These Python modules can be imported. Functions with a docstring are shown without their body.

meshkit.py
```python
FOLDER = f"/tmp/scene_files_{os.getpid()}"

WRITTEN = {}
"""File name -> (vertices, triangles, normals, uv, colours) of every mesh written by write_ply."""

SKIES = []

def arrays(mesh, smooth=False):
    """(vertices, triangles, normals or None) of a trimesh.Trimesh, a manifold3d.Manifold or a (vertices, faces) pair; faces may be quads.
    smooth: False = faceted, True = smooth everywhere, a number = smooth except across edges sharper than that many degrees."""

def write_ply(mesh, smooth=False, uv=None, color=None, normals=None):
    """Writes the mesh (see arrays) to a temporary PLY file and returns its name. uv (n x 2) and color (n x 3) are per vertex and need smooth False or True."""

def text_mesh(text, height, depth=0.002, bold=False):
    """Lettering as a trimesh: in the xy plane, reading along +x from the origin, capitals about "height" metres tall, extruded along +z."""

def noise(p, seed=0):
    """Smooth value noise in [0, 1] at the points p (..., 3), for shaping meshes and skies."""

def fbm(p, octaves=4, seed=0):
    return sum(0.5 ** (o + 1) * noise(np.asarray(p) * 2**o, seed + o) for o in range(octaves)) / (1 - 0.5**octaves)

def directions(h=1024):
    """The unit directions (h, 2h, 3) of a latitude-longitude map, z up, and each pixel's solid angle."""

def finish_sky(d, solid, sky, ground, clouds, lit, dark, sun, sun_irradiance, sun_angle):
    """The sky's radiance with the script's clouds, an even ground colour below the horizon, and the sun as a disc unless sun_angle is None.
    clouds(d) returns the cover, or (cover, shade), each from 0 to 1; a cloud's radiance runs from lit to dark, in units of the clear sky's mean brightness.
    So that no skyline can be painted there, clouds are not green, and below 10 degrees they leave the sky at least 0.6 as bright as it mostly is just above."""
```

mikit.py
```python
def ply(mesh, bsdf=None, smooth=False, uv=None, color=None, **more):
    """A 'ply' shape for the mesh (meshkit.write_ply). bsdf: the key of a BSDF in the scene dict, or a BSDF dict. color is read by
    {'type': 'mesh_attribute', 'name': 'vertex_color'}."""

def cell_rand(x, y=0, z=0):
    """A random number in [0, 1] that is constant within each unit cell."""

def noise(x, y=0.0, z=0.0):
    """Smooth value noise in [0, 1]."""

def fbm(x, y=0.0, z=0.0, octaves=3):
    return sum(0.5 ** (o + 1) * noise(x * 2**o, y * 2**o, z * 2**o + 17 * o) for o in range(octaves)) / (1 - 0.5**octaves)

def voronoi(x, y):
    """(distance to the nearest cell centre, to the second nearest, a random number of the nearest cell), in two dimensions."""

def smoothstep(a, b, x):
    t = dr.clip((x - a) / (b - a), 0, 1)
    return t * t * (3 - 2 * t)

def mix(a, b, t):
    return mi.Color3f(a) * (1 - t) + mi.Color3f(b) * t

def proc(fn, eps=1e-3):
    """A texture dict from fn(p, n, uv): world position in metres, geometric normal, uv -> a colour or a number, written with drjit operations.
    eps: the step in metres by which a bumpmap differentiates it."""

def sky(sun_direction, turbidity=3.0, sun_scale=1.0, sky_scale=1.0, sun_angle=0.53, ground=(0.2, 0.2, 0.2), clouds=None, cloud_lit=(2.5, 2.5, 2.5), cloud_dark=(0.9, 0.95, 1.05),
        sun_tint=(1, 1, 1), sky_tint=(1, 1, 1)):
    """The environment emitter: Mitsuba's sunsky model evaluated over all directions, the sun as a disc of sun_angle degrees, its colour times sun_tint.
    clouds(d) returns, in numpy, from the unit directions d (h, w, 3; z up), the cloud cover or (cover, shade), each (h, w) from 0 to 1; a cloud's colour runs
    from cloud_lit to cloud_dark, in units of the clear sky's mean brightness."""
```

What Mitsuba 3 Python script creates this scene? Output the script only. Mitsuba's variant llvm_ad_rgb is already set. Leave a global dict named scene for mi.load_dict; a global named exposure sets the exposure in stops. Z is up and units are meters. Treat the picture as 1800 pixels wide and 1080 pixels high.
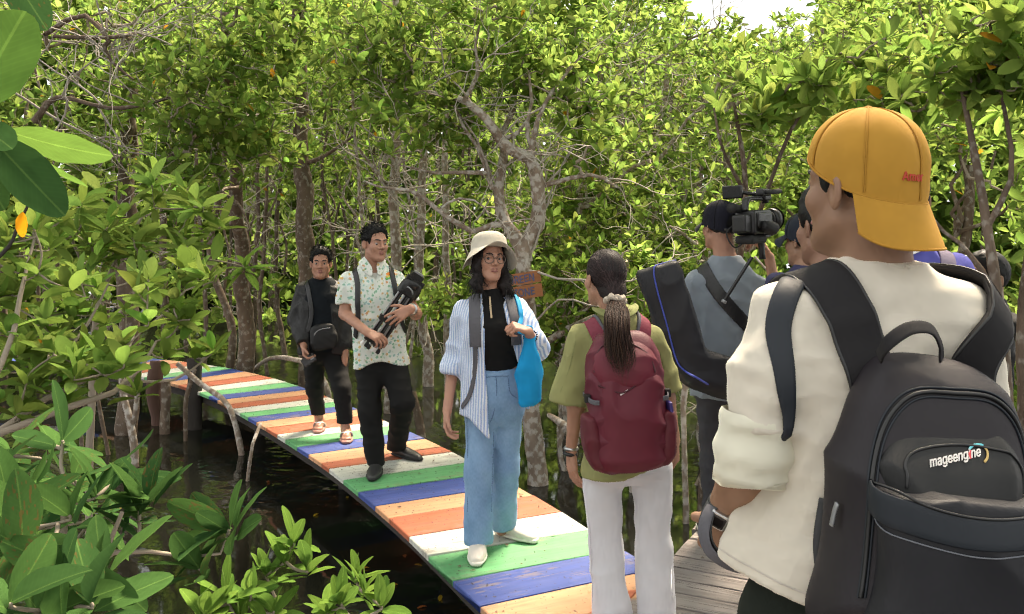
import math
import numpy as np, trimesh, mitsuba as mi, mikit, meshkit
from mikit import proc, noise, fbm, smoothstep, mix, cell_rand
from meshkit import fbm as nfbm, noise as nnoise
import drjit as dr

# ------------------------------------------------------------------ camera, light, exposure
T = mi.ScalarTransform4f
EYE, F, CX, CY = 1.62, 1559.0, 900.0, 400.0
scene = {
    'camera': {'type': 'perspective', 'fov': 60.0, 'fov_axis': 'x', 'near_clip': 0.05, 'far_clip': 300.0,
               'principal_point_offset_y': 140.0 / 1080.0,
               'to_world': T().look_at(origin=[0, 0, EYE], target=[0, 1, EYE], up=[0, 0, 1])},
    'sky': mikit.sky([0.27, 0.42, 0.87], turbidity=3.0, sun_scale=1.7, sun_angle=18.0, clouds=lambda d: 1.0,
                     cloud_lit=(2.0, 2.0, 2.0)),
}
exposure = 3.0
labels = {}
WATER = -0.38


def at(px, py, Y):
    return np.array([(px - CX) * Y / F, Y, EYE - (py - CY) * Y / F])


# ------------------------------------------------------------------ helpers
_count = {}


def numbered(name):
    k = _count.get(name, 0)
    _count[name] = k + 1
    return name if k == 0 else f'{name}_{k:03d}'


def thing(name, label, cat, group=None, kind=None):
    key = numbered(name)
    labels[key] = {'label': label, 'category': cat}
    if group:
        labels[key]['group'] = group
    if kind:
        labels[key]['kind'] = kind
        if kind == 'structure':
            labels[key].pop('category')
    return key


def colour_uv(color, each):
    """Colours as uv: v holds the colour in three times six bits, u a brightness that multiplies it (meshes with uv can be joined, meshes with attributes not)."""
    c = np.asarray(color, float)
    base = c if each else np.broadcast_to(c.mean(0), c.shape)
    mult = np.ones(len(c)) if each else c.mean(1) / max(c.mean(), 1e-9)
    q = np.clip(np.round(np.sqrt(np.clip(base, 0, 1)) * 63), 0, 63)
    back = (q / 63) ** 2
    mult = mult * np.clip(base.sum(1) / np.maximum(back.sum(1), 1e-6), .6, 1.6)
    return np.c_[mult, q[:, 0] * 4096 + q[:, 1] * 64 + q[:, 2] + .5]


def read_colour(p, n, uv):
    r = dr.floor(uv.y / 4096)
    g = dr.floor((uv.y - r * 4096) / 64)
    b = dr.floor(uv.y - r * 4096 - g * 64)
    return mi.Color3f(dr.square(r / 63), dr.square(g / 63), dr.square(b / 63)) * uv.x


def part(parent, name, mesh, bsdf, smooth=True, color=None, label=None, kind=None, **more):
    key = numbered(f'{parent}__{name}')
    scene[key] = shape(mesh, bsdf, smooth, color, **more)
    if label or kind:
        labels[key] = {}
        if label:
            labels[key]['label'] = label
        if kind:
            labels[key]['kind'] = kind
    return key


def shape(mesh, bsdf, smooth=True, color=None, **more):
    if color is not None:
        more['uv'] = colour_uv(color, bsdf == 'leaf_skin' or np.ptp(np.asarray(color) / np.maximum(np.asarray(color).sum(1, keepdims=True), 1e-9), 0).max() > .08)
    return mikit.ply(mesh, bsdf, smooth=smooth, **more)


def unit(v):
    v = np.asarray(v, float)
    return v / np.maximum(np.linalg.norm(v, axis=-1, keepdims=True), 1e-12)


def tris(v, f):
    return trimesh.Trimesh(np.asarray(v, float), np.asarray(f, int), process=False)


def cat(ms):
    ms = [m for m in ms if m is not None]
    at_, V, Fc = 0, [], []
    for m in ms:
        V.append(np.asarray(m.vertices))
        Fc.append(np.asarray(m.faces) + at_)
        at_ += len(m.vertices)
    return tris(np.vstack(V), np.vstack(Fc))


def tint(n, c, amount=0.06, seed=0, pts=None, scale=20.0):
    """One colour per vertex, with a little grain."""
    c = np.broadcast_to(np.asarray(c, float), (n, 3))
    if pts is None:
        g = np.random.default_rng(seed).normal(0, amount, (n, 1))
    else:
        g = (nfbm(np.asarray(pts) * scale, 3, seed) - 0.5) * 2 * amount * 2
        g = g[:, None]
    return np.clip(c * (1 + g), 0, 1)


def resample(p, n):
    """Catmull-Rom through the rows of p (any columns), n points."""
    p = np.asarray(p, float)
    if len(p) < 3:
        t = np.linspace(0, 1, n)[:, None]
        return p[0] * (1 - t) + p[-1] * t
    q = np.vstack([2 * p[0] - p[1], p, 2 * p[-1] - p[-2]])
    s = np.linspace(0, len(p) - 1, n)
    i = np.minimum(s.astype(int), len(p) - 2)
    t = (s - i)[:, None]
    a, b, c, d = q[i], q[i + 1], q[i + 2], q[i + 3]
    return 0.5 * (2 * b + (c - a) * t + (2 * a - 5 * b + 4 * c - d) * t ** 2 + (3 * b - a - 3 * c + d) * t ** 3)


def frames(p):
    t = unit(np.gradient(np.asarray(p, float), axis=0))
    n = np.zeros_like(t)
    a = np.array([0, 0, 1.0]) if abs(t[0, 2]) < 0.9 else np.array([1.0, 0, 0])
    n[0] = unit(np.cross(t[0], a))
    for i in range(1, len(t)):
        v = n[i - 1] - t[i] * (n[i - 1] @ t[i])
        n[i] = unit(v)
    return t, n, np.cross(t, n)


def tube(p, r, sides=8, flat=None, cap=True, up=None):
    """A tapered tube along p; flat = (a, b) gives an elliptical section with b along `up`."""
    p = np.asarray(p, float)
    r = np.broadcast_to(np.asarray(r, float), (len(p),))
    t, n, b = frames(p)
    if up is not None:
        u = np.broadcast_to(np.asarray(up, float), p.shape)
        b = unit(u - t * (u * t).sum(1, keepdims=True))
        n = np.cross(b, t)
    ang = np.arange(sides) * 2 * np.pi / sides
    fa, fb = flat or (1, 1)
    ring = fa * np.cos(ang)[None, :, None] * n[:, None] + fb * np.sin(ang)[None, :, None] * b[:, None]
    v = (p[:, None] + ring * r[:, None, None]).reshape(-1, 3)
    i, j = np.meshgrid(np.arange(len(p) - 1), np.arange(sides), indexing='ij')
    i, j = i.ravel(), j.ravel()
    k = (j + 1) % sides
    f = [np.stack([i * sides + j, i * sides + k, (i + 1) * sides + k], 1),
         np.stack([i * sides + j, (i + 1) * sides + k, (i + 1) * sides + j], 1)]
    if cap:
        nv = len(v)
        v = np.vstack([v, p[:1], p[-1:]])
        j = np.arange(sides)
        k = (j + 1) % sides
        e = (len(p) - 1) * sides
        f += [np.stack([0 * j + nv, k, j], 1), np.stack([0 * j + nv + 1, e + j, e + k], 1)]
    return tris(v, np.vstack(f))


def strap(p, up, width, thick, sub=24):
    """A flat band along p, `up` its face normal (one vector or one per point), with rounded edges."""
    n = max(sub, 4)
    p2 = resample(p, n)
    u = np.asarray(up, float)
    u = resample(u, n) if u.ndim == 2 else np.broadcast_to(u, p2.shape)
    w = np.asarray(width, float)
    w = resample(w[:, None], n)[:, 0] if w.ndim else np.full(n, float(w))
    t = unit(np.gradient(p2, axis=0))
    u = unit(u - t * (u * t).sum(1, keepdims=True))
    s = np.cross(t, u)
    prof = np.array([(-1, .0), (-.93, .8), (-.5, 1), (0, 1), (.5, 1), (.93, .8), (1, 0), (.93, -.8), (0, -1), (-.93, -.8)])
    m = len(prof)
    v = (p2[:, None] + s[:, None] * (prof[None, :, :1] * w[:, None, None] / 2) + u[:, None] * prof[None, :, 1:] * thick / 2).reshape(-1, 3)
    i, j = np.meshgrid(np.arange(n - 1), np.arange(m), indexing='ij')
    i, j = i.ravel(), j.ravel()
    k = (j + 1) % m
    f = np.vstack([np.stack([i * m + j, (i + 1) * m + k, i * m + k], 1), np.stack([i * m + j, (i + 1) * m + j, (i + 1) * m + k], 1)])
    v = np.vstack([v, p2[:1], p2[-1:]])
    j = np.arange(m)
    k = (j + 1) % m
    f = np.vstack([f, np.stack([0 * j + n * m, j, k], 1), np.stack([0 * j + n * m + 1, (n - 1) * m + k, (n - 1) * m + j], 1)])
    return tris(v, f)


# ------------------------------------------------------------------ materials
def plain(c, rough=0.7, **k):
    return {'type': 'twosided', 'bsdf': {'type': 'principled', 'base_color': {'type': 'rgb', 'value': list(c)}, 'roughness': rough, **k}}


VC = proc(read_colour)
scene['leaf_skin'] = {'type': 'principledthin', 'base_color': VC, 'roughness': 0.33, 'diff_trans': 1.3, 'eta': 1.5, 'spec_trans': 0.0}
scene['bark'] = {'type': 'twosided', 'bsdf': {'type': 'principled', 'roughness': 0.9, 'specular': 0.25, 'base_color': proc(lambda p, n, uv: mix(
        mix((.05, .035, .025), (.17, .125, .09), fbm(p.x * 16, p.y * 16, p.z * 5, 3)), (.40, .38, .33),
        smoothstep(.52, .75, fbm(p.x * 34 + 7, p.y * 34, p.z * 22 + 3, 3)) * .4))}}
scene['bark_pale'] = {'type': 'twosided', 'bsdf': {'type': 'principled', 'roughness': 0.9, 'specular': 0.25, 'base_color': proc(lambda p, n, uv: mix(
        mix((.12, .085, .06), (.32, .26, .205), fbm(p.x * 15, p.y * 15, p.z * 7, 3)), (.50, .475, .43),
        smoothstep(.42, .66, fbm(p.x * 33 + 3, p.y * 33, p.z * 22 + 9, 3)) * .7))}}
scene['twig_pale'] = plain((.36, .325, .28), .85, specular=.3)
scene['twig_bark'] = plain((.27, .225, .175), .85, specular=.3)
scene['water_surface'] = {'type': 'bumpmap', 'scale': 0.02,
    'arbitrary': proc(lambda p, n, uv: fbm(p.x * 5 + noise(p.x * 2, p.y * 2) * 2, p.y * 7, 0.0, 3) * smoothstep(.3, .8, fbm(p.x * .7, p.y * .7, 5.0, 2)), 4e-3),
    'bsdf': {'type': 'principled', 'base_color': {'type': 'rgb', 'value': [.006, .0065, .0045]}, 'roughness': 0.04, 'specular': 0.5}}


PAINTS = dict(peach=(.54, .29, .155), blue=(.045, .075, .27), green=(.125, .37, .15), white=(.54, .55, .48), red=(.40, .115, .055))


def paint_colour(p, n, uv):
    k = dr.floor(uv.x / 100 + .5)
    c = mi.Color3f(0)
    for i, v in enumerate(PAINTS.values()):
        c = dr.select(k == i, mi.Color3f(v), c)
    u = uv.x - k * 100
    c = mix(c, c * .62, .75 * fbm(u * 5, uv.y * 60, 2.0, 3))
    c = mix(c, (.19, .15, .12), smoothstep(.60, .76, fbm(p.x * 7, p.y * 7, 3.0, 4) * .6 + .4 * fbm(u * 9, uv.y * 120, 4.0, 2)) * .6)
    return mix(c, (.04, .035, .03), smoothstep(.80, .84, fbm(p.x * 62, p.y * 62, 9.0, 2)) * .7)


scene['paint'] = {'type': 'bumpmap', 'scale': 0.006, 'arbitrary': proc(lambda p, n, uv: noise(uv.x * 6, uv.y * 120, 1.0), 2e-3),
                  'bsdf': {'type': 'principled', 'roughness': 0.62, 'specular': .35, 'base_color': proc(paint_colour)}}
scene['old_wood'] = {'type': 'bumpmap', 'scale': 0.008,
    'arbitrary': proc(lambda p, n, uv: noise(uv.x * 3, uv.y * 160, 1.0), 1.5e-3),
    'bsdf': {'type': 'principled', 'roughness': 0.8, 'specular': .3, 'base_color': proc(lambda p, n, uv: mix(
        mix((.19, .165, .15), (.33, .295, .275), .55 * fbm(uv.x * 2.2, uv.y * 70, 2.0, 3) + .45 * cell_rand(uv.y * 7.4, 1)), (.09, .075, .068),
        smoothstep(.60, .74, fbm(uv.x * 5, uv.y * 130, 7.0, 3)) * .7))}}
scene['dark_wood'] = plain((.028, .023, .019), .85)


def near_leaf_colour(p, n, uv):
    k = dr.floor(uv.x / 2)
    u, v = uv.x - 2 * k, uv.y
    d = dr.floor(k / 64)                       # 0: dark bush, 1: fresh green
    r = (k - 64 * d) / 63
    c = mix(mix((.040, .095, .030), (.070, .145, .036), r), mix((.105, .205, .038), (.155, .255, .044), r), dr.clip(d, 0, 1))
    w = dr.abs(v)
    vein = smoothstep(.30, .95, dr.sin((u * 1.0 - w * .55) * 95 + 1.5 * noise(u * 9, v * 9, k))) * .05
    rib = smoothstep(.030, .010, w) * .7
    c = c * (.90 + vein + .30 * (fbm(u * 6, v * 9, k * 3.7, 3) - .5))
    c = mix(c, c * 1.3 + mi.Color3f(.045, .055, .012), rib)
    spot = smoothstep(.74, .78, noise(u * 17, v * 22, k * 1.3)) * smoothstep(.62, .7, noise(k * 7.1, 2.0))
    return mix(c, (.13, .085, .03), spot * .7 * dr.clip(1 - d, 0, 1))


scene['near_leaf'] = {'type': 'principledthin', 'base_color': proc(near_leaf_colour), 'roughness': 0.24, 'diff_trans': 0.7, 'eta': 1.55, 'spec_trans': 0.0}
# ------------------------------------------------------------------ the setting: water, boardwalk, deck
labels['water'] = {'label': 'dark still mangrove water under the boardwalk and trees', 'kind': 'structure'}
scene['water'] = mikit.ply(tris([[-150, -60, WATER], [150, -60, WATER], [150, 240, WATER], [-150, 240, WATER]], [[0, 1, 2], [0, 2, 3]]), 'water_surface')
labels['ground'] = {'label': 'muddy bottom under the water', 'kind': 'structure'}
scene['ground'] = mikit.ply(tris([[-150, -60, WATER - .7], [150, -60, WATER - .7], [150, 240, WATER - .7], [-150, 240, WATER - .7]], [[0, 1, 2], [0, 2, 3]]), 'dark_wood')

EDGE = np.array([(1.0, 1.75), (.42, 2.75), (-.136, 3.79), (-.413, 4.377), (-.68, 4.93), (-1.22, 5.94), (-1.75, 6.80), (-2.25, 7.56), (-3.07, 8.71), (-4.0, 9.62), (-5.2, 10.30), (-7.0, 10.85), (-9.2, 11.2)])
ROWS = [3.79, 4.07, 4.377, 4.651, 4.943, 5.154, 5.431, 5.695, 5.957, 6.096, 6.33, 6.543, 6.771, 6.938, 7.175, 7.385, 7.562, 7.747, 7.93, 8.12, 8.31]
ROWS += list(8.31 + np.cumsum([.2] * 5 + [.15] * 6 + [.09] * 5 + [.05] * 8))
ROWS = [3.46] + ROWS
edge = resample(EDGE, 600)
WALK_W = .92
GDIR = np.array([.457, .889]) / np.hypot(.457, .889)          # the grey deck runs this way
GSIDE = np.array([GDIR[1], -GDIR[0]])
GEDGE = np.array([.80, 4.39])                                    # a point of its left edge


def edge_at(Y):
    i = np.interp(Y, edge[:, 1], np.arange(len(edge)))
    k = int(i)
    p = edge[k] + (edge[min(k + 1, len(edge) - 1)] - edge[k]) * (i - k)
    a, b = max(k - 30, 0), min(k + 30, len(edge) - 1)
    t = unit(edge[b] - edge[a])
    return p, np.array([t[1], -t[0]])


def walk_distance(xy):
    """Distance from the walk's middle line (m), and from the grey deck's middle."""
    mid = np.array([edge_at(y)[0] + edge_at(y)[1] * WALK_W / 2 for y in np.linspace(3.0, 11.1, 60)])
    d = np.sqrt(((xy[:, None] - mid[None]) ** 2).sum(-1)).min(1)
    s = (xy - GEDGE) @ GSIDE
    along = (xy - GEDGE) @ GDIR
    return d, np.where(along < 4.5, np.abs(s - .68), 9)


def plank(quad, z1, thick, skew=0.0, seed=0):
    """A board over a four-cornered plan (counter-clockwise from above), its upper edges eased; uv run along it."""
    q = np.asarray(quad, float)
    c = q.mean(0)
    e = .004
    inner = q + unit(c - q) * e * 1.4
    rr = np.random.default_rng(seed)
    zz = z1 + rr.normal(0, .0015, 4) + skew
    v = np.vstack([np.c_[q, np.full(4, z1 - thick)], np.c_[q, zz - e], np.c_[inner, zz]])
    f = [[0, 2, 1], [0, 3, 2], [8, 9, 10], [8, 10, 11]]
    for a in (0, 4):
        for i in range(4):
            j = (i + 1) % 4
            f += [[a + i, a + j, a + 4 + j], [a + i, a + 4 + j, a + 4 + i]]
    ax = unit(q[1] - q[0])
    o = rr.uniform(0, 20, 2) * [.9, 1]
    uv = np.c_[(v[:, :2] - q[0]) @ ax + o[0], (v[:, :2] - q[0]) @ np.array([-ax[1], ax[0]]) + o[1]]
    return tris(v, f), uv


walk = thing('boardwalk', 'narrow boardwalk of planks painted blue, green, white, red and peach', 'boardwalk', kind='structure')
for i in range(len(ROWS) - 1):
    p0, n0 = edge_at(ROWS[i] + .004)
    p1, n1 = edge_at(ROWS[i + 1] - .004)
    q = [p0, p0 + n0 * WALK_W, p1 + n1 * WALK_W, p1]
    if i == 0:      # the first board is cut along the grey deck
        q[1] = p0 + n0 * .60
        q[2] = p1 + n1 * .90
    m, uv = plank(q, 0.0, .03, seed=i)
    part(walk, 'plank', m, 'paint', smooth=False, uv=uv + [100 * (i % 5), 0])
# the joists under both edges, and the posts
js = []
for off in (.09, .83):
    pts = np.array([np.r_[edge_at(y)[0] + edge_at(y)[1] * off, -.085] for y in np.linspace(3.0, 11.0, 40)])
    js.append(strap(pts, [0, 0, 1], .05, .10, 60))
for k, m in enumerate(js):
    part(walk, 'joist', m, 'dark_wood', smooth=False)
for y in (3.4, 5.0, 6.6, 8.3, 10.0):
    for off in (.40, .80):
        p, n = edge_at(y)
        c = p + n * off
        part(walk, 'post', tube(resample([np.r_[c, -.16], np.r_[c + .01, WATER - .6]], 4), .055, 8), 'dark_wood')

deck = thing('deck', 'weathered grey plank deck leading away to the right', 'deck', kind='structure')
labels[deck]['label'] = 'weathered grey plank deck leading away to the right'
rr = np.random.default_rng(5)
s = -4.6
k = 0
while s < 3.4:
    w = rr.uniform(.125, .15)
    jit = rr.normal(0, .012, 2)
    a = GEDGE + GDIR * (s + .004) + GSIDE * (jit[0])
    b = GEDGE + GDIR * (s + .004) + GSIDE * (1.36 + jit[1])
    m, uv = plank([a, b, b + GDIR * (w - .009), a + GDIR * (w - .009)], .004, .035, skew=rr.normal(0, .0025), seed=100 + k)
    part(deck, 'plank', m, 'old_wood', smooth=False, uv=uv)
    s += w
    k += 1
for off in (.10, .68, 1.26):
    a, b = GEDGE + GDIR * -4.6 + GSIDE * off, GEDGE + GDIR * 3.4 + GSIDE * off
    part(deck, 'joist', strap([np.r_[a, -.10], np.r_[b, -.10]], [0, 0, 1], .06, .13, 4), 'dark_wood', smooth=False)
    for s in (-1.0, .4, 2.0, 3.6):
        c = GEDGE + GDIR * s + GSIDE * off
        part(deck, 'post', tube(resample([np.r_[c, -.16], np.r_[c, WATER - .6]], 3), .055, 8), 'dark_wood')
# the red board that fills the angle between the walk and the deck
p0, n0 = edge_at(ROWS[1])
a = p0 + n0 * .62
m, uv = plank([GEDGE - GDIR * 1.35 - GSIDE * .23, GEDGE - GDIR * 1.35 - GSIDE * .012, GEDGE - GDIR * .50 - GSIDE * .012, GEDGE - GDIR * .52 - GSIDE * .06], .004, .03, seed=77)
part(walk, 'plank', m, 'paint', smooth=False, uv=uv + [400, 0])

# bits of leaf and dirt lying on the boards
rl = np.random.default_rng(90)
bits = []
for k in range(130):
    if k < 90:
        y = rl.uniform(3.6, 8.5)
        p, n = edge_at(y)
        c = p + n * rl.uniform(.04, .88)
        z = .006
    else:
        c = GEDGE + GDIR * rl.uniform(-3, 1.5) + GSIDE * rl.uniform(.05, 1.3)
        z = .012
    a, L = rl.uniform(0, 6.28), rl.uniform(.008, .035)
    d = np.array([math.cos(a), math.sin(a)])
    e = np.array([-d[1], d[0]]) * L * rl.uniform(.15, .4)
    q = [np.r_[c - d * L / 2, z], np.r_[c + e, z + .003], np.r_[c + d * L / 2, z + rl.uniform(0, .006)], np.r_[c - e, z + .001]]
    bits.append(tris(q, [[0, 3, 2], [0, 2, 1]]))
labels['leaf_litter'] = {'label': 'small bits of dry leaf and dirt scattered on the boards', 'category': 'leaf litter', 'kind': 'stuff'}
scene['leaf_litter'] = mikit.ply(cat(bits), 'litter')
scene['litter'] = plain((.11, .075, .04), .9)

# nail heads near both ends of the boards
nh = []
for i in range(len(ROWS) - 1):
    for f_ in (.07, .93):
        for t_ in (.25, .75):
            if i == 0 and f_ > .5:
                continue
            y = ROWS[i] * (1 - t_) + ROWS[i + 1] * t_
            p, n = edge_at(y)
            c = np.r_[p + n * WALK_W * f_, .0035]
            a = np.arange(6) * np.pi / 3
            nh.append(tris(np.vstack([c + [0, 0, .0008], c + np.c_[.0052 * np.cos(a), .0052 * np.sin(a), 0 * a]]), [[0, 1 + k, 1 + (k + 1) % 6] for k in range(6)]))
part(walk, 'nails', cat(nh), 'dark_wood', smooth=False, kind='stuff')
# ------------------------------------------------------------------ trees and plants
def leaf_mesh(base, d, nrm, L, W, lod, rng, curl=.12, fold=.16):
    """Leaves as one array of vertices (n, k, 3) and the triangles of one leaf."""
    n = len(base)
    d, nrm = unit(d), np.asarray(nrm, float)
    nrm = unit(nrm - d * (nrm * d).sum(1, keepdims=True))
    s = np.cross(d, nrm)
    L, W = np.broadcast_to(L, (n,)), np.broadcast_to(W, (n,))
    cu = rng.normal(curl, .1, n)
    fo = rng.normal(fold, .05, n)
    if lod == 0:
        uvw = [(0, 0), (.32, -.46), (.74, -.42), (1, 0), (.74, .42), (.32, .46)]
        tri = [(0, 2, 1), (0, 3, 2), (0, 4, 3), (0, 5, 4)]
    else:
        us = {1: [.13, .36, .62, .85], 2: [.1, .2, .34, .5, .66, .8, .91, .97]}[lod]
        uvw, tri = [(0, 0)], []
        prof = lambda u: .5 * np.sin(np.pi * np.clip((u - .05) / .95, 0, 1) ** .95) ** .54
        for u in us:
            uvw += [(u, -prof(u)), (u, 0), (u, prof(u))]
        uvw.append((1, 0))
        tri += [(0, 2, 1), (0, 3, 2)]
        for k in range(len(us) - 1):
            a, b = 1 + 3 * k, 4 + 3 * k
            tri += [(a, a + 1, b + 1), (a, b + 1, b), (a + 1, a + 2, b + 2), (a + 1, b + 2, b + 1)]
        e = 1 + 3 * (len(us) - 1)
        tri += [(e, e + 1, e + 3), (e + 1, e + 2, e + 3)]
    uvw = np.array(uvw, float)
    u, v = uvw[:, 0], uvw[:, 1]
    along = L[:, None] * u
    up = L[:, None] * (-cu[:, None] * u ** 2) + W[:, None] * np.abs(v)[None] * fo[:, None] * 2
    if lod == 2:
        up = up + W[:, None] * .05 * np.sin(u * 17 + rng.uniform(0, 6, (n, 1))) * np.abs(v)
    P = base[:, None] + d[:, None] * along[..., None] + s[:, None] * (W[:, None] * v)[..., None] + nrm[:, None] * up[..., None]
    return P, np.array(tri)


def palette(kind, n, rng):
    base = {'mature': (.180, .265, .054), 'young': (.24, .32, .058)}[kind]
    c = np.array(base) * np.exp(rng.normal(0, .25, (n, 1))) * np.exp(rng.normal(0, .06, (n, 3)))
    old = rng.random(n) < .003
    c[old] = np.array([.42, .22, .02]) * rng.uniform(.7, 1.1, (old.sum(), 1))
    return np.clip(c, .01, .6)


def rosettes(pos, axis, L, per, rng, droop=.0):
    """Whorls of leaves at the twig ends."""
    n = len(pos)
    axis = unit(axis)
    a = unit(np.cross(axis, rng.normal(size=(n, 3))))
    b = np.cross(axis, a)
    k = np.arange(per)
    th = k[None] * 2.4 + rng.uniform(0, 6.28, (n, 1)) + rng.normal(0, .25, (n, per))
    inc = np.clip(np.radians(np.linspace(22, 88, per))[None] + rng.normal(0, .2, (n, per)) + droop, .1, 2.3)
    out = np.cos(th)[..., None] * a[:, None] + np.sin(th)[..., None] * b[:, None]
    d = np.cos(inc)[..., None] * axis[:, None] + np.sin(inc)[..., None] * out
    nr = -np.sin(inc)[..., None] * -axis[:, None] - np.cos(inc)[..., None] * out + rng.normal(0, .18, (n, per, 3))
    ln = L * rng.uniform(.7, 1.12, (n, per))
    base = pos[:, None] - axis[:, None] * (.25 * L * (k / per))[None, :, None]
    r = lambda x: x.reshape(-1, 3)
    return r(base), r(d), r(nr), ln.ravel()


def polyline(pts):
    """(px, py, depth, radius) rows -> (k, 4) world rows."""
    return np.array([np.r_[at(a, b, Y), r] for a, b, Y, r in pts])


def in_frame(p):
    x, y = CX + F * p[:, 0] / p[:, 1], CY + F * (EYE - p[:, 2]) / p[:, 1]
    return (x > -20) & (x < 1820) & (y > -20) & (y < 1100)


def limb_mesh(l, sides=9, seed=0):
    n = max(6, int(np.linalg.norm(np.diff(l[:, :3], axis=0), axis=1).sum() / .10))
    q = resample(l, n)
    q[:, :3] += (nnoise(q[:, :3] * 3.0, seed)[:, None] - .5) * q[:, 3:] * .8
    m = tube(q[:, :3], q[:, 3] * (1 + .3 * (nnoise(q[:, :3] * 9, seed + 1) - .5)), sides)
    return m


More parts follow.
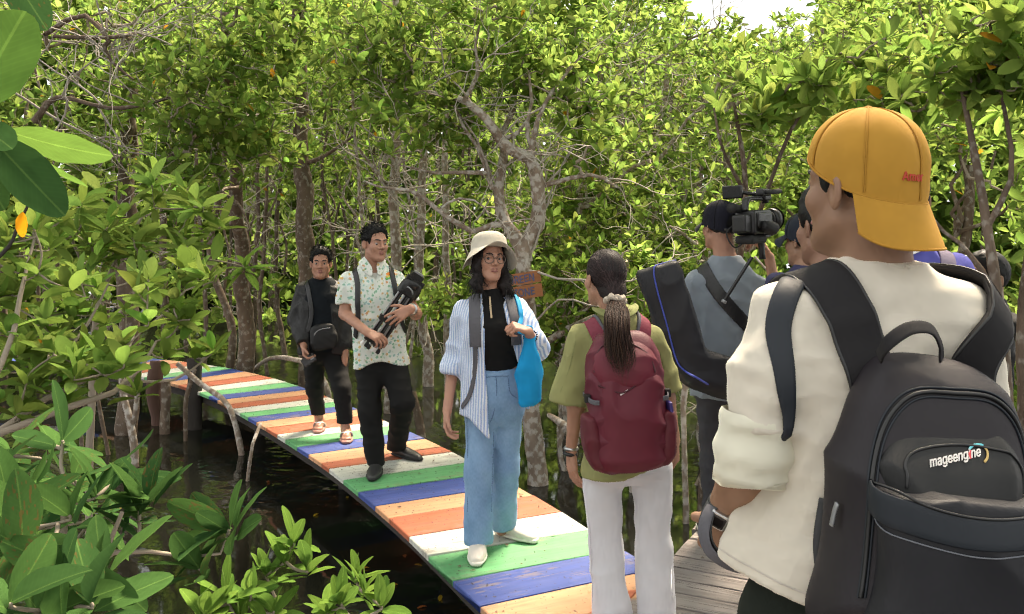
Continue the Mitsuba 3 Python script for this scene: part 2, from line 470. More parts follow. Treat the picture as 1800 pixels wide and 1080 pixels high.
def tree(name, label, limbs, blobs, L, pal, seed, per=8, lod=0, singles=0, cat_='tree', group=None, bark='bark', twigs=True, keep=None, wl=.44,
         limb_names=None, droop=0., up=.75, twig_r=1.0, bare=0):
    rng = np.random.default_rng(seed)
    key = thing(name, label, cat_, group)
    for i, l in enumerate(limbs):
        nm = (limb_names[i] if limb_names else ('trunk' if i == 0 else 'branch'))
        part(key, nm, limb_mesh(l, 10 if l[0, 3] > .04 else 6, seed + i), bark)
    pos, outw = [], []
    for c, r, n in blobs:
        c, r = np.asarray(c, float), np.asarray(r, float)
        d = unit(rng.normal(size=(n, 3)))
        u = rng.random((n, 1)) ** .45
        q = c + d * r * u
        lump = nfbm(q * 2.2, 2, seed)
        ok = lump > np.quantile(lump, .22) if n > 30 else np.ones(n, bool)
        pos.append(q[ok])
        outw.append((d * u)[ok])
    pos, outw = np.vstack(pos), np.vstack(outw)
    wd, gd = walk_distance(pos[:, :2])
    ok = (pos[:, 2] > WATER + .12) & ((pos[:, 2] > 2.15) | ((wd > .62) & (gd > .85)))
    if keep is not None:
        ok &= keep(pos)
    pos, outw = pos[ok], outw[ok]
    axis = unit(outw * .8 + np.array([0, 0, up]) + rng.normal(0, .35, pos.shape))
    if twigs:
        nodes = np.vstack([resample(l, max(3, int(np.linalg.norm(np.diff(l[:, :3], axis=0), axis=1).sum() / .12)))[:, :3] for l in limbs])
        nl = len(nodes)
        d0 = np.array([((nodes - p) ** 2).sum(1).min() for p in pos])
        order = np.argsort(d0)
        al = np.vstack([nodes, pos[order]])
        par = np.zeros(len(order), int)
        for k in range(len(order)):
            dd = ((al[:nl + k] - al[nl + k]) ** 2).sum(1)
            par[k] = np.argmin(dd)
        cnt = np.ones(len(order))
        for k in range(len(order) - 1, -1, -1):
            if par[k] >= nl:
                cnt[par[k] - nl] += cnt[k]
        A, B = al[par], al[nl:]
        ln = np.linalg.norm(B - A, axis=1, keepdims=True)
        m1 = A * .66 + B * .34 + rng.normal(0, .10, A.shape) * ln
        m2 = A * .33 + B * .67 + rng.normal(0, .10, A.shape) * ln
        P = np.stack([A, m1, m2, B], 1)
        r1 = np.clip(.0028 * cnt ** .42, .003, .03) * twig_r
        R = np.stack([r1 * 1.25, r1 * 1.1, r1 * .95, r1 * .8], 1)
        t = unit(B - A)
        a = unit(np.cross(t, [.31, .2, .93]))
        b = np.cross(t, a)
        sides = 4
        ang = np.arange(sides) * 2 * np.pi / sides
        ring = np.cos(ang)[None, :, None] * a[:, None] + np.sin(ang)[None, :, None] * b[:, None]
        V = (P[:, :, None] + ring[:, None] * R[:, :, None, None]).reshape(len(P), -1, 3)
        i, j = np.meshgrid(np.arange(3), np.arange(sides), indexing='ij')
        i, j = i.ravel(), j.ravel()
        kk = (j + 1) % sides
        f = np.vstack([np.stack([i * sides + j, i * sides + kk, (i + 1) * sides + kk], 1), np.stack([i * sides + j, (i + 1) * sides + kk, (i + 1) * sides + j], 1)])
        Fc = (f[None] + (np.arange(len(P)) * V.shape[1])[:, None, None]).reshape(-1, 3)
        part(key, 'twigs', tris(V.reshape(-1, 3), Fc), 'twig_bark', kind='stuff')
    if bare:
        ms = []
        for _ in range(bare):
            l = limbs[rng.integers(0, len(limbs))]
            q = resample(l, 30)
            q = q[rng.integers(int(30 * (.45 if l[0, 3] > .07 else .1)), 30)]
            stack = [(q[:3], unit(rng.normal(0, 1, 3) * [1, .6, .8] + [0, 0, .15]), rng.uniform(.45, 1.2), min(q[3] * .5, .011), 0)]
            while stack:
                p, d_, ln_, r_, lev = stack.pop()
                n_ = 7
                pts = [p]
                for _k in range(n_ - 1):
                    d_ = unit(d_ + rng.normal(0, .28, 3) + [0, 0, .03])
                    pts.append(pts[-1] + d_ * ln_ / (n_ - 1))
                    if lev < 2 and rng.random() < .42:
                        stack.append((pts[-1], unit(d_ + rng.normal(0, .7, 3)), ln_ * rng.uniform(.35, .65), r_ * .6, lev + 1))
                pa = np.array(pts)
                wa_, ga_ = walk_distance(pa[:, :2])
                if not ((pa[:, 2] < 2.3) & ((wa_ < .75) | (ga_ < .9))).any():
                    ms.append(tube(pts, np.linspace(r_, r_ * .4, n_), 4, cap=False))
        part(key, 'bare_twigs', cat(ms), 'twig_pale', kind='stuff')
    base, d, nr, ln = rosettes(pos, axis, L, per, rng, droop)
    P, tri = leaf_mesh(base, d, nr, ln, ln * wl * rng.uniform(.85, 1.15, len(ln)), lod, rng)
    C = palette(pal, len(P), rng)
    put_leaves(key, P, tri, C, singles, lod > 0)
    return key


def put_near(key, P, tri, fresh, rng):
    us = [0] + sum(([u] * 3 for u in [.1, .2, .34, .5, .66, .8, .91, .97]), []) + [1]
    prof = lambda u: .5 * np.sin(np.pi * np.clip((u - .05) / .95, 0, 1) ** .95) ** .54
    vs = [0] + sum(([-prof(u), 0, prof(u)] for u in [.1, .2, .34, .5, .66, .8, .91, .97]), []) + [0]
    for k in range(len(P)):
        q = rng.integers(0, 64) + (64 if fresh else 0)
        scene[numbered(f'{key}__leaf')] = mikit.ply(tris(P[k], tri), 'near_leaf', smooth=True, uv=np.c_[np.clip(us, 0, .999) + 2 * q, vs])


def put_leaves(key, P, tri, C, singles, smooth):
    nv = P.shape[1]
    rest = np.ones(len(P), bool)
    if singles:
        mid = P.mean(1)
        size = np.linalg.norm(P[:, 0] - P[:, -1 if nv > 6 else 3], axis=1) / mid[:, 1] * in_frame(mid)
        top = np.argsort(-size)[:singles]
        top = top[size[top] > 0]
        rest[top] = False
        for k in top:
            part(key, 'leaf', tris(P[k], tri), 'leaf_skin', smooth=smooth, color=np.repeat(C[k:k + 1], nv, 0))
    if rest.any():
        Q = P[rest]
        f = (tri[None] + (np.arange(len(Q)) * nv)[:, None, None]).reshape(-1, 3)
        part(key, 'crown', tris(Q.reshape(-1, 3), f), 'leaf_skin', smooth=smooth, color=np.repeat(C[rest], nv, 0), kind='stuff')


def B(px, py, Y, rx, ry, depth, n):
    return at(px, py, Y), (rx * Y / F, depth, ry * Y / F), n


def pole(px0, py0, px1, py1, Y, r, lean=0.0, n=6, wob=5.0, seed=0, dy=0.0):
    g = np.random.default_rng(seed)
    t = np.linspace(0, 1, n)
    return polyline([(px0 + (px1 - px0) * a + g.normal(0, wob) * (0 < a < 1), py0 + (py1 - py0) * a, Y + dy * a, r * (1.15 - .5 * a)) for a in t])


wy = lambda Y: CY + (EYE - WATER + .1) * F / Y          # the row where something at depth Y meets the water

# the forked tree behind the woman in the bucket hat
Y = 6.9
forked = [polyline([(941, wy(Y) + 20, Y, .085), (938, 800, Y, .078), (934, 700, Y, .072), (929, 600, Y, .066), (924, 520, Y, .062), (920, 452, Y, .062)]),
          polyline([(920, 462, Y, .072), (921, 434, Y, .062), (941, 401, Y, .06), (947, 356, Y - .05, .056), (941, 304, Y - .1, .052), (930, 278, Y - .1, .052), (904, 265, Y - .1, .045), (882, 245, Y - .15, .04), (864, 219, Y - .2, .035), (845, 201, Y - .2, .033), (815, 178, Y - .2, .028), (782, 167, Y - .2, .022), (745, 160, Y - .2, .014)]),
          polyline([(920, 455, Y, .06), (912, 423, Y, .052), (893, 393, Y + .05, .048), (882, 364, Y + .1, .046), (877, 334, Y + .1, .043), (882, 297, Y + .1, .038), (888, 267, Y + .15, .034), (882, 238, Y + .2, .028), (897, 208, Y + .2, .022), (906, 180, Y + .2, .018), (900, 130, Y + .3, .012)]),
          polyline([(893, 395, Y, .03), (856, 397, Y, .024), (834, 408, Y - .05, .022), (804, 393, Y - .1, .02), (771, 371, Y - .2, .018), (745, 349, Y - .25, .016), (715, 334, Y - .3, .014), (671, 330, Y - .3, .01), (640, 318, Y - .3, .006)]),
          polyline([(877, 334, Y + .1, .028), (864, 327, Y + .1, .026), (856, 304, Y + .1, .022), (845, 267, Y, .018), (819, 230, Y, .014), (800, 190, Y, .01)]),
          polyline([(856, 304, Y, .02), (801, 303, Y - .1, .016), (767, 304, Y - .2, .013), (738, 297, Y - .2, .01), (700, 290, Y - .3, .006)]),
          polyline([(945, 335, Y, .026), (955, 326, Y, .022), (986, 318, Y - .1, .02), (1027, 308, Y - .2, .018), (1056, 312, Y - .2, .013), (1085, 330, Y - .3, .007)]),
          polyline([(930, 280, Y - .1, .03), (934, 253, Y - .1, .025), (923, 227, Y - .1, .02), (935, 190, Y - .1, .016), (930, 130, Y - .1, .011)]),
          polyline([(936, 275, Y - .1, .026), (941, 223, Y - .15, .02), (964, 171, Y - .2, .016), (986, 141, Y - .2, .012), (1020, 100, Y - .2, .008)]),
          polyline([(882, 245, Y - .1, .022), (900, 240, Y - .1, .018), (915, 228, Y - .1, .014), (930, 205, Y - .1, .01)]),
          polyline([(771, 371, Y - .2, .012), (800, 350, Y - .2, .01), (840, 355, Y - .2, .008), (860, 380, Y - .1, .007)]),
          polyline([(815, 178, Y - .2, .02), (840, 130, Y - .2, .017), (835, 80, Y - .2, .012), (850, 20, Y - .2, .008)])]
tree('mangrove_tree', 'forked pale trunk mangrove tree beside the orange sign', forked,
     [B(840, 70, 6.9, 190, 85, .8, 210), B(990, 120, 7.0, 110, 110, .7, 130), B(720, 190, 6.7, 110, 80, .5, 70), B(850, 190, 7.3, 130, 60, .5, 60), B(1060, 240, 6.9, 80, 80, .6, 70), B(690, 300, 6.6, 80, 40, .4, 22), B(840, 300, 7.2, 120, 90, .4, 26),
      B(640, 80, 6.8, 110, 80, .6, 90)],
     .105, 'mature', 11, lod=1, singles=160, bark='bark_pale', bare=42)

# slim pale trunks behind the walk
tree('mangrove_tree', 'tall straight pale trunk behind the man with the tripod', [polyline([(690, wy(9.6), 9.6, .07), (692, 560, 9.6, .062), (694, 430, 9.6, .056), (694, 330, 9.6, .052), (697, 240, 9.6, .048), (695, 160, 9.6, .042), (700, 60, 9.6, .04), (690, -60, 9.6, .03)]),
     polyline([(694, 330, 9.6, .03), (672, 318, 9.5, .024), (660, 300, 9.4, .018), (630, 260, 9.3, .01)])],
     [B(700, 60, 9.6, 170, 110, 1.2, 230), B(620, 150, 9.4, 110, 90, .9, 120), (np.array([-.6, 9.2, 5.5]), (1.7, 1.2, .6), 260)], .10, 'mature', 12, bark='bark_pale', bare=26)  # last blob: crown above the frame, added to keep sun off the boards
tree('mangrove_tree', 'slim pale trunk between the tripod and the bucket hat', [polyline([(754, wy(11.2) + 8, 11.2, .075), (752, 640, 11.2, .07), (748, 590, 11.2, .066), (740, 520, 11.2, .058), (737, 450, 11.2, .052), (741, 380, 11.2, .055), (742, 300, 11.2, .05), (750, 200, 11.2, .04), (748, 60, 11.2, .03)])],
     [B(760, 120, 11.2, 150, 110, 1.2, 230)], .105, 'mature', 13, bark='bark_pale', bare=18)
tree('mangrove_tree', 'thin pinkish trunk just left of the bucket hat', [polyline([(788, wy(10.6) + 8, 10.6, .05), (787, 560, 10.6, .046), (784, 450, 10.6, .044), (783, 340, 10.6, .04), (782, 250, 10.6, .035), (790, 120, 10.6, .025), (785, 0, 10.6, .016)])],
     [B(800, 40, 10.6, 120, 110, 1.0, 160)], .10, 'mature', 14, bark='bark_pale')
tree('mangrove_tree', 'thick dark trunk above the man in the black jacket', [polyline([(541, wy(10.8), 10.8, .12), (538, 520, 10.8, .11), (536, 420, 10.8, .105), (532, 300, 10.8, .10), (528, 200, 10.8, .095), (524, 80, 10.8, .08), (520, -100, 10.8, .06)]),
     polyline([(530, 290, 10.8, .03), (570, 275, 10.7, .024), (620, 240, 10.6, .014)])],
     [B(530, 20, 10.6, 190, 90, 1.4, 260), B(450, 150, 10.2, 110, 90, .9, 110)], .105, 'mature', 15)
POLES = [(640, 11.5, .05, 'pale'), (590, 12.5, .045, ''), (612, 13.5, .05, ''), (660, 14, .06, ''), (430, 12.8, .06, ''), (470, 12, .05, ''), (395, 10.5, .085, ''), (360, 12.5, .055, ''), (500, 14, .07, ''), (445, 15, .06, ''), (410, 14.5, .05, ''), (720, 13.6, .05, 'pale'),
         (825, 13.5, .05, ''), (560, 15, .06, ''), (330, 14, .06, ''), (860, 12.6, .045, '')]
POLE_LABELS = ['slim pale trunk just above the head of the tripod man', 'slender trunk between the heads of the two walking men', 'thin dark trunk close left of the tripod man, in the shade', 'thin trunk rising behind the cheek of the tripod man', 'slender trunk in the shade under the glossy left crown',
    'slender dark trunk left of the thick dark trunk, nearest to it', 'stouter shaded trunk behind the lone lime leaf whorl', 'thin shaded trunk behind the drooping leaf bush', 'slender trunk touching the left side of the man in black', 'thin trunk deep in the shade left of the man in black',
    'thin trunk deep in the shade right of the lime leaf whorl', 'slim pale trunk just right of the tripod man', 'thin dark trunk hidden behind the bucket hat', 'thin trunk right behind the head of the man in black', 'leftmost thin trunk of the shaded thicket', 'thin trunk behind the left limb of the forked tree']
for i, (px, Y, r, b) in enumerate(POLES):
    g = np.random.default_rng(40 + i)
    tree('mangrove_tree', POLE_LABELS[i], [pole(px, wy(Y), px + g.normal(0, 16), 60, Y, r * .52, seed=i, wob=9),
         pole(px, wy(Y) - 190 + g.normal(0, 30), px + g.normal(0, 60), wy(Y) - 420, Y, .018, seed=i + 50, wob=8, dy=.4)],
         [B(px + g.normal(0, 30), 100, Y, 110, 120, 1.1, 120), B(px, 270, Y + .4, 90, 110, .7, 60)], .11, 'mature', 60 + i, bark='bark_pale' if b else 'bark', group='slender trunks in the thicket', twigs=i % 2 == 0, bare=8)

# the leafy trees at the upper left
tree('mangrove_tree', 'leafy dark mangrove crown with bare grey twigs, upper left', [polyline([(225, wy(8.6), 8.6, .10), (222, 560, 8.6, .095), (226, 420, 8.6, .085), (224, 300, 8.6, .08), (228, 200, 8.6, .07), (222, 60, 8.6, .05)]),
     polyline([(60, 215, 7.0, .03), (100, 172, 7.0, .022), (190, 190, 7.0, .018), (270, 180, 7.0, .014), (330, 160, 7.0, .008)]),
     polyline([(80, 60, 6.8, .02), (145, 25, 6.8, .018), (190, 68, 6.8, .018), (183, 85, 6.8, .016), (200, 112, 6.8, .013), (235, 140, 6.8, .008)]),
     polyline([(95, 64, 6.8, .014), (190, 66, 6.8, .018), (240, 60, 6.8, .01)])],
     [B(190, 130, 8.2, 160, 150, 1.2, 330), B(150, 270, 8.0, 150, 80, .8, 110), B(330, 60, 7.6, 120, 90, .8, 150)], .10, 'mature', 90, bare=40)
tree('mangrove_tree', 'glossy mangrove crown spreading between the upper left branches and the dark trunk', [polyline([(432, wy(10.3), 10.3, .10), (428, 520, 10.2, .09), (420, 400, 9.8, .075), (415, 250, 8.8, .06), (400, 120, 7.8, .045), (390, -20, 7.8, .03)]),
     polyline([(415, 260, 8.2, .03), (360, 235, 7.6, .022), (320, 260, 7.2, .014), (280, 290, 7, .008)]),
     polyline([(418, 330, 8.2, .02), (390, 335, 7.8, .014), (420, 360, 7.4, .01), (444, 415, 7.2, .006)])],
     [B(390, 170, 7.2, 130, 110, .9, 240), B(330, 300, 7.2, 90, 60, .7, 70), B(470, 290, 7.3, 70, 60, .5, 50), B(460, 60, 7.3, 110, 80, .8, 130)], .11, 'mature', 91, lod=1, singles=120, bare=22)

# the bright thicket right of the forked tree
BR = [(1010, 8.2, 380, 190, 180, 'mature', 'bright yellow-green mangrove thicket right behind the orange sign'),
      (1150, 8.8, 330, 170, 200, 'mature', 'yellow-green mangrove above the cameraman carrying the padded bag'),
      (1120, 10.2, 170, 200, 190, 'mature', 'pale yellow-green crown high behind the ponytail'),
      (1300, 9.5, 220, 160, 210, 'mature', 'tall yellow-green crown left of the sky gap'),
      (990, 9.6, 240, 180, 220, 'mature', 'light green crown behind the fork of the pale tree'),
      (1250, 7.6, 480, 140, 130, 'mature', 'low green mangrove behind the video camera')]
for i, (px, Y, py, rx, ry, pal, lab) in enumerate(BR):
    g = np.random.default_rng(200 + i)
    lb = [pole(px, wy(Y), px + g.normal(0, 30), py - 40, Y, .05, seed=300 + i, wob=14)]
    for k in range(6):
        h = g.uniform(py - ry * .4, min(py + ry * .9, wy(Y) - 60))
        lb.append(pole(px + g.normal(0, 6), h, px + g.uniform(-.85, .85) * rx, h - g.uniform(10, 150), Y, .017, seed=320 + 7 * i + k, wob=9, dy=g.uniform(-.5, .4)))
    tree('mangrove_tree', lab, lb, [B(px, py, Y, rx, ry, 1.1, 420), B(px, py + ry * .8, Y, rx * .8, ry * .5, .7, 90)], .10, pal, 210 + i, lod=0 if i in (2, 3, 4) else 1, singles=0 if i in (2, 3, 4) else 60, bark='bark_pale', bare=22)
# shrubs low over the water between the two women
for i, (px, py, Y, rx, ry, lab) in enumerate([(1000, 520, 7.3, 90, 80, 'low bright shrub over the water beside the orange sign'), (1110, 500, 6.7, 90, 90, 'low bright shrub over the water right of the ponytail'), (830, 520, 8.6, 110, 60, 'low green shrub over the water left of the bucket hat'), (700, 520, 10, 90, 60, 'low green shrub behind the tripod'),
    (985, 590, 8.3, 80, 60, 'low bright shrub hanging over the water left of the red backpack'), (1215, 560, 6.9, 70, 110, 'low bright shrub between the red backpack and the cameraman'), (1080, 440, 8.0, 150, 60, 'bright shrub just above the ponytail woman'), (1380, 500, 6.2, 90, 90, 'green shrub beyond the shoulder of the mustard cap man')]):
    g = np.random.default_rng(230 + i)
    lb = [pole(px, wy(Y), px + g.normal(0, 20), py - 40, Y, .022, seed=400 + i, wob=8)] + [pole(px + g.normal(0, 5), py + 60, px + g.uniform(-1, 1) * rx, py - g.uniform(-30, 70), Y, .012, seed=410 + 5 * i + k, wob=8, dy=g.uniform(-.4, .4)) for k in range(4)]
    tree('shrub', lab, lb, [B(px, py, Y, rx, ry, .6, 120)], .095, 'mature' if i < 2 or i > 3 else 'mature', 240 + i, lod=1, cat_='shrub', bark='bark_pale', singles=40)

# right: the pale rosettes, the near tree and what stands far behind
ros = [polyline([(1225, wy(5.6), 5.6, .03), (1262, 600, 5.4, .026), (1300, 450, 5.1, .022), (1310, 330, 4.8, .017), (1300, 240, 4.7, .012), (1290, 180, 4.6, .008)]),
       polyline([(1312, 440, 4.9, .016), (1340, 360, 4.7, .013), (1390, 230, 4.6, .01), (1445, 150, 4.5, .007)]),
       polyline([(1310, 340, 4.8, .012), (1270, 260, 4.6, .009), (1255, 190, 4.6, .006)])]
tree('mangrove_tree', 'young mangrove of big pale green leaf whorls left of the mustard cap', ros,
     [B(1310, 210, 4.7, 75, 90, .35, 34), B(1420, 150, 4.6, 80, 60, .35, 26), B(1350, 300, 4.9, 90, 60, .3, 22), B(1530, 130, 4.8, 90, 60, .4, 26)], .135, 'mature', 250, per=9, lod=1, singles=260, wl=.36)
near = [polyline([(1790, 1180, 3.3, .034), (1778, 960, 3.3, .03), (1772, 800, 3.3, .028), (1764, 640, 3.35, .026), (1752, 520, 3.4, .022), (1735, 400, 3.5, .018), (1715, 280, 3.6, .014), (1690, 150, 3.7, .009)]),
        polyline([(1772, 800, 3.3, .018), (1800, 740, 3.2, .016), (1830, 640, 3.2, .014), (1850, 400, 3.3, .01)]),
        polyline([(1752, 520, 3.4, .014), (1700, 440, 3.5, .01), (1650, 400, 3.6, .007), (1600, 330, 3.7, .004)]),
        polyline([(1735, 400, 3.5, .013), (1780, 300, 3.5, .01), (1760, 160, 3.6, .008), (1740, 40, 3.6, .005)]),
        polyline([(1820, 1150, 3.5, .028), (1808, 900, 3.5, .026), (1800, 700, 3.5, .024), (1796, 560, 3.6, .02), (1810, 430, 3.6, .016)])]
tree('mangrove_tree', 'near dark green mangrove at the right behind the mustard cap', near,
     [B(1690, 240, 3.8, 130, 190, .45, 190), B(1760, 130, 3.7, 90, 120, .4, 90), B(1760, 430, 3.8, 80, 110, .35, 90), B(1680, 400, 3.9, 70, 60, .25, 40), B(1600, 170, 4.2, 90, 90, .4, 50), B(1850, 300, 3.8, 90, 250, .5, 60)], .115, 'mature', 251, per=7, lod=1, singles=300, wl=.42, droop=.25, up=.4)
for i, (px, Y, py, rx, ry, pal, lab) in enumerate([(1520, 7.5, 150, 170, 130, 'mature', 'green crown above the mustard cap'), (1480, 12.5, 90, 160, 110, 'mature', 'far hazy crown right of the sky gap'), (1680, 6.5, 330, 150, 170, 'mature', 'shaded crown behind the near right tree'), (1640, 9.5, 80, 190, 90, 'mature', 'dark crown at the top right against the sky'),
                                              (1760, 6.2, 640, 120, 160, 'mature', 'shaded undergrowth tree at the right edge'), (1440, 8.2, 370, 150, 120, 'mature', 'green mangrove between the video camera and the cap')]):
    g = np.random.default_rng(260 + i)
    lb = [pole(px, wy(Y), px + g.normal(0, 30), py - 40, Y, .05, seed=420 + i, wob=12)] + [pole(px, py + ry * .5, px + g.uniform(-.8, .8) * rx, py - g.uniform(-40, 90), Y, .016, seed=430 + 5 * i + k, wob=8, dy=g.uniform(-.4, .4)) for k in range(4)]
    tree('mangrove_tree', lab, lb, [B(px, py, Y, rx, ry, 1.0, 300)], .11, pal, 270 + i, bark='bark')

# unseen crowns added above the frame to shade people, boards and left bush
def wl3(rows):
    return np.array(rows, float)


tree('mangrove_tree', 'unseen tree added on the left bank, its crown shading the boardwalk', [wl3([(-3.4, 2.2, WATER - .3, .12), (-3.3, 2.3, 1.5, .10), (-3.0, 2.7, 3.2, .085), (-2.2, 3.6, 4.6, .06), (-1.2, 4.6, 5.2, .03)])],
     [(np.array([-1.1, 7.0, 5.2]), (1.9, 1.7, .7), 520), (np.array([-1.8, 4.4, 5.0]), (1.3, 1.8, .7), 300), (np.array([-.6, 5.5, 4.9]), (1.3, 1.2, .6), 320)], .11, 'mature', 280)
tree('mangrove_tree', 'unseen tree added on the right bank, its crown shading the deck', [wl3([(3.6, 2.6, WATER - .3, .12), (3.5, 2.7, 1.5, .10), (3.2, 3.0, 3.2, .085), (2.5, 4.0, 4.7, .06), (1.5, 5.0, 5.3, .03)])],
     [(np.array([1.2, 6.2, 5.2]), (1.7, 1.7, .7), 480), (np.array([1.9, 3.6, 5.0]), (1.5, 1.7, .7), 460), (np.array([1.6, 1.0, 4.7]), (1.3, 1.4, .7), 260)], .11, 'mature', 281)
for x, y, h, lab in ((-3.6, -2.2, 4.2, 'unseen tree added behind the camera on the left bank'), (.4, -4.6, 4.6, 'unseen tree added behind the camera where the deck ends'), (4.2, -1.8, 4.3, 'unseen tree added behind the camera on the right bank'), (5.4, 2.6, 4.4, 'unseen tree added beyond the right of the frame'), (-5.2, 1.2, 4.2, 'unseen tree added beyond the left of the frame')):  # out-of-view trees, added to cut the low sky light on the people
    tree('mangrove_tree', lab, [wl3([(x, y, WATER - .3, .11), (x + .1, y, 1.5, .09), (x, y + .1, 3.0, .07), (x, y, h + .8, .03)])],
         [(np.array([x, y, h - .8]), (1.7, 1.5, 1.9), 380)], .12, 'mature', int(300 + h * 10 + x), twigs=False)

# far forest: beyond picking apart
rng = np.random.default_rng(7)
n = 24000
th = rng.uniform(-.78, .78, n)
R = rng.uniform(13.5, 24, n)
R[n // 2:] = rng.uniform(24, 29, n - n // 2)
pos = np.c_[np.sin(th) * R, np.cos(th) * R, WATER + rng.uniform(0, 1, n) ** 1.15 * 11]
gap = (np.abs((CX + F * pos[:, 0] / pos[:, 1]) - 1315) < 95 + 40 * nnoise(pos * .6, 3)) & (EYE + (CY - 100 + 60 * nnoise(pos * .8, 5)) * pos[:, 1] / F < pos[:, 2])
hgt = EYE + CY * R / F + .4 + 1.6 * nfbm(np.c_[th * 9, R * .2, R * 0], 2, 8)
pos = pos[~gap & (pos[:, 2] < hgt)]
lump = nfbm(pos * np.array([.8, .8, .7]), 3, 4)
pos = pos[(lump > .44) | (np.hypot(pos[:, 0], pos[:, 1]) > 24)]
big = np.where(np.hypot(pos[:, 0], pos[:, 1]) > 24, .46, .2)
base, d, nr, ln = rosettes(pos, unit(rng.normal(0, .5, pos.shape) + [0, -.3, .7]), 1.0, 6, rng)
base = np.repeat(pos, 6, 0) + (base - np.repeat(pos, 6, 0)) * np.repeat(big, 6)[:, None]
ln = ln * np.repeat(big, 6)
P, tri = leaf_mesh(base, d, nr, ln, ln * .5, 0, rng)
C = palette('mature', len(P), rng)
far = thing('forest', 'dense mangrove forest closing the view behind the trees', 'forest', kind='stuff')
f = (tri[None] + (np.arange(len(P)) * P.shape[1])[:, None, None]).reshape(-1, 3)
part(far, 'foliage', tris(P.reshape(-1, 3), f), 'leaf_skin', smooth=False, color=np.repeat(C, P.shape[1], 0), kind='stuff')
tr = []
for k in range(80):
    a, R = rng.uniform(-.75, .75), rng.uniform(14.5, 26)
    x, y = math.sin(a) * R, math.cos(a) * R
    tr.append(tube(resample([[x, y, WATER - .3], [x + rng.normal(0, .2), y, 2.2], [x + rng.normal(0, .5), y, 4.6]], 7), np.linspace(.06, .025, 7) * rng.uniform(.5, 1.3), 6))
part(far, 'trunks', cat(tr), 'bark', kind='stuff')
# ------------------------------------------------------------------ foreground bushes
def bush(name, label, centers, L, pal, seed, wl, per, limbs, lod=2, group=None, cat_='bush', up=.8, droop=0.0, spread=.35, bark='twig_bark', limb_r=1.0):
    """Rosettes at given points (px, py, depth), every leaf of it a part, on twigs that run to the limbs."""
    rng = np.random.default_rng(seed)
    key = thing(name, label, cat_, group)
    nodes = []
    for i, l in enumerate(limbs):
        part(key, 'stem' if i == 0 else 'branch', limb_mesh(l, 7, seed + i), bark)
        nodes.append(resample(l, 14)[:, :3])
    nodes = np.vstack(nodes)
    pos = np.array([at(*c) for c in centers])
    order = np.argsort([((nodes - p) ** 2).sum(1).min() for p in pos])
    axis = []
    for p in pos[order]:
        q = nodes[np.argmin(((nodes - p) ** 2).sum(1) + 4 * np.maximum(nodes[:, 2] - p[2], 0) ** 2)]
        ln = np.linalg.norm(p - q)
        path = resample([q, q * .6 + p * .4 + rng.normal(0, .07, 3) * ln - [0, 0, .06 * ln], p - [0, 0, .1 * ln], p], 8)
        part(key, 'twig', tube(path, np.linspace(.0042, .0026, 8) * limb_r, 6), bark)
        axis.append(unit(path[-1] - path[-3]) * .5 + [0, 0, up] + rng.normal(0, spread, 3))
        nodes = np.vstack([nodes, path[3:]])
    base, d, nr, ln = rosettes(pos[order], np.array(axis), L, per, rng, droop)
    P, tri = leaf_mesh(base, d, nr, ln, ln * wl * rng.uniform(.85, 1.12, len(ln)), lod, rng)
    if lod == 2:
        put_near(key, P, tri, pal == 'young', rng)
    else:
        put_leaves(key, P, tri, palette(pal, len(P), rng), 300, True)
    return key


def scatter(rng, n, px, py, Y):
    """n points of an upright ellipse (px, py: centre and half size) at a spread of depths."""
    a, r = rng.uniform(0, 6.28, n), rng.random(n) ** .5
    return list(zip(px[0] + px[1] * r * np.cos(a), py[0] + py[1] * r * np.sin(a), rng.uniform(Y[0], Y[1], n)))


g = np.random.default_rng(500)
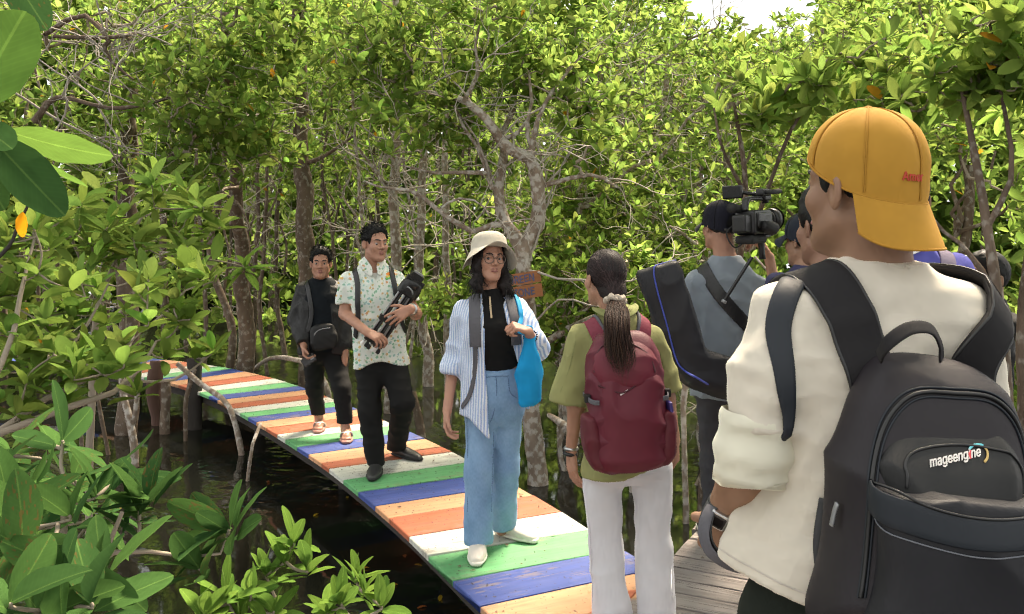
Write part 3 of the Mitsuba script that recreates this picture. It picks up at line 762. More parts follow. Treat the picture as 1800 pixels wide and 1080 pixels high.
# left bank, from back to front
bush('bush', 'pale lime bush of long drooping leaves at the left, behind the round leaved bush', scatter(g, 26, (240, 150), (375, 70), (4.2, 5.0)) + scatter(g, 7, (160, 70), (430, 40), (4.2, 4.6)) + scatter(g, 14, (280, 110), (400, 60), (4.0, 4.6)) + [(330, 330, 4.5), (270, 300, 4.6), (365, 400, 4.4), (330, 440, 4.4)],
     .15, 'mature', 501, .34, 8, [polyline([(150, wy(4.8), 4.8, .022), (165, 600, 4.7, .018), (200, 470, 4.6, .013), (250, 380, 4.6, .008)]), polyline([(165, 600, 4.7, .014), (260, 500, 4.5, .01), (330, 420, 4.4, .006)]), polyline([(180, 540, 4.7, .012), (130, 430, 4.5, .008), (100, 370, 4.5, .005)])], lod=1, droop=.35, limb_r=1.2)
bush('bush', 'round leaved green bush with bare grey branches reaching over the water at the left',
     scatter(g, 34, (150, 170), (560, 110), (3.1, 3.9)) + scatter(g, 10, (320, 60), (520, 60), (3.4, 3.8)) + scatter(g, 14, (50, 70), (430, 70), (3.0, 3.6)) + scatter(g, 8, (70, 90), (690, 40), (3.0, 3.4)) + scatter(g, 16, (120, 110), (635, 35), (3.0, 3.4)) + scatter(g, 20, (110, 130), (630, 40), (3.2, 3.8)) + [(375, 615, 3.6), (345, 625, 3.6), (290, 625, 3.5), (330, 575, 3.7), (240, 690, 3.3)],
     .105, 'mature', 502, .50, 7,
     [polyline([(-60, 800, 3.0, .016), (0, 762, 3.1, .014), (70, 735, 3.2, .013), (125, 715, 3.25, .012), (200, 690, 3.3, .010), (250, 645, 3.4, .008), (275, 600, 3.5, .005)]),
      polyline([(-50, 790, 3.0, .014), (40, 730, 3.2, .011), (100, 690, 3.3, .010), (165, 662, 3.4, .009), (215, 635, 3.4, .007), (235, 590, 3.5, .005)]),
      polyline([(200, 690, 3.3, .006), (250, 668, 3.4, .006), (290, 672, 3.5, .006), (330, 655, 3.6, .005), (372, 622, 3.6, .003)]),
      polyline([(100, 690, 3.3, .008), (120, 620, 3.4, .007), (160, 560, 3.5, .006), (190, 500, 3.5, .004)]),
      polyline([(-30, 700, 3.0, .012), (20, 600, 3.1, .010), (40, 500, 3.2, .008), (60, 420, 3.3, .005)]),
      polyline([(120, 620, 3.4, .006), (200, 600, 3.5, .005), (280, 560, 3.6, .004), (320, 520, 3.7, .003)])], lod=1, bark='twig_bark', spread=.5)
bush('sapling', 'lone whorl of lime leaves hanging left of the man in the black jacket', [(428, 462, 4.3), (432, 470, 4.3)], .135, 'young', 503, .30, 7,
     [polyline([(250, 470, 4.5, .008), (340, 455, 4.4, .006), (400, 462, 4.35, .004), (425, 468, 4.3, .003)])], cat_='twig', droop=.5, spread=.15)
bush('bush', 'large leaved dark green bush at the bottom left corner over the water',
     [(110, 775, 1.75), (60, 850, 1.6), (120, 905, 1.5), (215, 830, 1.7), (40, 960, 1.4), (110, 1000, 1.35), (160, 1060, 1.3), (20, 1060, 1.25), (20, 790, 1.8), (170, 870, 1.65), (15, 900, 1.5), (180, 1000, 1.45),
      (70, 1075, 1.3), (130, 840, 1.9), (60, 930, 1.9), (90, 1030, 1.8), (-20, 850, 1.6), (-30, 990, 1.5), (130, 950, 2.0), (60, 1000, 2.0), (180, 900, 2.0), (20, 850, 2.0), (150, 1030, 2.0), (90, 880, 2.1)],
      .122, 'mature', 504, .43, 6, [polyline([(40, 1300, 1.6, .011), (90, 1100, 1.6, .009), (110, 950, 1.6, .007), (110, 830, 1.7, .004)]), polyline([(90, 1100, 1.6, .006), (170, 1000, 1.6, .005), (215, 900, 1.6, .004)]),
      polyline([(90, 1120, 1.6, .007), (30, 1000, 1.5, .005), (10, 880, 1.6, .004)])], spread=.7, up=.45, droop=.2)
bush('branch', 'thin twig with big dark leaves reaching right over the black water', [(398, 925, 1.75), (402, 935, 1.75), (245, 900, 1.65), (350, 1000, 1.7), (262, 875, 1.65)], .115, 'mature', 505, .45, 6,
     [polyline([(150, 1010, 1.6, .006), (215, 965, 1.62, .005), (300, 975, 1.68, .004), (380, 978, 1.73, .003), (400, 940, 1.75, .002)])], cat_='branch', spread=.6, up=.5)
for i, (cs, lab) in enumerate([([(515, 955, 2.1), (500, 985, 2.1), (540, 1000, 2.05), (470, 1010, 2.1)], 'bright green seedling whorl at the bottom, left of the taller seedling tips'),
                               ([(640, 1040, 2.2), (600, 1060, 2.1), (670, 1065, 2.15), (625, 1015, 2.25), (575, 1075, 2.1)], 'bright green seedlings with upright tips nearest the painted boards'),
                               ([(395, 1050, 1.95), (440, 1045, 2.0), (360, 1080, 1.9), (420, 1090, 1.95), (480, 1075, 2.0)], 'bright green seedling whorls at the bottom beside the dark corner bush')]):
    x0 = np.mean([c[0] for c in cs])
    k = bush('seedling', lab, cs, .085, 'young', 510 + i, .38, 8, [polyline([(x0, wy(2.1) - 260, 2.1, .006), (x0, 1200, 2.1, .005), (x0, 1090, 2.08, .004)])], cat_='seedling', spread=.25, up=1.0)
    rg = np.random.default_rng(520 + i)
    for c in cs[:4]:      # the upright buds at the tips
        p = at(*c)
        part(k, 'bud', tube(resample([p, p + [rg.normal(0, .004), 0, .03], p + [rg.normal(0, .012), 0, .062]], 6), [.0022, .003, .003, .0026, .0018, .0006], 6), 'leaf_bud')
scene['leaf_bud'] = plain((.20, .30, .05), .5)

# the very near leaves at the top left, each placed by its base, tip and face
key = thing('branch', 'close-up broad green leaves hanging in at the top left corner', 'branch')
rng = np.random.default_rng(530)
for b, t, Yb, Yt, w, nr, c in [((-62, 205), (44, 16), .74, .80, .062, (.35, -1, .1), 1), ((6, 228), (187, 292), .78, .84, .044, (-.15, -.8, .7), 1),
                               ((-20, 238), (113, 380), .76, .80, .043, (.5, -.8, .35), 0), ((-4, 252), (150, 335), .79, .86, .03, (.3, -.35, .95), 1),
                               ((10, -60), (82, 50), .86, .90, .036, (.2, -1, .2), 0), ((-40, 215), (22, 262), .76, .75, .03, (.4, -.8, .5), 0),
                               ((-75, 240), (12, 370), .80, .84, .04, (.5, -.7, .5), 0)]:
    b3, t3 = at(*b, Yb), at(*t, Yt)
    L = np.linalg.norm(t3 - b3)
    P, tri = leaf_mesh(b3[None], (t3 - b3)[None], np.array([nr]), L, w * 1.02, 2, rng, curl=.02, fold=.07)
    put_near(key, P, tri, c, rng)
part(key, 'stem', tube(resample([at(-160, 330, .8), at(-80, 260, .77), at(-20, 232, .765), at(10, 226, .78)], 12), np.linspace(.006, .003, 12), 8), 'leaf_bud')
key = thing('branch', 'thin dark stem with an orange leaf at the left edge', 'branch')
part(key, 'stem', tube(resample([at(-20, 470, 2.6), at(18, 430, 2.6), at(32, 395, 2.6), at(55, 345, 2.6), at(50, 300, 2.6)], 14), np.linspace(.006, .003, 14), 6), 'dark_wood')
P, tri = leaf_mesh(at(40, 372, 2.58)[None], np.array([[-.05, -.1, -.9]]), np.array([[-.2, -1, .1]]), .075, .042, 2, rng)
part(key, 'leaf', tris(P[0], tri), 'leaf_skin', color=np.repeat([(.62, .27, .012)], P.shape[1], 0))

# stems and roots standing in the water at the left
for i, (pts, bk, lab) in enumerate([
    ([(214, 640, 7.4, .022), (216, 690, 7.4, .026), (228, 735, 7.4, .030), (235, 780, 7.4, .034), (234, 850, 7.4, .036)], 'bark_pale', 'pale spotted stem standing in the black water at the left'),
    ([(246, 650, 7.3, .018), (240, 700, 7.35, .02), (233, 745, 7.4, .02)], 'bark_pale', 'short pale stem joining the spotted stem in the water'),
    ([(170, 690, 7.8, .016), (178, 740, 7.8, .018), (192, 815, 7.8, .02), (194, 840, 7.8, .02)], 'bark', 'thin slanting stem in the water left of the spotted stem'),
    ([(150, 700, 7.0, .012), (143, 760, 7.0, .016), (146, 800, 7.0, .016), (146, 870, 7.0, .016)], 'bark', 'thin dark stem in the water near the left bush'),
    ([(310, 640, 8.0, .022), (350, 675, 8.0, .024), (395, 705, 7.9, .024), (412, 745, 7.8, .026), (424, 790, 7.8, .028), (426, 825, 7.8, .026)], 'bark_pale', 'curved grey prop root dropping into the water beside the boardwalk'),
    ([(342, 650, 8.3, .018), (330, 690, 8.3, .02), (325, 730, 8.3, .02), (324, 800, 8.3, .02)], 'bark', 'short dark root in the water left of the boardwalk edge'),
    ([(458, 745, 7.2, .012), (450, 765, 7.1, .014), (442, 790, 7.0, .014), (432, 870, 7.0, .014)], 'bark_pale', 'small root sticking out under the boardwalk edge'),
    ([(445, 650, 11.2, .02), (470, 633, 10.6, .026), (510, 631, 10.0, .028), (545, 645, 9.4, .03), (575, 690, 9.2, .032), (585, 760, 9.2, .032)], 'bark_pale', 'arched grey root behind the man in the black jacket'),
    ([(905, 610, 8.2, .03), (940, 615, 7.8, .032), (985, 585, 7.3, .03), (1030, 565, 7.0, .026), (1080, 545, 6.8, .02)], 'bark_pale', 'slanting pale branch between the bucket hat woman and the ponytail woman'),
    ([(985, 745, 6.4, .022), (965, 730, 6.5, .02), (1000, 752, 6.3, .024), (1040, 775, 6.2, .026), (1100, 850, 6.2, .026)], 'bark_pale', 'broken stick over the dark water left of the red backpack'),
    ([(1208, 640, 6.0, .022), (1205, 680, 6.0, .024), (1200, 720, 6.0, .018), (1203, 800, 6.0, .02), (1206, 950, 6.0, .022)], 'bark_pale', 'white peeling stem between the ponytail woman and the cameraman'),
    ([(725, 690, 8.6, .04), (735, 740, 8.5, .045), (742, 800, 8.4, .05), (748, 815, 8.4, .05)], 'bark', 'leaning spotted trunk base behind the tripod man'),
    ([(660, 680, 9.2, .02), (690, 683, 9.1, .02), (722, 690, 8.7, .02)], 'bark_pale', 'short horizontal grey stick behind the tripod man')]):
    l = polyline(pts)
    k = thing('root' if 'root' in lab else ('stick' if 'stick' in lab else ('branch' if 'branch' in lab else 'stem')), lab, 'root' if 'root' in lab else ('stick' if 'stick' in lab else ('branch' if 'branch' in lab else 'stem')))
    scene[k] = mikit.ply(limb_mesh(l, 9, 600 + i), bk, smooth=True)
k = thing('post', 'reddish brown round post in the water at the bend of the boardwalk', 'post')
part(k, 'shaft', limb_mesh(polyline([(278, 635, 9.0, .07), (276, 700, 9.0, .075), (279, 760, 9.0, .07), (280, 800, 9.0, .08)]), 12, 3), 'red_bark')
part(k, 'stub', limb_mesh(polyline([(288, 672, 8.6, .045), (289, 720, 8.6, .045), (290, 772, 8.6, .05), (290, 810, 8.6, .05)]), 10, 4), 'bark')
scene['red_bark'] = plain((.10, .055, .04), .9)
k = thing('post', 'dark round post at the left edge of the far boardwalk', 'post')
scene[k] = mikit.ply(limb_mesh(polyline([(342, 630, 8.8, .07), (343, 680, 8.8, .07), (342, 740, 8.8, .07), (342, 800, 8.8, .07)]), 12, 5), 'dark_wood', smooth=True)

# leaves floating on the water
rng = np.random.default_rng(540)
for i, (px, py) in enumerate([(610, 878), (710, 977), (728, 995), (775, 1048), (750, 1068), (650, 1000), (560, 905), (470, 850), (700, 1030)]):
    Y = F * (EYE - WATER) / (py - CY)
    p = at(px, py, Y) + [0, 0, .006]
    a = rng.uniform(0, 6.28)
    P, tri = leaf_mesh(p[None], np.array([[math.cos(a), math.sin(a), .02]]), np.array([[0, 0, 1.0]]), rng.uniform(.04, .07), .025, 1, rng)
    k = thing('fallen_leaf', ['yellow leaf floating on the water below the man in black', 'brown leaf floating beside the third blue board', 'orange leaf floating beside the third blue board', 'yellow leaf floating by the nearest blue board, close to the boards', 'brown leaf floating at the bottom edge near the seedlings', 'orange leaf floating left of the boards, above the seedlings', 'yellow leaf floating level with the white board under the tripod man', 'brown leaf floating in the middle of the black water, leftmost', 'orange leaf floating at the bottom, left of the nearest peach board'][i], 'leaf', 'fallen leaves floating on the water')
    scene[k] = shape(tris(P[0], tri), 'leaf_skin', True, np.repeat([[(.5, .33, .03), (.3, .10, .03), (.45, .22, .03)][i % 3]], P.shape[1], 0))

# the sign
k = thing('sign', 'small orange board with blue handwriting nailed to the forked tree', 'sign')
c = at(919, 503, 6.72)
ex, ez = unit(np.array([1, .12, .14])), unit(np.array([-.13, 0, 1.0]))
ny = np.cross(ez, ex) * -1
ny = unit(np.cross(ex, ez))
M = np.eye(4)
M[:3, 0], M[:3, 1], M[:3, 2], M[:3, 3] = ex, ez, ny, c
for j, (h, z0) in enumerate([(.088, .056), (.10, -.048)]):      # two boards
    bx = trimesh.creation.box([.29, h, .018])
    bx.apply_translation([0, z0, 0])
    bx.apply_transform(M)
    part(k, 'plank', bx, 'sign_wood', smooth=False)
scene['sign_wood'] = {'type': 'principled', 'roughness': .8, 'base_color': proc(lambda p, n, uv: mix((.22, .085, .035), (.34, .14, .055), fbm(p.x * 20, p.y * 20, p.z * 140, 3)))}
scene['sign_paint'] = plain((.075, .08, .17), .8)
for txt, x0, z0, h in [('GREEN', -.11, .028, .055), ('ZONE', -.085, -.075, .055)]:
    tm = meshkit.text_mesh(txt, h, .003, bold=True)
    v = np.array(tm.vertices)
    v[:, 2] += .0092
    v[:, 1] += np.sin(v[:, 0] * 40) * .003
    v[:, 0] = v[:, 0] * .82 + x0
    v[:, 1] += z0
    tm = tris(v, tm.faces)
    tm.apply_transform(M)
    part(k, 'lettering', tm, 'sign_paint', smooth=False)
# ------------------------------------------------------------------ implicit surfaces for people, clothes and bags
def smin(a, b, k):
    h = np.clip(.5 + .5 * (b - a) / k, 0, 1)
    return b * (1 - h) + a * h - k * h * (1 - h)


def smax(a, b, k):
    return -smin(-a, -b, k)


def cap(a, b, ra, rb=None):
    a, b = np.asarray(a, float), np.asarray(b, float)
    rb = ra if rb is None else rb
    ab = b - a
    L = max(ab @ ab, 1e-12)

    def f(p):
        t = np.clip((p - a) @ ab / L, 0, 1)
        return np.linalg.norm(p - a - t[:, None] * ab, axis=1) - (ra + (rb - ra) * t)
    return f


def sph(c, r):
    c = np.asarray(c, float)
    return lambda p: np.linalg.norm(p - c, axis=1) - r


def ell(c, r):
    c, r = np.asarray(c, float), np.asarray(r, float)

    def f(p):
        q = (p - c) / r
        k0 = np.linalg.norm(q, axis=1)
        k1 = np.linalg.norm(q / r, axis=1)
        return k0 * (k0 - 1) / np.maximum(k1, 1e-9)
    return f


def union(k, *fs):
    def f(p):
        d = fs[0](p)
        for g in fs[1:]:
            d = smin(d, g(p), k) if k > 0 else np.minimum(d, g(p))
        return d
    return f


def chain(pts, rs, k=.02):
    """Capsules through the points."""
    return union(k, *[cap(pts[i], pts[i + 1], rs[i], rs[i + 1]) for i in range(len(pts) - 1)])


class Frame:
    """Origin, forward (y), up (z); x is to the right of what faces forward."""

    def __init__(s, o, fwd, up=(0, 0, 1)):
        s.o = np.asarray(o, float)
        s.z = unit(up)
        y = np.asarray(fwd, float)
        s.y = unit(y - s.z * (y @ s.z))
        s.x = np.cross(s.y, s.z)
        s.R = np.stack([s.x, s.y, s.z], 1)

    def local(s, p):
        return (p - s.o) @ s.R

    def world(s, p):
        return np.asarray(p, float) @ s.R.T + s.o

    def put(s, m, scale=1.0):
        return tris(s.world(np.asarray(m.vertices) * scale), m.faces)


def loft(fr, st, p=2.3, soft=.02):
    """A body whose cross-section is an ellipse-like ring (z, cx, cy, rx, ry) at each height of the frame."""
    from scipy.interpolate import PchipInterpolator
    st = np.asarray(st, float)
    st = st[np.argsort(st[:, 0])]
    ip = PchipInterpolator(st[:, 0], st[:, 1:])
    z0, z1 = st[0, 0], st[-1, 0]

    def f(q):
        l = fr.local(q)
        c = ip(np.clip(l[:, 2], z0, z1))
        e = (np.abs((l[:, 0] - c[:, 0]) / c[:, 2]) ** p + np.abs((l[:, 1] - c[:, 1]) / c[:, 3]) ** p) ** (1 / p)
        d = (e - 1) * np.minimum(c[:, 2], c[:, 3])
        return smax(smax(d, l[:, 2] - z1, soft), z0 - l[:, 2], soft)
    return f


def half(o, n):
    """Negative on the side against n."""
    o, n = np.asarray(o, float), unit(n)
    return lambda p: (p - o) @ n


def cut(f, *gs, k=.004):
    def h(p):
        d = f(p)
        for g in gs:
            d = smax(d, g(p), k)
        return d
    return h


def minus(f, *gs, k=.004):
    return cut(f, *[(lambda p, g=g: -g(p)) for g in gs], k=k)


def folds(f, amp, scale, seed=0, stretch=(1, 1, 1), fr=None):
    """Cloth folds: ridged noise, drawn out along the small components of stretch."""
    st = np.asarray(stretch, float) * scale

    def g(p):
        q = (fr.local(p) if fr is not None else p) * st
        n = 1 - np.abs(2 * nnoise(q + 1.7 * (nnoise(q * .5 + 9, seed + 5)[:, None] - .5), seed) - 1)
        m = nnoise(q * 2.1 + 31, seed + 1)
        return f(p) - amp * (n ** 2 - .35 + .3 * (m - .5))
    return g


def mesh(f, lo, hi, h):
    """Surface nets over the box, evaluated only near the surface."""
    lo, hi = np.asarray(lo, float), np.asarray(hi, float)
    h = h * 1.2 if h > .005 else h
    nb = 6
    n = np.maximum(np.ceil((hi - lo) / h / nb).astype(int), 1)
    B = np.stack(np.meshgrid(*[np.arange(k) for k in n], indexing='ij'), -1).reshape(-1, 3)
    cen = lo + (B + .5) * nb * h
    dc = f(cen)
    near = np.abs(dc) < nb * h * .87 * 1.35 + .012
    D = np.where(dc < 0, -1.0, 1.0).reshape(n)
    D = np.repeat(np.repeat(np.repeat(D, nb, 0), nb, 1), nb, 2)
    loc = np.stack(np.meshgrid(*[np.arange(nb)] * 3, indexing='ij'), -1).reshape(-1, 3)
    idx = (B[near][:, None] * nb + loc[None]).reshape(-1, 3)
    d = np.concatenate([f(lo + part_ * h) for part_ in np.array_split(idx, max(1, len(idx) // 200000))]) if len(idx) else np.zeros(0)
    D[idx[:, 0], idx[:, 1], idx[:, 2]] = d
    S = D < 0
    cor = [(a, b, c) for a in (0, 1) for b in (0, 1) for c in (0, 1)]
    sh = tuple(x - 1 for x in D.shape)
    cnt = sum(S[a:a + sh[0], b:b + sh[1], c:c + sh[2]].astype(np.int8) for a, b, c in cor)
    cells = np.argwhere((cnt > 0) & (cnt < 8))
    if not len(cells):
        raise ValueError('empty surface')
    vals = {c: D[cells[:, 0] + c[0], cells[:, 1] + c[1], cells[:, 2] + c[2]] for c in cor}
    acc, num = np.zeros((len(cells), 3)), np.zeros(len(cells))
    for a in cor:
        for ax in range(3):
            if a[ax] == 0:
                b = tuple(a[i] + (i == ax) for i in range(3))
                va, vb = vals[a], vals[b]
                x = (va < 0) != (vb < 0)
                t = np.where(x, va / np.where(x, va - vb, 1), 0)
                pt = np.array(a, float)[None].repeat(len(cells), 0)
                pt[:, ax] += t
                acc += pt * x[:, None]
                num += x
    V = lo + (cells + acc / num[:, None]) * h
    ids = np.full(sh, -1)
    ids[cells[:, 0], cells[:, 1], cells[:, 2]] = np.arange(len(cells))
    F_ = []
    for ax in range(3):
        sl0 = [slice(None)] * 3
        sl1 = [slice(None)] * 3
        sl0[ax], sl1[ax] = slice(0, -1), slice(1, None)
        ch = S[tuple(sl0)] != S[tuple(sl1)]
        e = np.argwhere(ch)
        b, c = (ax + 1) % 3, (ax + 2) % 3
        ok = (e[:, b] > 0) & (e[:, c] > 0) & (e[:, b] < sh[b]) & (e[:, c] < sh[c]) & (e[:, ax] < sh[ax])
        e = e[ok]
        q = []
        for ob, oc in ((-1, -1), (0, -1), (0, 0), (-1, 0)):
            k = e.copy()
            k[:, b] += ob
            k[:, c] += oc
            q.append(ids[k[:, 0], k[:, 1], k[:, 2]])
        q = np.stack(q, 1)
        s = S[e[:, 0], e[:, 1], e[:, 2]]
        q[~s] = q[~s][:, ::-1]
        F_.append(q[(q >= 0).all(1)])
    q = np.vstack(F_)
    return tris(V, np.vstack([q[:, [0, 1, 2]], q[:, [0, 2, 3]]]))


def ray(px, py):
    return unit(np.array([(px - CX) / F, 1.0, -(py - CY) / F]))


EYE3 = np.array([0, 0, EYE])


def grad(f, p, e=.002):
    return unit(np.stack([f(p + np.eye(3)[i] * e) - f(p - np.eye(3)[i] * e) for i in range(3)], 1))


def on(f, pts, lift=.004, y0=.6, y1=12.0):
    """The points of the surface f that the photograph shows at these pixels, lifted a little along the normal."""
    d = np.array([ray(*p[:2]) for p in pts])
    t = np.full(len(pts), y0)
    for _ in range(160):
        t = np.minimum(t + np.clip(f(EYE3 + d * t[:, None]), -.02, .15) * .7, y1)
    P = EYE3 + d * t[:, None]
    n = grad(f, P)
    return P + n * lift, n


def lay(f, pts, width, thick, lift=.004, sub=24, y0=.6, y1=12.0):
    P, n = on(f, pts, lift, y0, y1)
    return strap(P, n, width, thick, sub)


def cord(f, pts, r, lift=.002, sub=24, sides=6, y0=.6):
    P, n = on(f, pts, lift, y0)
    return tube(resample(P, sub), r, sides)


# ------------------------------------------------------------------ heads and hands
def head_sdf(fr, s=1.0, jaw=1.0, nose=1.0, ears=True):
    X = lambda x, y, z: [(x, y, z), (-x, y, z)]
    base = [(ell((0, -.015, .032), (.0735, .093, .088)), 0), (ell((0, .032, -.046), (.055 * jaw, .052, .070)), .03), (sph((0, .066, -.101), .017), .03)]
    for sg in (-1, 1):
        base += [(cap((sg * .050 * jaw, .0, -.060), (sg * .02, .060, -.102), .013), .03), (sph((sg * .041, .056, -.026), .020), .025), (cap((sg * .046, .058, .024), (sg * .008, .080, .022), .0095), .014)]
    sock = [sph((sg * .031, .097, .000), .0185) for sg in (-1, 1)]
    add = [(cap((0, .082, .014), (0, .103 * (.97 + .03 * nose), -.027), .0055, .0105 * nose), .012)]
    for sg in (-1, 1):
        add += [(sph((sg * .0125 * nose, .091, -.032), .0078 * nose), .007), (cap((sg * .019, .0795, -.0585), (0, .0895, -.056), .0045, .0062), .006),
                (cap((sg * .017, .0785, -.069), (0, .0875, -.0695), .0048, .007), .006), (cap((sg * .045, .066, .0072), (sg * .019, .0765, .0076), .0058), .006), (cap((sg * .043, .066, -.0098), (sg * .019, .076, -.0098), .0046), .006)]
    ear = []
    if ears:
        for sg in (-1, 1):
            ear.append((sg, sg * .0755))

    def f(p):
        q = fr.local(p) / s
        d = base[0][0](q)
        for g, k in base[1:]:
            d = smin(d, g(q), k)
        for g in sock:
            d = smax(d, -g(q), .014)
        for g, k in add:
            d = smin(d, g(q), k)
        for sg, x in ear:
            c, sn = .9, .43
            l = q - np.array([x + sg * .004, -.010, -.010])
            l = np.stack([l[:, 0] * c + sg * l[:, 1] * sn, -sg * l[:, 0] * sn + l[:, 1] * c, l[:, 2]], 1)
            e = ell((0, -.004, .002), (.0075, .0185, .032))(l)
            e = smax(e, -ell((sg * .009, -.001, .003), (.008, .0105, .019))(l), .004)
            d = smin(d, e, .007)
        return d * s
    return f


def face_parts(key, fr, s, lip=(.30, .12, .10), brow_w=1.0, gaze=(0, 0), white=True):
    for sg in (-1, 1):
        e = trimesh.creation.icosphere(3, .0128)
        part(key, 'eye', fr.put(tris(e.vertices + [sg * .031, .0655, -.001], e.faces), s), 'eye_white', label=None)
        i = trimesh.creation.icosphere(2, .0090)
        part(key, 'iris', fr.put(tris(i.vertices + [sg * .031 + gaze[0], .0704, gaze[1] - .001], i.faces), s), 'black_gloss')
        pts = np.array([(sg * .013, .0915, .020), (sg * .026, .0885, .0265), (sg * .039, .0765, .0265), (sg * .050, .062, .019)])
        part(key, 'eyebrow', fr.put(tube(resample(pts, 9), np.array([.0018, .0028, .0032, .0034, .0034, .003, .0026, .002, .001]) * brow_w, 6, flat=(1, 1)), s), 'black_hair')
    for z, y, r in ((-.0565, .0932, .0042), (-.0685, .0922, .0056)):
        pts = np.array([(-.019, y - .0115, z - .001), (-.010, y - .0035, z + .0012), (0, y - .0012, z), (.010, y - .0035, z + .0012), (.019, y - .0115, z - .001)])
        part(key, 'lip', fr.put(tube(resample(pts, 11), np.array([.0012, .0028, .0038, .0044, .0046, .0044, .0046, .0044, .0038, .0028, .0012]) / .0046 * r, 8), s), 'lips')


scene['eye_white'] = plain((.30, .27, .25), .25, specular=.5)
scene['black_gloss'] = plain((.012, .010, .010), .18, specular=.5)
scene['lips'] = plain((.24, .085, .075), .42)
scene['black_hair'] = plain((.012, .010, .010), .5)


def short_hair(fr, s=1.0, thick=.012, line=None, front=.080, top=.012):
    line = line or [(-.125, -.078), (-.06, -.072), (-.025, -.040), (-.01, .004), (.012, .012), (.026, -.012), (.036, -.004), (.045, .035), (.055, .060), (.07, front), (.12, front + .01)]
    ly, lz = zip(*line)

    def f(p):
        q = fr.local(p) / s
        n = nnoise(q * [150, 55, 55], 3) + .7 * nnoise(q * [300, 110, 110], 4)
        hz = np.interp(q[:, 1], ly, lz) + .014 * np.clip((np.abs(q[:, 0]) - .030) / .02, 0, 1) * np.clip((q[:, 1] - .04) / .01, 0, 1) + .016 * (nnoise(q * 70, 8) - .5) + .006 * (nnoise(q * 200, 9) - .5)
        t = np.clip((q[:, 2] - hz) / .030, 0, 1)
        off = (.0015 + thick * t ** .7) + top * np.clip((q[:, 2] - .06) / .06, 0, 1) * np.clip((q[:, 1] + .09) / .12, 0, 1)
        d = ell((0, -.015, .032), (.0735, .093, .088))(q) - off - .0065 * (n - .85) * (.25 + .75 * t)
        return smax(d, hz - q[:, 2], .004) * s
    return f


def hand(wrist, fd, pn, side, curl=(.5, .7, .4), thumb=(.6, .75, .2), tcurl=.3, spread=.06, size=1.0, fan=None):
    """side +1: a right hand. fd: where the fingers point; pn: where the palm faces."""
    w, fd = np.asarray(wrist, float), unit(fd)
    pn = np.asarray(pn, float)
    pn = unit(pn - fd * (fd @ pn))
    lat = np.cross(fd, pn) * side
    P = lambda a, b, c: w + size * (fd * a + lat * b + pn * c)
    fs = []
    kn = [(.088, .030), (.092, .0095), (.087, -.011), (.078, -.029)]
    palm = [cap(P(0, .012 - i * .008, 0), P(a, b, 0), .016 * size, .0115 * size) for i, (a, b) in enumerate(kn)]
    palm.append(cap(P(.02, .018, .004), P(.055, .026, .006), .016 * size, .012 * size))
    fs.append(union(.010 * size, *palm))
    lens = [(.043, .026, .021), (.047, .029, .022), (.043, .027, .021), (.034, .021, .019)]
    for i, (a, b) in enumerate(kn):
        cu = curl if not isinstance(curl[0], (tuple, list)) else curl[i]
        p, ang = P(a, b, 0), 0
        rr = [.0095, .0088, .0080, .0066] if i < 3 else [.0084, .0078, .0070, .0060]
        seg = []
        sp = (1.5 - i) * spread
        for k in range(3):
            ang += cu[k]
            d = fd * math.cos(ang) + pn * math.sin(ang)
            d = unit(d + lat * sp * math.cos(ang))
            q = p + d * lens[i][k] * size
            seg.append(cap(p, q, rr[k] * size, rr[k + 1] * size))
            p = q
        fs.append(union(.002, *seg))
    p = P(.028, .027, .006)
    d = unit(fd * thumb[0] + lat * thumb[1] + pn * thumb[2])
    seg = []
    for k, (L, r0, r1) in enumerate(((.036, .0135, .0105), (.030, .0105, .0095), (.025, .0095, .007))):
        q = p + d * L * size
        seg.append(cap(p, q, r0 * size, r1 * size))
        p = q
        d = unit(d + (fd * .6 + pn * .5 - lat * .5) * tcurl)
    fs.append(union(.004, *seg))
    g = union(.0045 * size, *fs)
    return g


def skin_mesh(f, boxes, lo, hi, h=.011):
    """The body as one surface: coarse where clothes hide it, fine in the boxes (centre, half size, step)."""
    out = []

    def outside(p):
        d = f(p)
        return d
    ms = mesh(outside, lo, hi, h)
    v, fc = np.asarray(ms.vertices), np.asarray(ms.faces)
    c = v[fc].mean(1)
    keep = np.ones(len(fc), bool)
    for bc, bh, _ in boxes:
        keep &= ~(np.abs(c - bc) < np.asarray(bh) - h * .5).all(1)
    out.append(tris(v, fc[keep]))
    for bc, bh, bs in boxes:
        out.append(mesh(f, np.asarray(bc) - bh, np.asarray(bc) + bh, bs))
    m = cat(out)
    m.remove_unreferenced_vertices()
    return m


def bounds(pts, pad):
    p = np.asarray(pts, float)
    return p.min(0) - pad, p.max(0) + pad


# cloth: colour per vertex, one weave bump for all
scene['cloth'] = {'type': 'twosided', 'bsdf': {'type': 'principled', 'base_color': VC, 'roughness': .88, 'specular': .25, 'sheen': .3}}
scene['nylon'] = {'type': 'twosided', 'bsdf': {'type': 'principled', 'base_color': VC, 'roughness': .58, 'specular': .4, 'sheen': .2}}
scene['skin'] = {'type': 'principled', 'base_color': VC, 'roughness': .48, 'specular': .4}
scene['black_plastic'] = plain((.010, .010, .0105), .38, specular=.5)
scene['rubber'] = plain((.011, .011, .0115), .75)
scene['steel'] = plain((.5, .5, .5), .3, metallic=1.0)
scene['silver_plastic'] = plain((.30, .31, .32), .35, metallic=.6)
scene['white_plastic'] = plain((.75, .75, .73), .4)


def dress(key, name, m, col, bsdf='cloth', seed=0, amount=.05, scale=25.0, **kw):
    v = np.asarray(m.vertices)
    return part(key, name, m, bsdf, smooth=True, color=tint(len(v), col, amount, seed, v, scale), **kw)


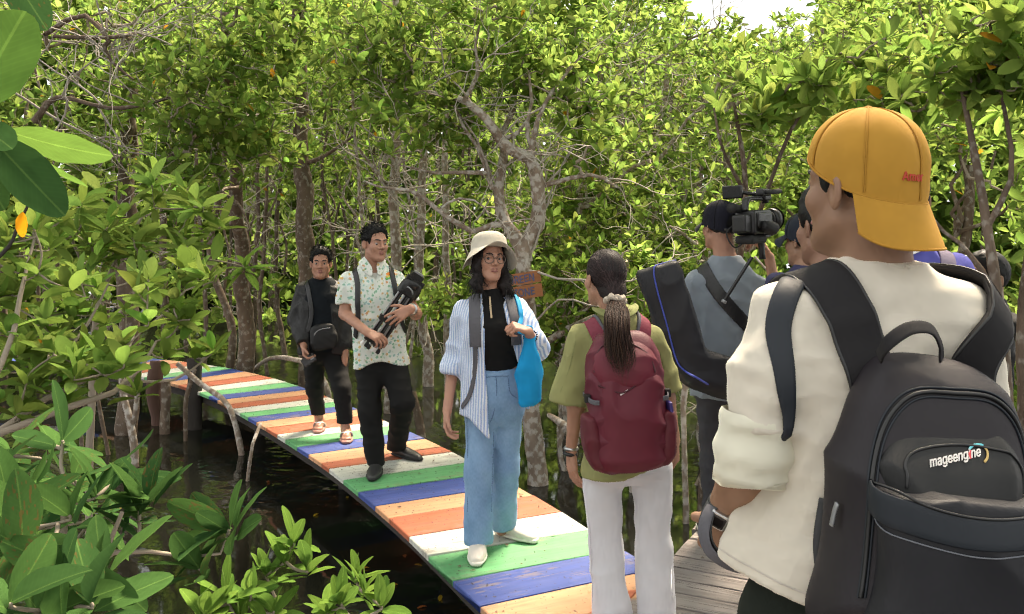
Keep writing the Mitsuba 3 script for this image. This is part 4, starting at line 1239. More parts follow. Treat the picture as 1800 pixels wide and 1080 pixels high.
def flesh(key, m, col, seed=0):
    v = np.asarray(m.vertices)
    c = tint(len(v), col, .05, seed, v, 30)
    c = np.clip(c * (1 + .12 * (nfbm(v * 9, 2, seed + 3)[:, None] - .5) * np.array([1, -.3, -.3])), 0, 1)
    return part(key, 'body', m, 'skin', smooth=True, color=c)


SKIN = np.array([.33, .175, .115])


def shoe(frame, L=.26, W=.092, H=.075, toe=.9, sole=.022):
    """(upper, sole) of a shoe in its frame: origin under the heel, y towards the toe."""
    up = loft(Frame(frame.o, frame.z, frame.y), [(0, 0, H * .52, W * .36, H * .52), (L * .12, 0, H * .52, W * .42, H * .55), (L * .35, 0, H * .48, W * .42, H * .5), (L * .6, 0, H * .38, W * .5, H * .38), (L * .85, 0, H * .28, W * .44 * toe, H * .28), (L, 0, H * .2, W * .25 * toe, H * .18)], p=2.2, soft=.012)
    so = loft(Frame(frame.o, frame.z, frame.y), [(-.008, 0, sole / 2, W * .38, sole / 2), (L * .2, 0, sole / 2, W * .46, sole / 2), (L * .6, 0, sole / 2, W * .55, sole / 2), (L * .88, 0, sole / 2, W * .46 * toe, sole / 2), (L + .008, 0, sole / 2, W * .26 * toe, sole / 2)], p=4, soft=.008)
    return up, so


def wear(f, P, lift=.004, n=14, it=14):
    """A path laid on the surface f: resampled, pulled onto it along the gradient, lifted; with smoothed normals."""
    P = resample(P, n)
    for rnd in range(3):
        for _ in range(it):
            P = P - grad(f, P, .004) * np.clip(f(P), -.05, .05)[:, None] * .8
        if rnd < 2:
            P[1:-1] = (P[:-2] + 2 * P[1:-1] + P[2:]) / 4
    N = grad(f, P, .014)
    for _ in range(3):
        N[1:-1] = unit(N[:-2] + 2 * N[1:-1] + N[2:])
    return P + N * lift, N


def worn_strap(f, P, width, thick, lift=.005, n=14, sub=30):
    Q, N = wear(f, P, lift, n)
    return strap(Q, N, width, thick, sub)

scene['hair_strands'] = {'type': 'principled', 'base_color': VC, 'roughness': .55, 'specular': .18, 'anisotropic': .3}
scene['shoe_sole'] = plain((.66, .63, .56), .6)
scene['strap_grey'] = plain((.085, .083, .095), .75)


def tufts(key, f, m, fr, n, length, seed=0, sweep=(0, .5, .3), col=(.014, .012, .012), r=.0016, zmin=-1):
    """Short locks standing a little off the hair."""
    g = np.random.default_rng(seed)
    v = np.asarray(m.vertices)
    v = v[fr.local(v)[:, 2] > zmin]
    p = v[g.integers(0, len(v), n)]
    nr = grad(f, p, .004)
    d = unit(nr * .45 + (fr.R @ np.array(sweep)) + g.normal(0, .28, p.shape))
    L = length * g.uniform(.5, 1.2, (n, 1))
    a = p - nr * .002
    b = p + d * L * .55 + nr * .002
    c = p + d * L - nr * .001
    k = [tube([a[i], b[i], c[i]], [r, r * .9, r * .15], 4, cap=False) for i in range(n)]
    t = cat(k)
    return part(key, 'hair_locks', t, 'hair_strands', color=tint(len(t.vertices), col, .25, seed))


def hair_part(key, f, fr, h, n=420, length=.022, **kw):
    m = mesh(f, fr.o - .17, fr.o + .17, h)
    dress(key, 'hair', m, (.012, .011, .011), 'hair_strands', amount=.25, scale=60)
    tufts(key, f, m, fr, n, length, **kw)
# ------------------------------------------------------------------ the woman in the bucket hat
def woman_hat():
    key = thing('person', 'woman in a bucket hat, glasses, open striped shirt and blue jeans, facing the camera', 'person')
    Y = 4.5
    A = lambda px, py, dy=0.0: at(px, py, Y + dy)
    hip = A(869, 700)
    tf = Frame(hip, [.16, -1, 0], A(864, 530) - hip)
    # torso height from the hips: neck base at about .52
    hf = Frame(A(861, 455, -.01), [.36, -1, -.10], [.03, .06, 1])
    hs = .93
    shR, shL = A(814, 549, .02), A(913, 545, .07)
    elR, wrR = A(797, 640, .06), A(786, 722, -.06)
    elL, wrL = A(940, 612, -.02), A(929, 583, -.20)
    hiR, hiL = A(845, 705), A(893, 705, .02)
    knR, knL = A(841, 825, -.08), A(889, 822, .04)
    anR, anL = A(841, 952, -.10), A(882, 932, .13)
    sr = Frame(np.r_[A(838, 900, -.02)[:2], 0.004], [-.05, -1, 0])
    sr = Frame(np.array([anR[0] - .0, anR[1] + .07, 0.004]), [-.02, -1, 0])
    sl = Frame(np.array([anL[0] - .02, anL[1] + .06, 0.004]), [.80, -.60, 0])
    torso = loft(tf, [(-.06, 0, 0, .12, .085), (.02, 0, 0, .135, .092), (.12, 0, 0, .132, .092), (.18, 0, 0, .125, .09), (.30, 0, .012, .140, .105), (.36, 0, .016, .142, .108), (.44, 0, 0, .135, .085), (.49, 0, -.01, .10, .06), (.53, 0, -.012, .05, .05)])
    neck = cap(tf.world([0, -.012, .46]), hf.world(np.array([0, -.025, -.05]) * hs), .052, .047)
    hd = head_sdf(hf, hs, .96, 1.0)
    hr = hand(wrR, [-.03, -.25, -1], [.75, -.1, 0], 1, curl=((.45, .55, .3), (.55, .7, .4), (.6, .7, .4), (.6, .7, .4)), thumb=(.85, .45, .25), size=.93)
    hl = hand(wrL, [-.78, -.25, .32], [-.2, .35, -.9], -1, curl=(1.1, 1.5, .9), thumb=(.55, .3, .75), tcurl=.5, size=.9)
    skin = union(.03, torso, neck, hd, chain([shR, elR, wrR], [.042, .034, .023]), chain([shL, elL, wrL], [.042, .034, .023]),
                 chain([hiR, knR, anR], [.07, .045, .032]), chain([hiL, knL, anL], [.07, .045, .032]))
    skin = union(.010, skin, hr, hl)
    lo, hi = bounds([anR, anL, shR, shL, elL, wrR + [0, 0, -.15], hf.o + [0, 0, .15]], .13)
    m = skin_mesh(skin, [(hf.o + hf.z * -.02 + hf.y * .01, (.12, .14, .165), .0045), (wrR + [0, -.02, -.08], (.06, .08, .12), .0035), (wrL + [-.05, -.02, .0], (.09, .09, .09), .0035)], lo, hi, .012)
    flesh(key, m, SKIN * 1.22, 1)
    face_parts(key, hf, hs, gaze=(.002, 0))
    # glasses: two rings, a bridge, the sides
    ring = []
    for sg in (-1, 1):
        a = np.linspace(0, 2 * np.pi, 25)
        ring.append(tube(np.c_[sg * .0335 + .0255 * np.cos(a), .098 - .004 * np.abs(np.cos(a)) - (.006 * (sg * np.cos(a) > 0)), -.004 + .0225 * np.sin(a)], .0022, 6, cap=False))
        ring.append(tube(resample([(sg * .058, .090, .004), (sg * .072, .055, .004), (sg * .078, .0, .002)], 8), .0016, 6))
    ring.append(tube(resample([(-.010, .099, .0), (0, .104, .004), (.010, .099, .0)], 6), .002, 6))
    part(key, 'glasses', hf.put(cat(ring), hs), 'glasses_frame')
    # hair under the hat and down to the shoulders
    hairv = union(.03, ell((0, -.025, .025), (.085, .098, .098)), cap((-.066, -.005, -.02), (-.088, .010, -.13), .036, .034), cap((.066, .0, -.02), (.076, .02, -.13), .034, .028), cap((-.088, .01, -.13), (-.07, .03, -.19), .032, .016), cap((.07, .02, -.12), (.06, .045, -.18), .026, .012),
                  cap((-.095, .02, -.12), (-.118, .04, -.20), .024, .008), cap((.08, .03, -.12), (.092, .045, -.185), .018, .007), cap((0, -.06, -.05), (0, -.065, -.2), .06, .05))
    wave = lambda q: q + np.stack([.010 * np.sin(q[:, 2] * 62 + 1) * np.clip(-q[:, 2] / .08, 0, 1), .008 * np.sin(q[:, 2] * 50) * np.clip(-q[:, 2] / .08, 0, 1), 0 * q[:, 2]], 1)
    hairl = lambda p: hairv(wave(hf.local(p) / hs)) * hs - .005 * (nnoise(hf.local(p) * [170, 170, 18], 5) + .5 * nnoise(hf.local(p) * [320, 320, 30], 6) - .75)
    face_hole = lambda p: ell((0, .085, -.028), (.060, .085, .098))(hf.local(p) / hs) * hs
    hair = minus(hairl, face_hole, k=.008)
    hm = mesh(hair, hf.o + [-.17, -.17, -.27], hf.o + [.17, .17, .14], .005)
    dress(key, 'hair', hm, (.016, .013, .013), 'hair_strands', amount=.3, scale=60)
    vv = np.asarray(hm.vertices)
    tufts(key, hair, tris(vv[hf.local(vv)[:, 2] < -.03], np.zeros((1, 3), int)), hf, 500, .055, seed=3, sweep=(0, .05, -.9), r=.0014)
    # bucket hat: crown and a brim that dips all round
    ht = Frame(hf.world(np.array([0, -.018, .060]) * hs), hf.y, hf.z - hf.y * .20)
    prof = [(0, .078), (.035, .077), (.064, .072), (.080, .060), (.090, .047), (.096, .028), (.099, .0), (.1005, -.012), (.112, -.022), (.130, -.042), (.147, -.062), (.149, -.065), (.147, -.066), (.129, -.046), (.111, -.026), (.097, -.016), (.094, 0), (.088, .04), (.0, .072)]
    na = 72
    a = np.arange(na) * 2 * np.pi / na
    V = []
    for r, z in prof:
        wob = 1 + (.022 * np.sin(3 * a + 1) + .012 * np.sin(7 * a)) * (r > .1)
        V.append(np.c_[r * np.cos(a) * .93 * wob, r * np.sin(a) * 1.06 * wob, z + (r > .1) * (r - .1) * (-.75 * np.cos(2 * a + .1) + .45 * np.sin(a) + .12 * np.sin(5 * a))])
    V = np.vstack(V)
    i, j = np.meshgrid(np.arange(len(prof) - 1), np.arange(na), indexing='ij')
    i, j = i.ravel(), j.ravel()
    k = (j + 1) % na
    fc = np.vstack([np.stack([i * na + j, (i + 1) * na + j, (i + 1) * na + k], 1), np.stack([i * na + j, (i + 1) * na + k, i * na + k], 1)])
    dress(key, 'bucket_hat', ht.put(tris(V, fc)), (.50, .46, .38), seed=3, amount=.06)
    # black top
    top = loft(tf, [(.10, 0, 0, .122, .092), (.15, 0, 0, .124, .094), (.20, 0, 0, .130, .101), (.30, 0, .014, .142, .114), (.36, 0, .018, .144, .116), (.44, 0, .002, .134, .095), (.49, 0, -.008, .10, .07), (.525, 0, -.008, .058, .058), (.555, 0, -.008, .052, .054)], soft=.006)
    topf = folds(top, .005, 16, 11, (.8, .8, 1.6))
    dress(key, 'top', mesh(topf, tf.o + [-.2, -.2, .05], tf.o + [.2, .2, .62], .008), (.006, .006, .0065), seed=4)
    P, n = on(topf, [(861, 522), (862, 540), (864, 560)], .003)
    part(key, 'zip', strap(P, n, .010, .003, 8), 'zip_brass')
    # open striped shirt
    shirt = loft(tf, [(-.20, -.0, 0, .195, .145), (-.06, 0, 0, .180, .132), (.12, 0, 0, .160, .118), (.30, 0, .010, .166, .126), (.40, 0, .010, .166, .118), (.46, 0, -.004, .140, .090), (.50, 0, -.014, .088, .072), (.535, 0, -.016, .062, .064)], soft=.01)
    slR = chain([shR + [.012, 0, .0], elR + [.004, 0, 0], A(795, 650, .02)], [.062, .060, .058], .03)
    slL = chain([shL + [-.012, 0, .0], elL + [.006, .01, 0], A(938, 596, -.10)], [.062, .060, .052], .03)
    slR = cut(slR, half(A(795, 657, .02), [-.05, -.15, -1]), k=.006)
    sh = union(.035, shirt, slR, slL)
    base = union(.035, shirt, slR, slL, torso)
    sh = folds(sh, .013, 11, 21, (1.2, 1.2, .65))
    hem = half(tf.world([0, 0, -.115]), -tf.z + tf.x * .62 - tf.y * .1)
    hem2 = half(tf.world([0, 0, -.03]), -tf.z)
    l0 = tf.local

    def opening(p):
        l = l0(p)
        w = np.interp(l[:, 2], [-.2, .0, .18, .36, .46, .54], [.16, .125, .085, .060, .050, .048])
        mid = np.interp(l[:, 2], [-.2, .0, .2, .4, .5], [-.115, -.075, -.025, -.0, .0])
        return np.maximum(np.abs(l[:, 0] - mid) - w, -(l[:, 1] - .01)) * .9
    inner = lambda p: torso(p) + .004
    body_only = lambda p: np.maximum(minus(sh, opening, k=.004)(p), -1)

    def hemcut(p):
        l = l0(p)
        hz = np.where(l[:, 0] > 0, np.interp(l[:, 0], [0.0, .06, .14, .2], [-.19, -.17, -.08, -.06]), -.07)
        return hz - l[:, 2]
    shf = cut(body_only, hemcut, k=.005)
    inside = loft(tf, [(-.25, 0, 0, .178, .128), (-.06, 0, 0, .162, .114), (.12, 0, 0, .140, .098), (.26, 0, .012, .140, .10), (.30, 0, .012, .138, .10)], soft=.02)
    shf = minus(shf, inside, k=.004)
    ms = mesh(shf, np.minimum(lo, tf.o - .25), hi + .05, .0072)
    part(key, 'shirt', ms, 'stripe_shirt', smooth=True)
    cu = tube(resample([A(796, 640, .02), A(795, 650, .015), A(794, 659, .01)], 6), [.060, .064, .065, .065, .063, .058], 20)
    v = np.asarray(cu.vertices)
    part(key, 'cuff', tris(v + (nfbm(v * 30, 2, 3)[:, None] - .5) * .012, cu.faces), 'stripe_shirt')
    # jeans
    j = union(.035, cut(loft(tf, [(-.13, 0, 0, .10, .07), (-.06, 0, 0, .148, .105), (.0, 0, 0, .158, .115), (.08, 0, 0, .146, .108), (.155, 0, 0, .138, .106)], soft=.006)), chain([hiR, knR, anR + [0, 0, .02]], [.079, .066, .070], .03), chain([hiL, knL, anL + [0, 0, .02]], [.079, .066, .071], .03))
    j = cut(j, half([0, 0, .055], [0, 0, -1]), k=.01)

    def jeans(p):
        z = p[:, 2]
        return j(p) - .011 * (1 - np.abs(2 * nnoise(np.c_[p[:, 0] * 9 + z * 4, p[:, 1] * 9, z * 12 + p[:, 0] * 6], 31) - 1)) ** 2 * np.interp(z, [0, .2, .45, .7], [1.1, .9, .7, .35]) + .003
    part(key, 'jeans', mesh(jeans, bounds([anR, anL, hiR, hiL], .2)[0] * [1, 1, 0] + [0, 0, .0], tf.o + [.24, .24, .2], .0075), 'denim', smooth=True)
    for pts, r in (([(872, 662), (873, 690), (868, 725), (862, 742)], .0022), ([(850, 664), (868, 662), (895, 661)], .0022), ([(893, 664), (897, 690), (908, 700)], .002)):
        part(key, 'seam', cord(jeans, pts, r, .001), 'denim_seam')
    for pts in ([(820, 700), (822, 800), (822, 900)], [(922, 720), (916, 800), (910, 880)], [(868, 760), (866, 830), (864, 900)]):
        part(key, 'seam', cord(jeans, pts, .0014, .0005), 'denim_seam')
    for f_ in (sr, sl):
        u, so = shoe(f_, .245, .09, .085)
        c = f_.world([0, .12, .04])
        ff = folds(u, .003, 40, 3)
        k2 = dress(key, 'shoe', mesh(ff, c - .19, c + .19, .006), (.62, .58, .50), 'nylon', amount=.04)
        part(k2.replace(key, key), 'sole', mesh(so, c - .19, c + .19, .006), 'shoe_sole')
    # slippers of cloth at the strap hand
    bag = thing('backpack', 'dark grey backpack of the bucket hat woman, only its shoulder straps showing', 'backpack')
    out = base
    W = lambda *p: tf.world(np.array(p))
    part(bag, 'shoulder_strap', worn_strap(out, W((.085, -.13, .38), (.088, -.07, .49), (.09, -.01, .53), (.094, .06, .49), (.10, .12, .40), (.105, .13, .28)), .060, .012, .008), 'strap_grey')
    part(bag, 'webbing', worn_strap(out, W((.105, .13, .29), (.115, .12, .16), (.135, .09, .04), (.15, .04, -.03)), .024, .005), 'strap_grey')
    part(bag, 'shoulder_strap', worn_strap(out, W((-.085, -.13, .38), (-.086, -.07, .49), (-.088, -.01, .53), (-.09, .06, .49), (-.095, .12, .40), (-.10, .13, .28)), .056, .012, .008), 'strap_grey')
    bl = loft(Frame(tf.world([0, -.23, .25]), tf.y, tf.z), [(-.24, 0, 0, .13, .09), (-.1, 0, 0, .145, .10), (.12, 0, 0, .14, .09), (.22, 0, 0, .10, .06)], p=3)
    dress(bag, 'pack', mesh(bl, tf.world([0, -.23, .25]) - .33, tf.world([0, -.23, .25]) + .33, .012), (.06, .06, .07), 'nylon')
    # blue tote
    tote = thing('tote_bag', 'bright blue cloth tote bag hanging from the shoulder of the bucket hat woman', 'bag')
    tb = Frame(A(929, 630, -.16), [.55, -1, 0], [-.10, 0, 1])
    tl = loft(tb, [(-.235, .03, 0, .030, .018), (-.20, .022, 0, .054, .034), (-.1, .008, 0, .062, .044), (.0, -.004, 0, .047, .036), (.08, -.012, 0, .028, .024), (.15, -.02, 0, .014, .016)], p=2.4, soft=.012)
    tl = folds(tl, .016, 13, 41, (1.2, 1.2, .4), tb)
    dress(tote, 'bag', mesh(tl, tb.o - .33, tb.o + .33, .006), (.010, .25, .52), 'cloth', amount=.06)
    for dx in (0, .012):
        q = W((-.118, -.12, .36), (-.122, -.06, .47), (-.125, 0, .50), (-.128, .06, .47), (-.13, .12, .40))
        Q, N = wear(out, q, .014 + dx * .4, 10)
        q = np.vstack([Q, [wrL + [-.05, -.045 + dx, .012]], [tb.world([-.025 + dx, .012 - dx, .12])]])
        part(tote, 'handle', strap(q, np.vstack([N, [[.3, -1, 0]], [[.3, -1, 0]]]), .027, .004, 40), 'tote_blue')
    bd = []
    for q in np.linspace(0, 2 * np.pi, 19)[:-1]:
        s_ = trimesh.creation.icosphere(1, .0055)
        fr = Frame(wrL * .7 + elL * .3, [0, 0, 1], wrL - elL)
        bd.append(fr.put(tris(s_.vertices + [.032 * math.cos(q), .032 * math.sin(q), 0], s_.faces)))
    part(key, 'bracelet', cat(bd), 'black_gloss')


scene['zip_brass'] = plain((.42, .32, .2), .4, metallic=.5)
scene['glasses_frame'] = plain((.10, .07, .055), .3, specular=.5)
scene['tote_blue'] = plain((.010, .28, .55), .75)
scene['denim_seam'] = plain((.10, .17, .30), .85)
scene['stripe_shirt'] = {'type': 'twosided', 'bsdf': {'type': 'principled', 'roughness': .85, 'specular': .2, 'sheen': .3, 'base_color': proc(lambda p, n, uv: mix((.30, .40, .62), (.66, .68, .74),
        smoothstep(.30, .62, .5 + .5 * dr.sin((p.x * .95 - p.y * .3) * 430 + 2 * noise(p.x * 6, p.z * 6, p.y * 6)))))}}
scene['denim'] = {'type': 'twosided', 'bsdf': {'type': 'principled', 'roughness': .88, 'specular': .2, 'sheen': .3, 'base_color': proc(lambda p, n, uv: mix((.10, .19, .335), (.31, .46, .64),
        .65 * fbm(p.x * 9, p.y * 9, p.z * 7, 3) + .2 * noise(p.x * 160, p.y * 160, p.z * 90) + .02))}}
woman_hat()
# ------------------------------------------------------------------ the man with the tripod
def man_tripod():
    key = thing('person', 'man in a white printed short sleeved shirt and black trousers holding a folded tripod', 'person')
    Y = 6.0
    A = lambda px, py, dy=0.0: at(px, py, Y + dy)
    hip = A(670, 628)
    tf = Frame(hip, [.28, -1, 0], A(655, 470) - hip)
    hf = Frame(A(660, 428, -.03), [.62, -.80, -.34], [.02, .0, 1])
    hs = .98
    shR, shL = A(612, 494, .03), A(697, 494, .06)
    elR, wrR = A(606, 552, .0), A(645, 584, -.32)
    elL, wrL = A(731, 552, -.12), A(722, 543, -.37)
    hiR, hiL = A(650, 638), A(690, 638, .02)
    knR, knL = A(650, 728, -.12), A(708, 706, -.14)
    anR, anL = A(661, 812, -.14), A(697, 783, .26)
    sr = Frame([anR[0] + .0, anR[1] + .06, .004], [.02, -1, 0])
    sl = Frame([anL[0] - .02, anL[1] + .06, .004], [.75, -.66, 0])
    torso = loft(tf, [(-.06, 0, 0, .13, .09), (.05, 0, 0, .135, .095), (.2, 0, 0, .138, .10), (.40, 0, .01, .15, .105), (.50, 0, 0, .145, .09), (.58, 0, -.01, .11, .065), (.65, 0, -.012, .058, .055)])
    neck = cap(tf.world([0, -.012, .58]), hf.world(np.array([0, -.025, -.05]) * hs), .06, .056)
    hd = head_sdf(hf, hs, 1.06, 1.12)
    hr = hand(wrR, unit([.9, -.35, -.35]), [.1, .45, -.9], 1, curl=((.5, .8, .5), (.6, .9, .5), (.7, .9, .5), (.8, .9, .5)), thumb=(.75, .55, .3))
    hl = hand(wrL, unit([-.80, -.30, -.45]), [-.1, .95, -.25], -1, curl=((.2, .45, .3), (.25, .5, .35), (.3, .5, .35), (.35, .5, .4)), thumb=(.6, .75, .15), spread=.14)
    skin = union(.03, torso, neck, hd, chain([shR, elR, wrR], [.05, .040, .028]), chain([shL, elL, wrL], [.05, .040, .028]), chain([hiR, knR, anR], [.07, .05, .035]), chain([hiL, knL, anL], [.07, .05, .035]))
    skin = union(.010, skin, hr, hl)
    lo, hi = bounds([anR, anL, shR, shL, elL, wrR + [0, -.15, 0], hf.o + [0, 0, .15]], .15)
    m = skin_mesh(skin, [(hf.o + hf.z * -.02 + hf.y * .01, (.13, .14, .165), .0055), (wrR + [.06, -.05, -.03], (.13, .12, .10), .0045), (wrL + [-.07, -.03, -.04], (.12, .11, .11), .0045)], lo, hi, .013)
    flesh(key, m, SKIN * 1.15, 2)
    face_parts(key, hf, hs, brow_w=1.25, gaze=(.0, -.003))
    hair_part(key, short_hair(hf, hs, .010, front=.088), hf, .005, 520, .026, seed=1, sweep=(.5, .35, .35), zmin=.01)
    # the printed shirt, with a collar
    sh = loft(tf, [(-.06, 0, 0, .182, .128), (.05, 0, 0, .178, .126), (.2, 0, 0, .168, .124), (.40, 0, .010, .172, .126), (.50, 0, .002, .168, .108), (.565, 0, -.008, .138, .088), (.625, 0, -.012, .088, .072), (.65, 0, -.012, .072, .064)], soft=.008)
    slR = cut(chain([shR, elR + [0, 0, -.02]], [.060, .072], .03), half(A(603, 535), [0, -.1, -1]), k=.005)
    slL = cut(chain([shL, elL], [.060, .066], .03), half(A(714, 528), [.1, 0, -1]), k=.005)
    base = union(.035, sh, slR, slL)
    sf = folds(base, .014, 9, 51, (1.1, 1.1, .8))
    vneck = lambda p: np.maximum(np.abs(tf.local(p)[:, 0]) - np.interp(tf.local(p)[:, 2], [.52, .67], [.0, .055]), .04 - tf.local(p)[:, 1])
    sf = minus(sf, vneck, k=.004)
    sf = cut(sf, lambda p: (-.045 + .03 * np.sin(tf.local(p)[:, 0] * 16 + 1)) - tf.local(p)[:, 2], k=.005)
    part(key, 'shirt', mesh(sf, lo, hi, .0085), 'print_shirt')
    for sg in (-1, 1):
        q = tf.world(np.array([(sg * .045, -.065, .655), (sg * .068, -.01, .67), (sg * .064, .045, .65), (sg * .040, .085, .60), (sg * .026, .112, .56)]))
        part(key, 'collar', strap(q, tf.R @ np.array([sg * .55, .45, .55]), np.array([.05, .055, .06, .06, .02]), .006, 22), 'print_shirt')
    part(key, 'undershirt', mesh(loft(tf, [(.44, 0, .0, .12, .10), (.57, 0, -.008, .08, .070), (.60, 0, -.01, .062, .060)], soft=.006), tf.o + [-.2, -.2, .3], tf.o + [.2, .2, .7], .009), 'white_cloth')
    P, n = on(base, [(686, 483), (686, 490)], .004)
    for j, (c, r) in enumerate((('print_orange', (0, .022)), ('print_yellow', (-.016, .014)), ('print_green', (-.030, .014)))):
        q, nn = on(base, [(678, 484 - r[0] * 260), (688, 481 - r[0] * 260), (694, 483 - r[0] * 260)], .007)
        part(key, 'chest_print', strap(q, nn, r[1], .003, 10), c)
    q, nn = on(base, [(587, 505), (593, 506), (597, 508)], .009)
    part(key, 'sleeve_badge', strap(q, nn, .03, .003, 8), 'print_green')
    # trousers
    j = union(.035, loft(tf, [(-.14, 0, 0, .10, .07), (-.05, 0, 0, .150, .108), (.03, 0, 0, .150, .112), (.10, 0, 0, .142, .105)], soft=.006), chain([hiR, knR, anR + [0, 0, -.01]], [.092, .072, .062], .03), chain([hiL, knL, anL + [0, 0, -.01]], [.092, .074, .062], .03))
    jf = folds(j, .012, 9, 61, (.8, .8, 1.5))
    dress(key, 'trousers', mesh(cut(jf, half([0, 0, .05], [0, 0, -1])), lo * [1, 1, 0] - [.05, .1, 0], [hi[0], hi[1] + .1, tf.o[2] + .13], .0095), (.007, .007, .0075))
    for f_ in (sr, sl):
        u, so = shoe(f_, .275, .098, .075, .8)
        c = f_.world([0, .13, .04])
        dress(key, 'shoe', mesh(u, c - .2, c + .2, .008), (.028, .028, .03), 'leather')
        part(key, 'sole', mesh(so, c - .2, c + .2, .008), 'rubber')
    part(key, 'watch', tube(resample([wrL * .99 + elL * .01 + [.006, 0, 0], wrL * .75 + elL * .25], 4), .036, 14), 'steel')
    bag = thing('backpack', 'black backpack of the tripod man, only its thin shoulder straps showing', 'backpack')
    W = lambda *p: tf.world(np.array(p))
    for sg in (-1, 1):
        part(bag, 'shoulder_strap', worn_strap(sf, W((sg * .095, -.13, .42), (sg * .10, -.07, .55), (sg * .105, -.01, .60), (sg * .11, .06, .55), (sg * .125, .12, .43), (sg * .145, .11, .26), (sg * .17, .05, .16)), .038, .010, .006), 'black_plastic')
    bl = loft(Frame(tf.world([0, -.21, .28]), tf.y, tf.z), [(-.2, 0, 0, .12, .07), (.1, 0, 0, .13, .08), (.2, 0, 0, .09, .05)], p=3)
    dress(bag, 'pack', mesh(bl, tf.world([0, -.21, .28]) - .3, tf.world([0, -.21, .28]) + .3, .014), (.02, .02, .022), 'nylon')
    # folded tripod held across the body
    tri = thing('tripod', 'folded black and silver tripod held diagonally by the man in the printed shirt', 'tripod')
    a, b = at(653, 606, 5.76), at(733, 489, 5.76)
    fr = Frame(a, [.25, -1, -.2], b - a)
    L = np.linalg.norm(b - a)
    for i, (x, y) in enumerate(((-.045, .012), (.0, .030), (.045, .012))):
        for k, (dx, c, r) in enumerate(((-.011, 'black_plastic', .0085), (.011, 'silver_plastic', .0070))):
            nm = part(tri, 'leg', tube(fr.world([(x + dx, y, .0), (x * .9 + dx, y, L * .80)]), r, 8), c)
        part(tri, 'leg', tube(fr.world([(x, y - .012, .03), (x * .9, y - .012, L * .78)]), .0085, 8), 'black_plastic')
        for z in (.03, .19, .50):
            bx = trimesh.creation.box([.042, .034, .035])
            bx.apply_translation([x * (1 - .1 * z), y - .003, z])
            part(tri, 'clamp', fr.put(bx), 'black_plastic', smooth=False)
        for dx in (-.011, .011):
            part(tri, 'foot', tube(fr.world([(x + dx * 1.4, y, .0), (x + dx * 1.4, y, -.025), (x + dx * 1.4, y, -.03)]), [.012, .013, .009], 10), 'white_plastic' if (i + (dx > 0)) % 2 else 'rubber')
    sp = loft(Frame(fr.world([0, .008, L * .84]), fr.y, fr.z), [(-.05, 0, 0, .07, .038), (.0, 0, 0, .072, .042), (.05, 0, 0, .06, .036), (.06, 0, 0, .05, .03)], p=3.5, soft=.008)
    part(tri, 'spider', mesh(sp, fr.world([0, 0, L * .84]) - .13, fr.world([0, 0, L * .84]) + .13, .006), 'black_plastic')
    part(tri, 'bowl', tube(fr.world([(0, .008, L * .86), (0, .008, L * .93), (0, .008, L * .96)]), [.05, .05, .04], 18), 'black_plastic')
    bx = trimesh.creation.box([.085, .06, .05])
    bx.apply_translation([.01, .008, L * 1.0])
    part(tri, 'head', fr.put(bx), 'black_plastic', smooth=False)
    bx = trimesh.creation.box([.06, .045, .012])
    bx.apply_translation([.01, .008, L * 1.0 + .033])
    part(tri, 'plate', fr.put(bx), 'silver_plastic', smooth=False)
    part(tri, 'handle', tube(fr.world(resample([(-.03, .04, L * .80), (-.01, .055, L * .84), (.02, .05, L * .86), (.04, .04, L * .84)], 10)), .006, 8), 'silver_plastic')


scene['white_cloth'] = plain((.66, .65, .6), .85)
scene['print_orange'] = plain((.62, .20, .03), .8)
scene['print_yellow'] = plain((.55, .42, .05), .8)
scene['print_green'] = plain((.10, .33, .09), .8)
scene['leather'] = {'type': 'twosided', 'bsdf': {'type': 'principled', 'base_color': VC, 'roughness': .42, 'specular': .5}}


def print_colour(p, n, uv):
    u, v = p.x * 1.0 + p.y * .35, p.z
    a, b, w = mikit.voronoi(u * 34, v * 34)
    c, d, w2 = mikit.voronoi(u * 30 + 40, v * 30 + 11)
    ground = mix((.66, .66, .60), (.58, .63, .58), noise(u * 30, v * 30))
    ink = mix((.13, .36, .20), (.22, .42, .42), smoothstep(.3, .5, w))
    ink = mix(ink, (.60, .36, .06), smoothstep(.66, .70, w))
    ink = mix(ink, (.55, .22, .06), smoothstep(.88, .92, w))
    col = mix(ground, ink, smoothstep(.30, .22, a + .25 * (noise(u * 120, v * 120) - .5)) * smoothstep(.12, .2, w) * .85)
    return mix(col, (.28, .48, .30), smoothstep(.17, .10, c) * .7)


scene['print_shirt'] = {'type': 'twosided', 'bsdf': {'type': 'principled', 'roughness': .85, 'specular': .2, 'sheen': .3, 'base_color': proc(print_colour)}}
man_tripod()


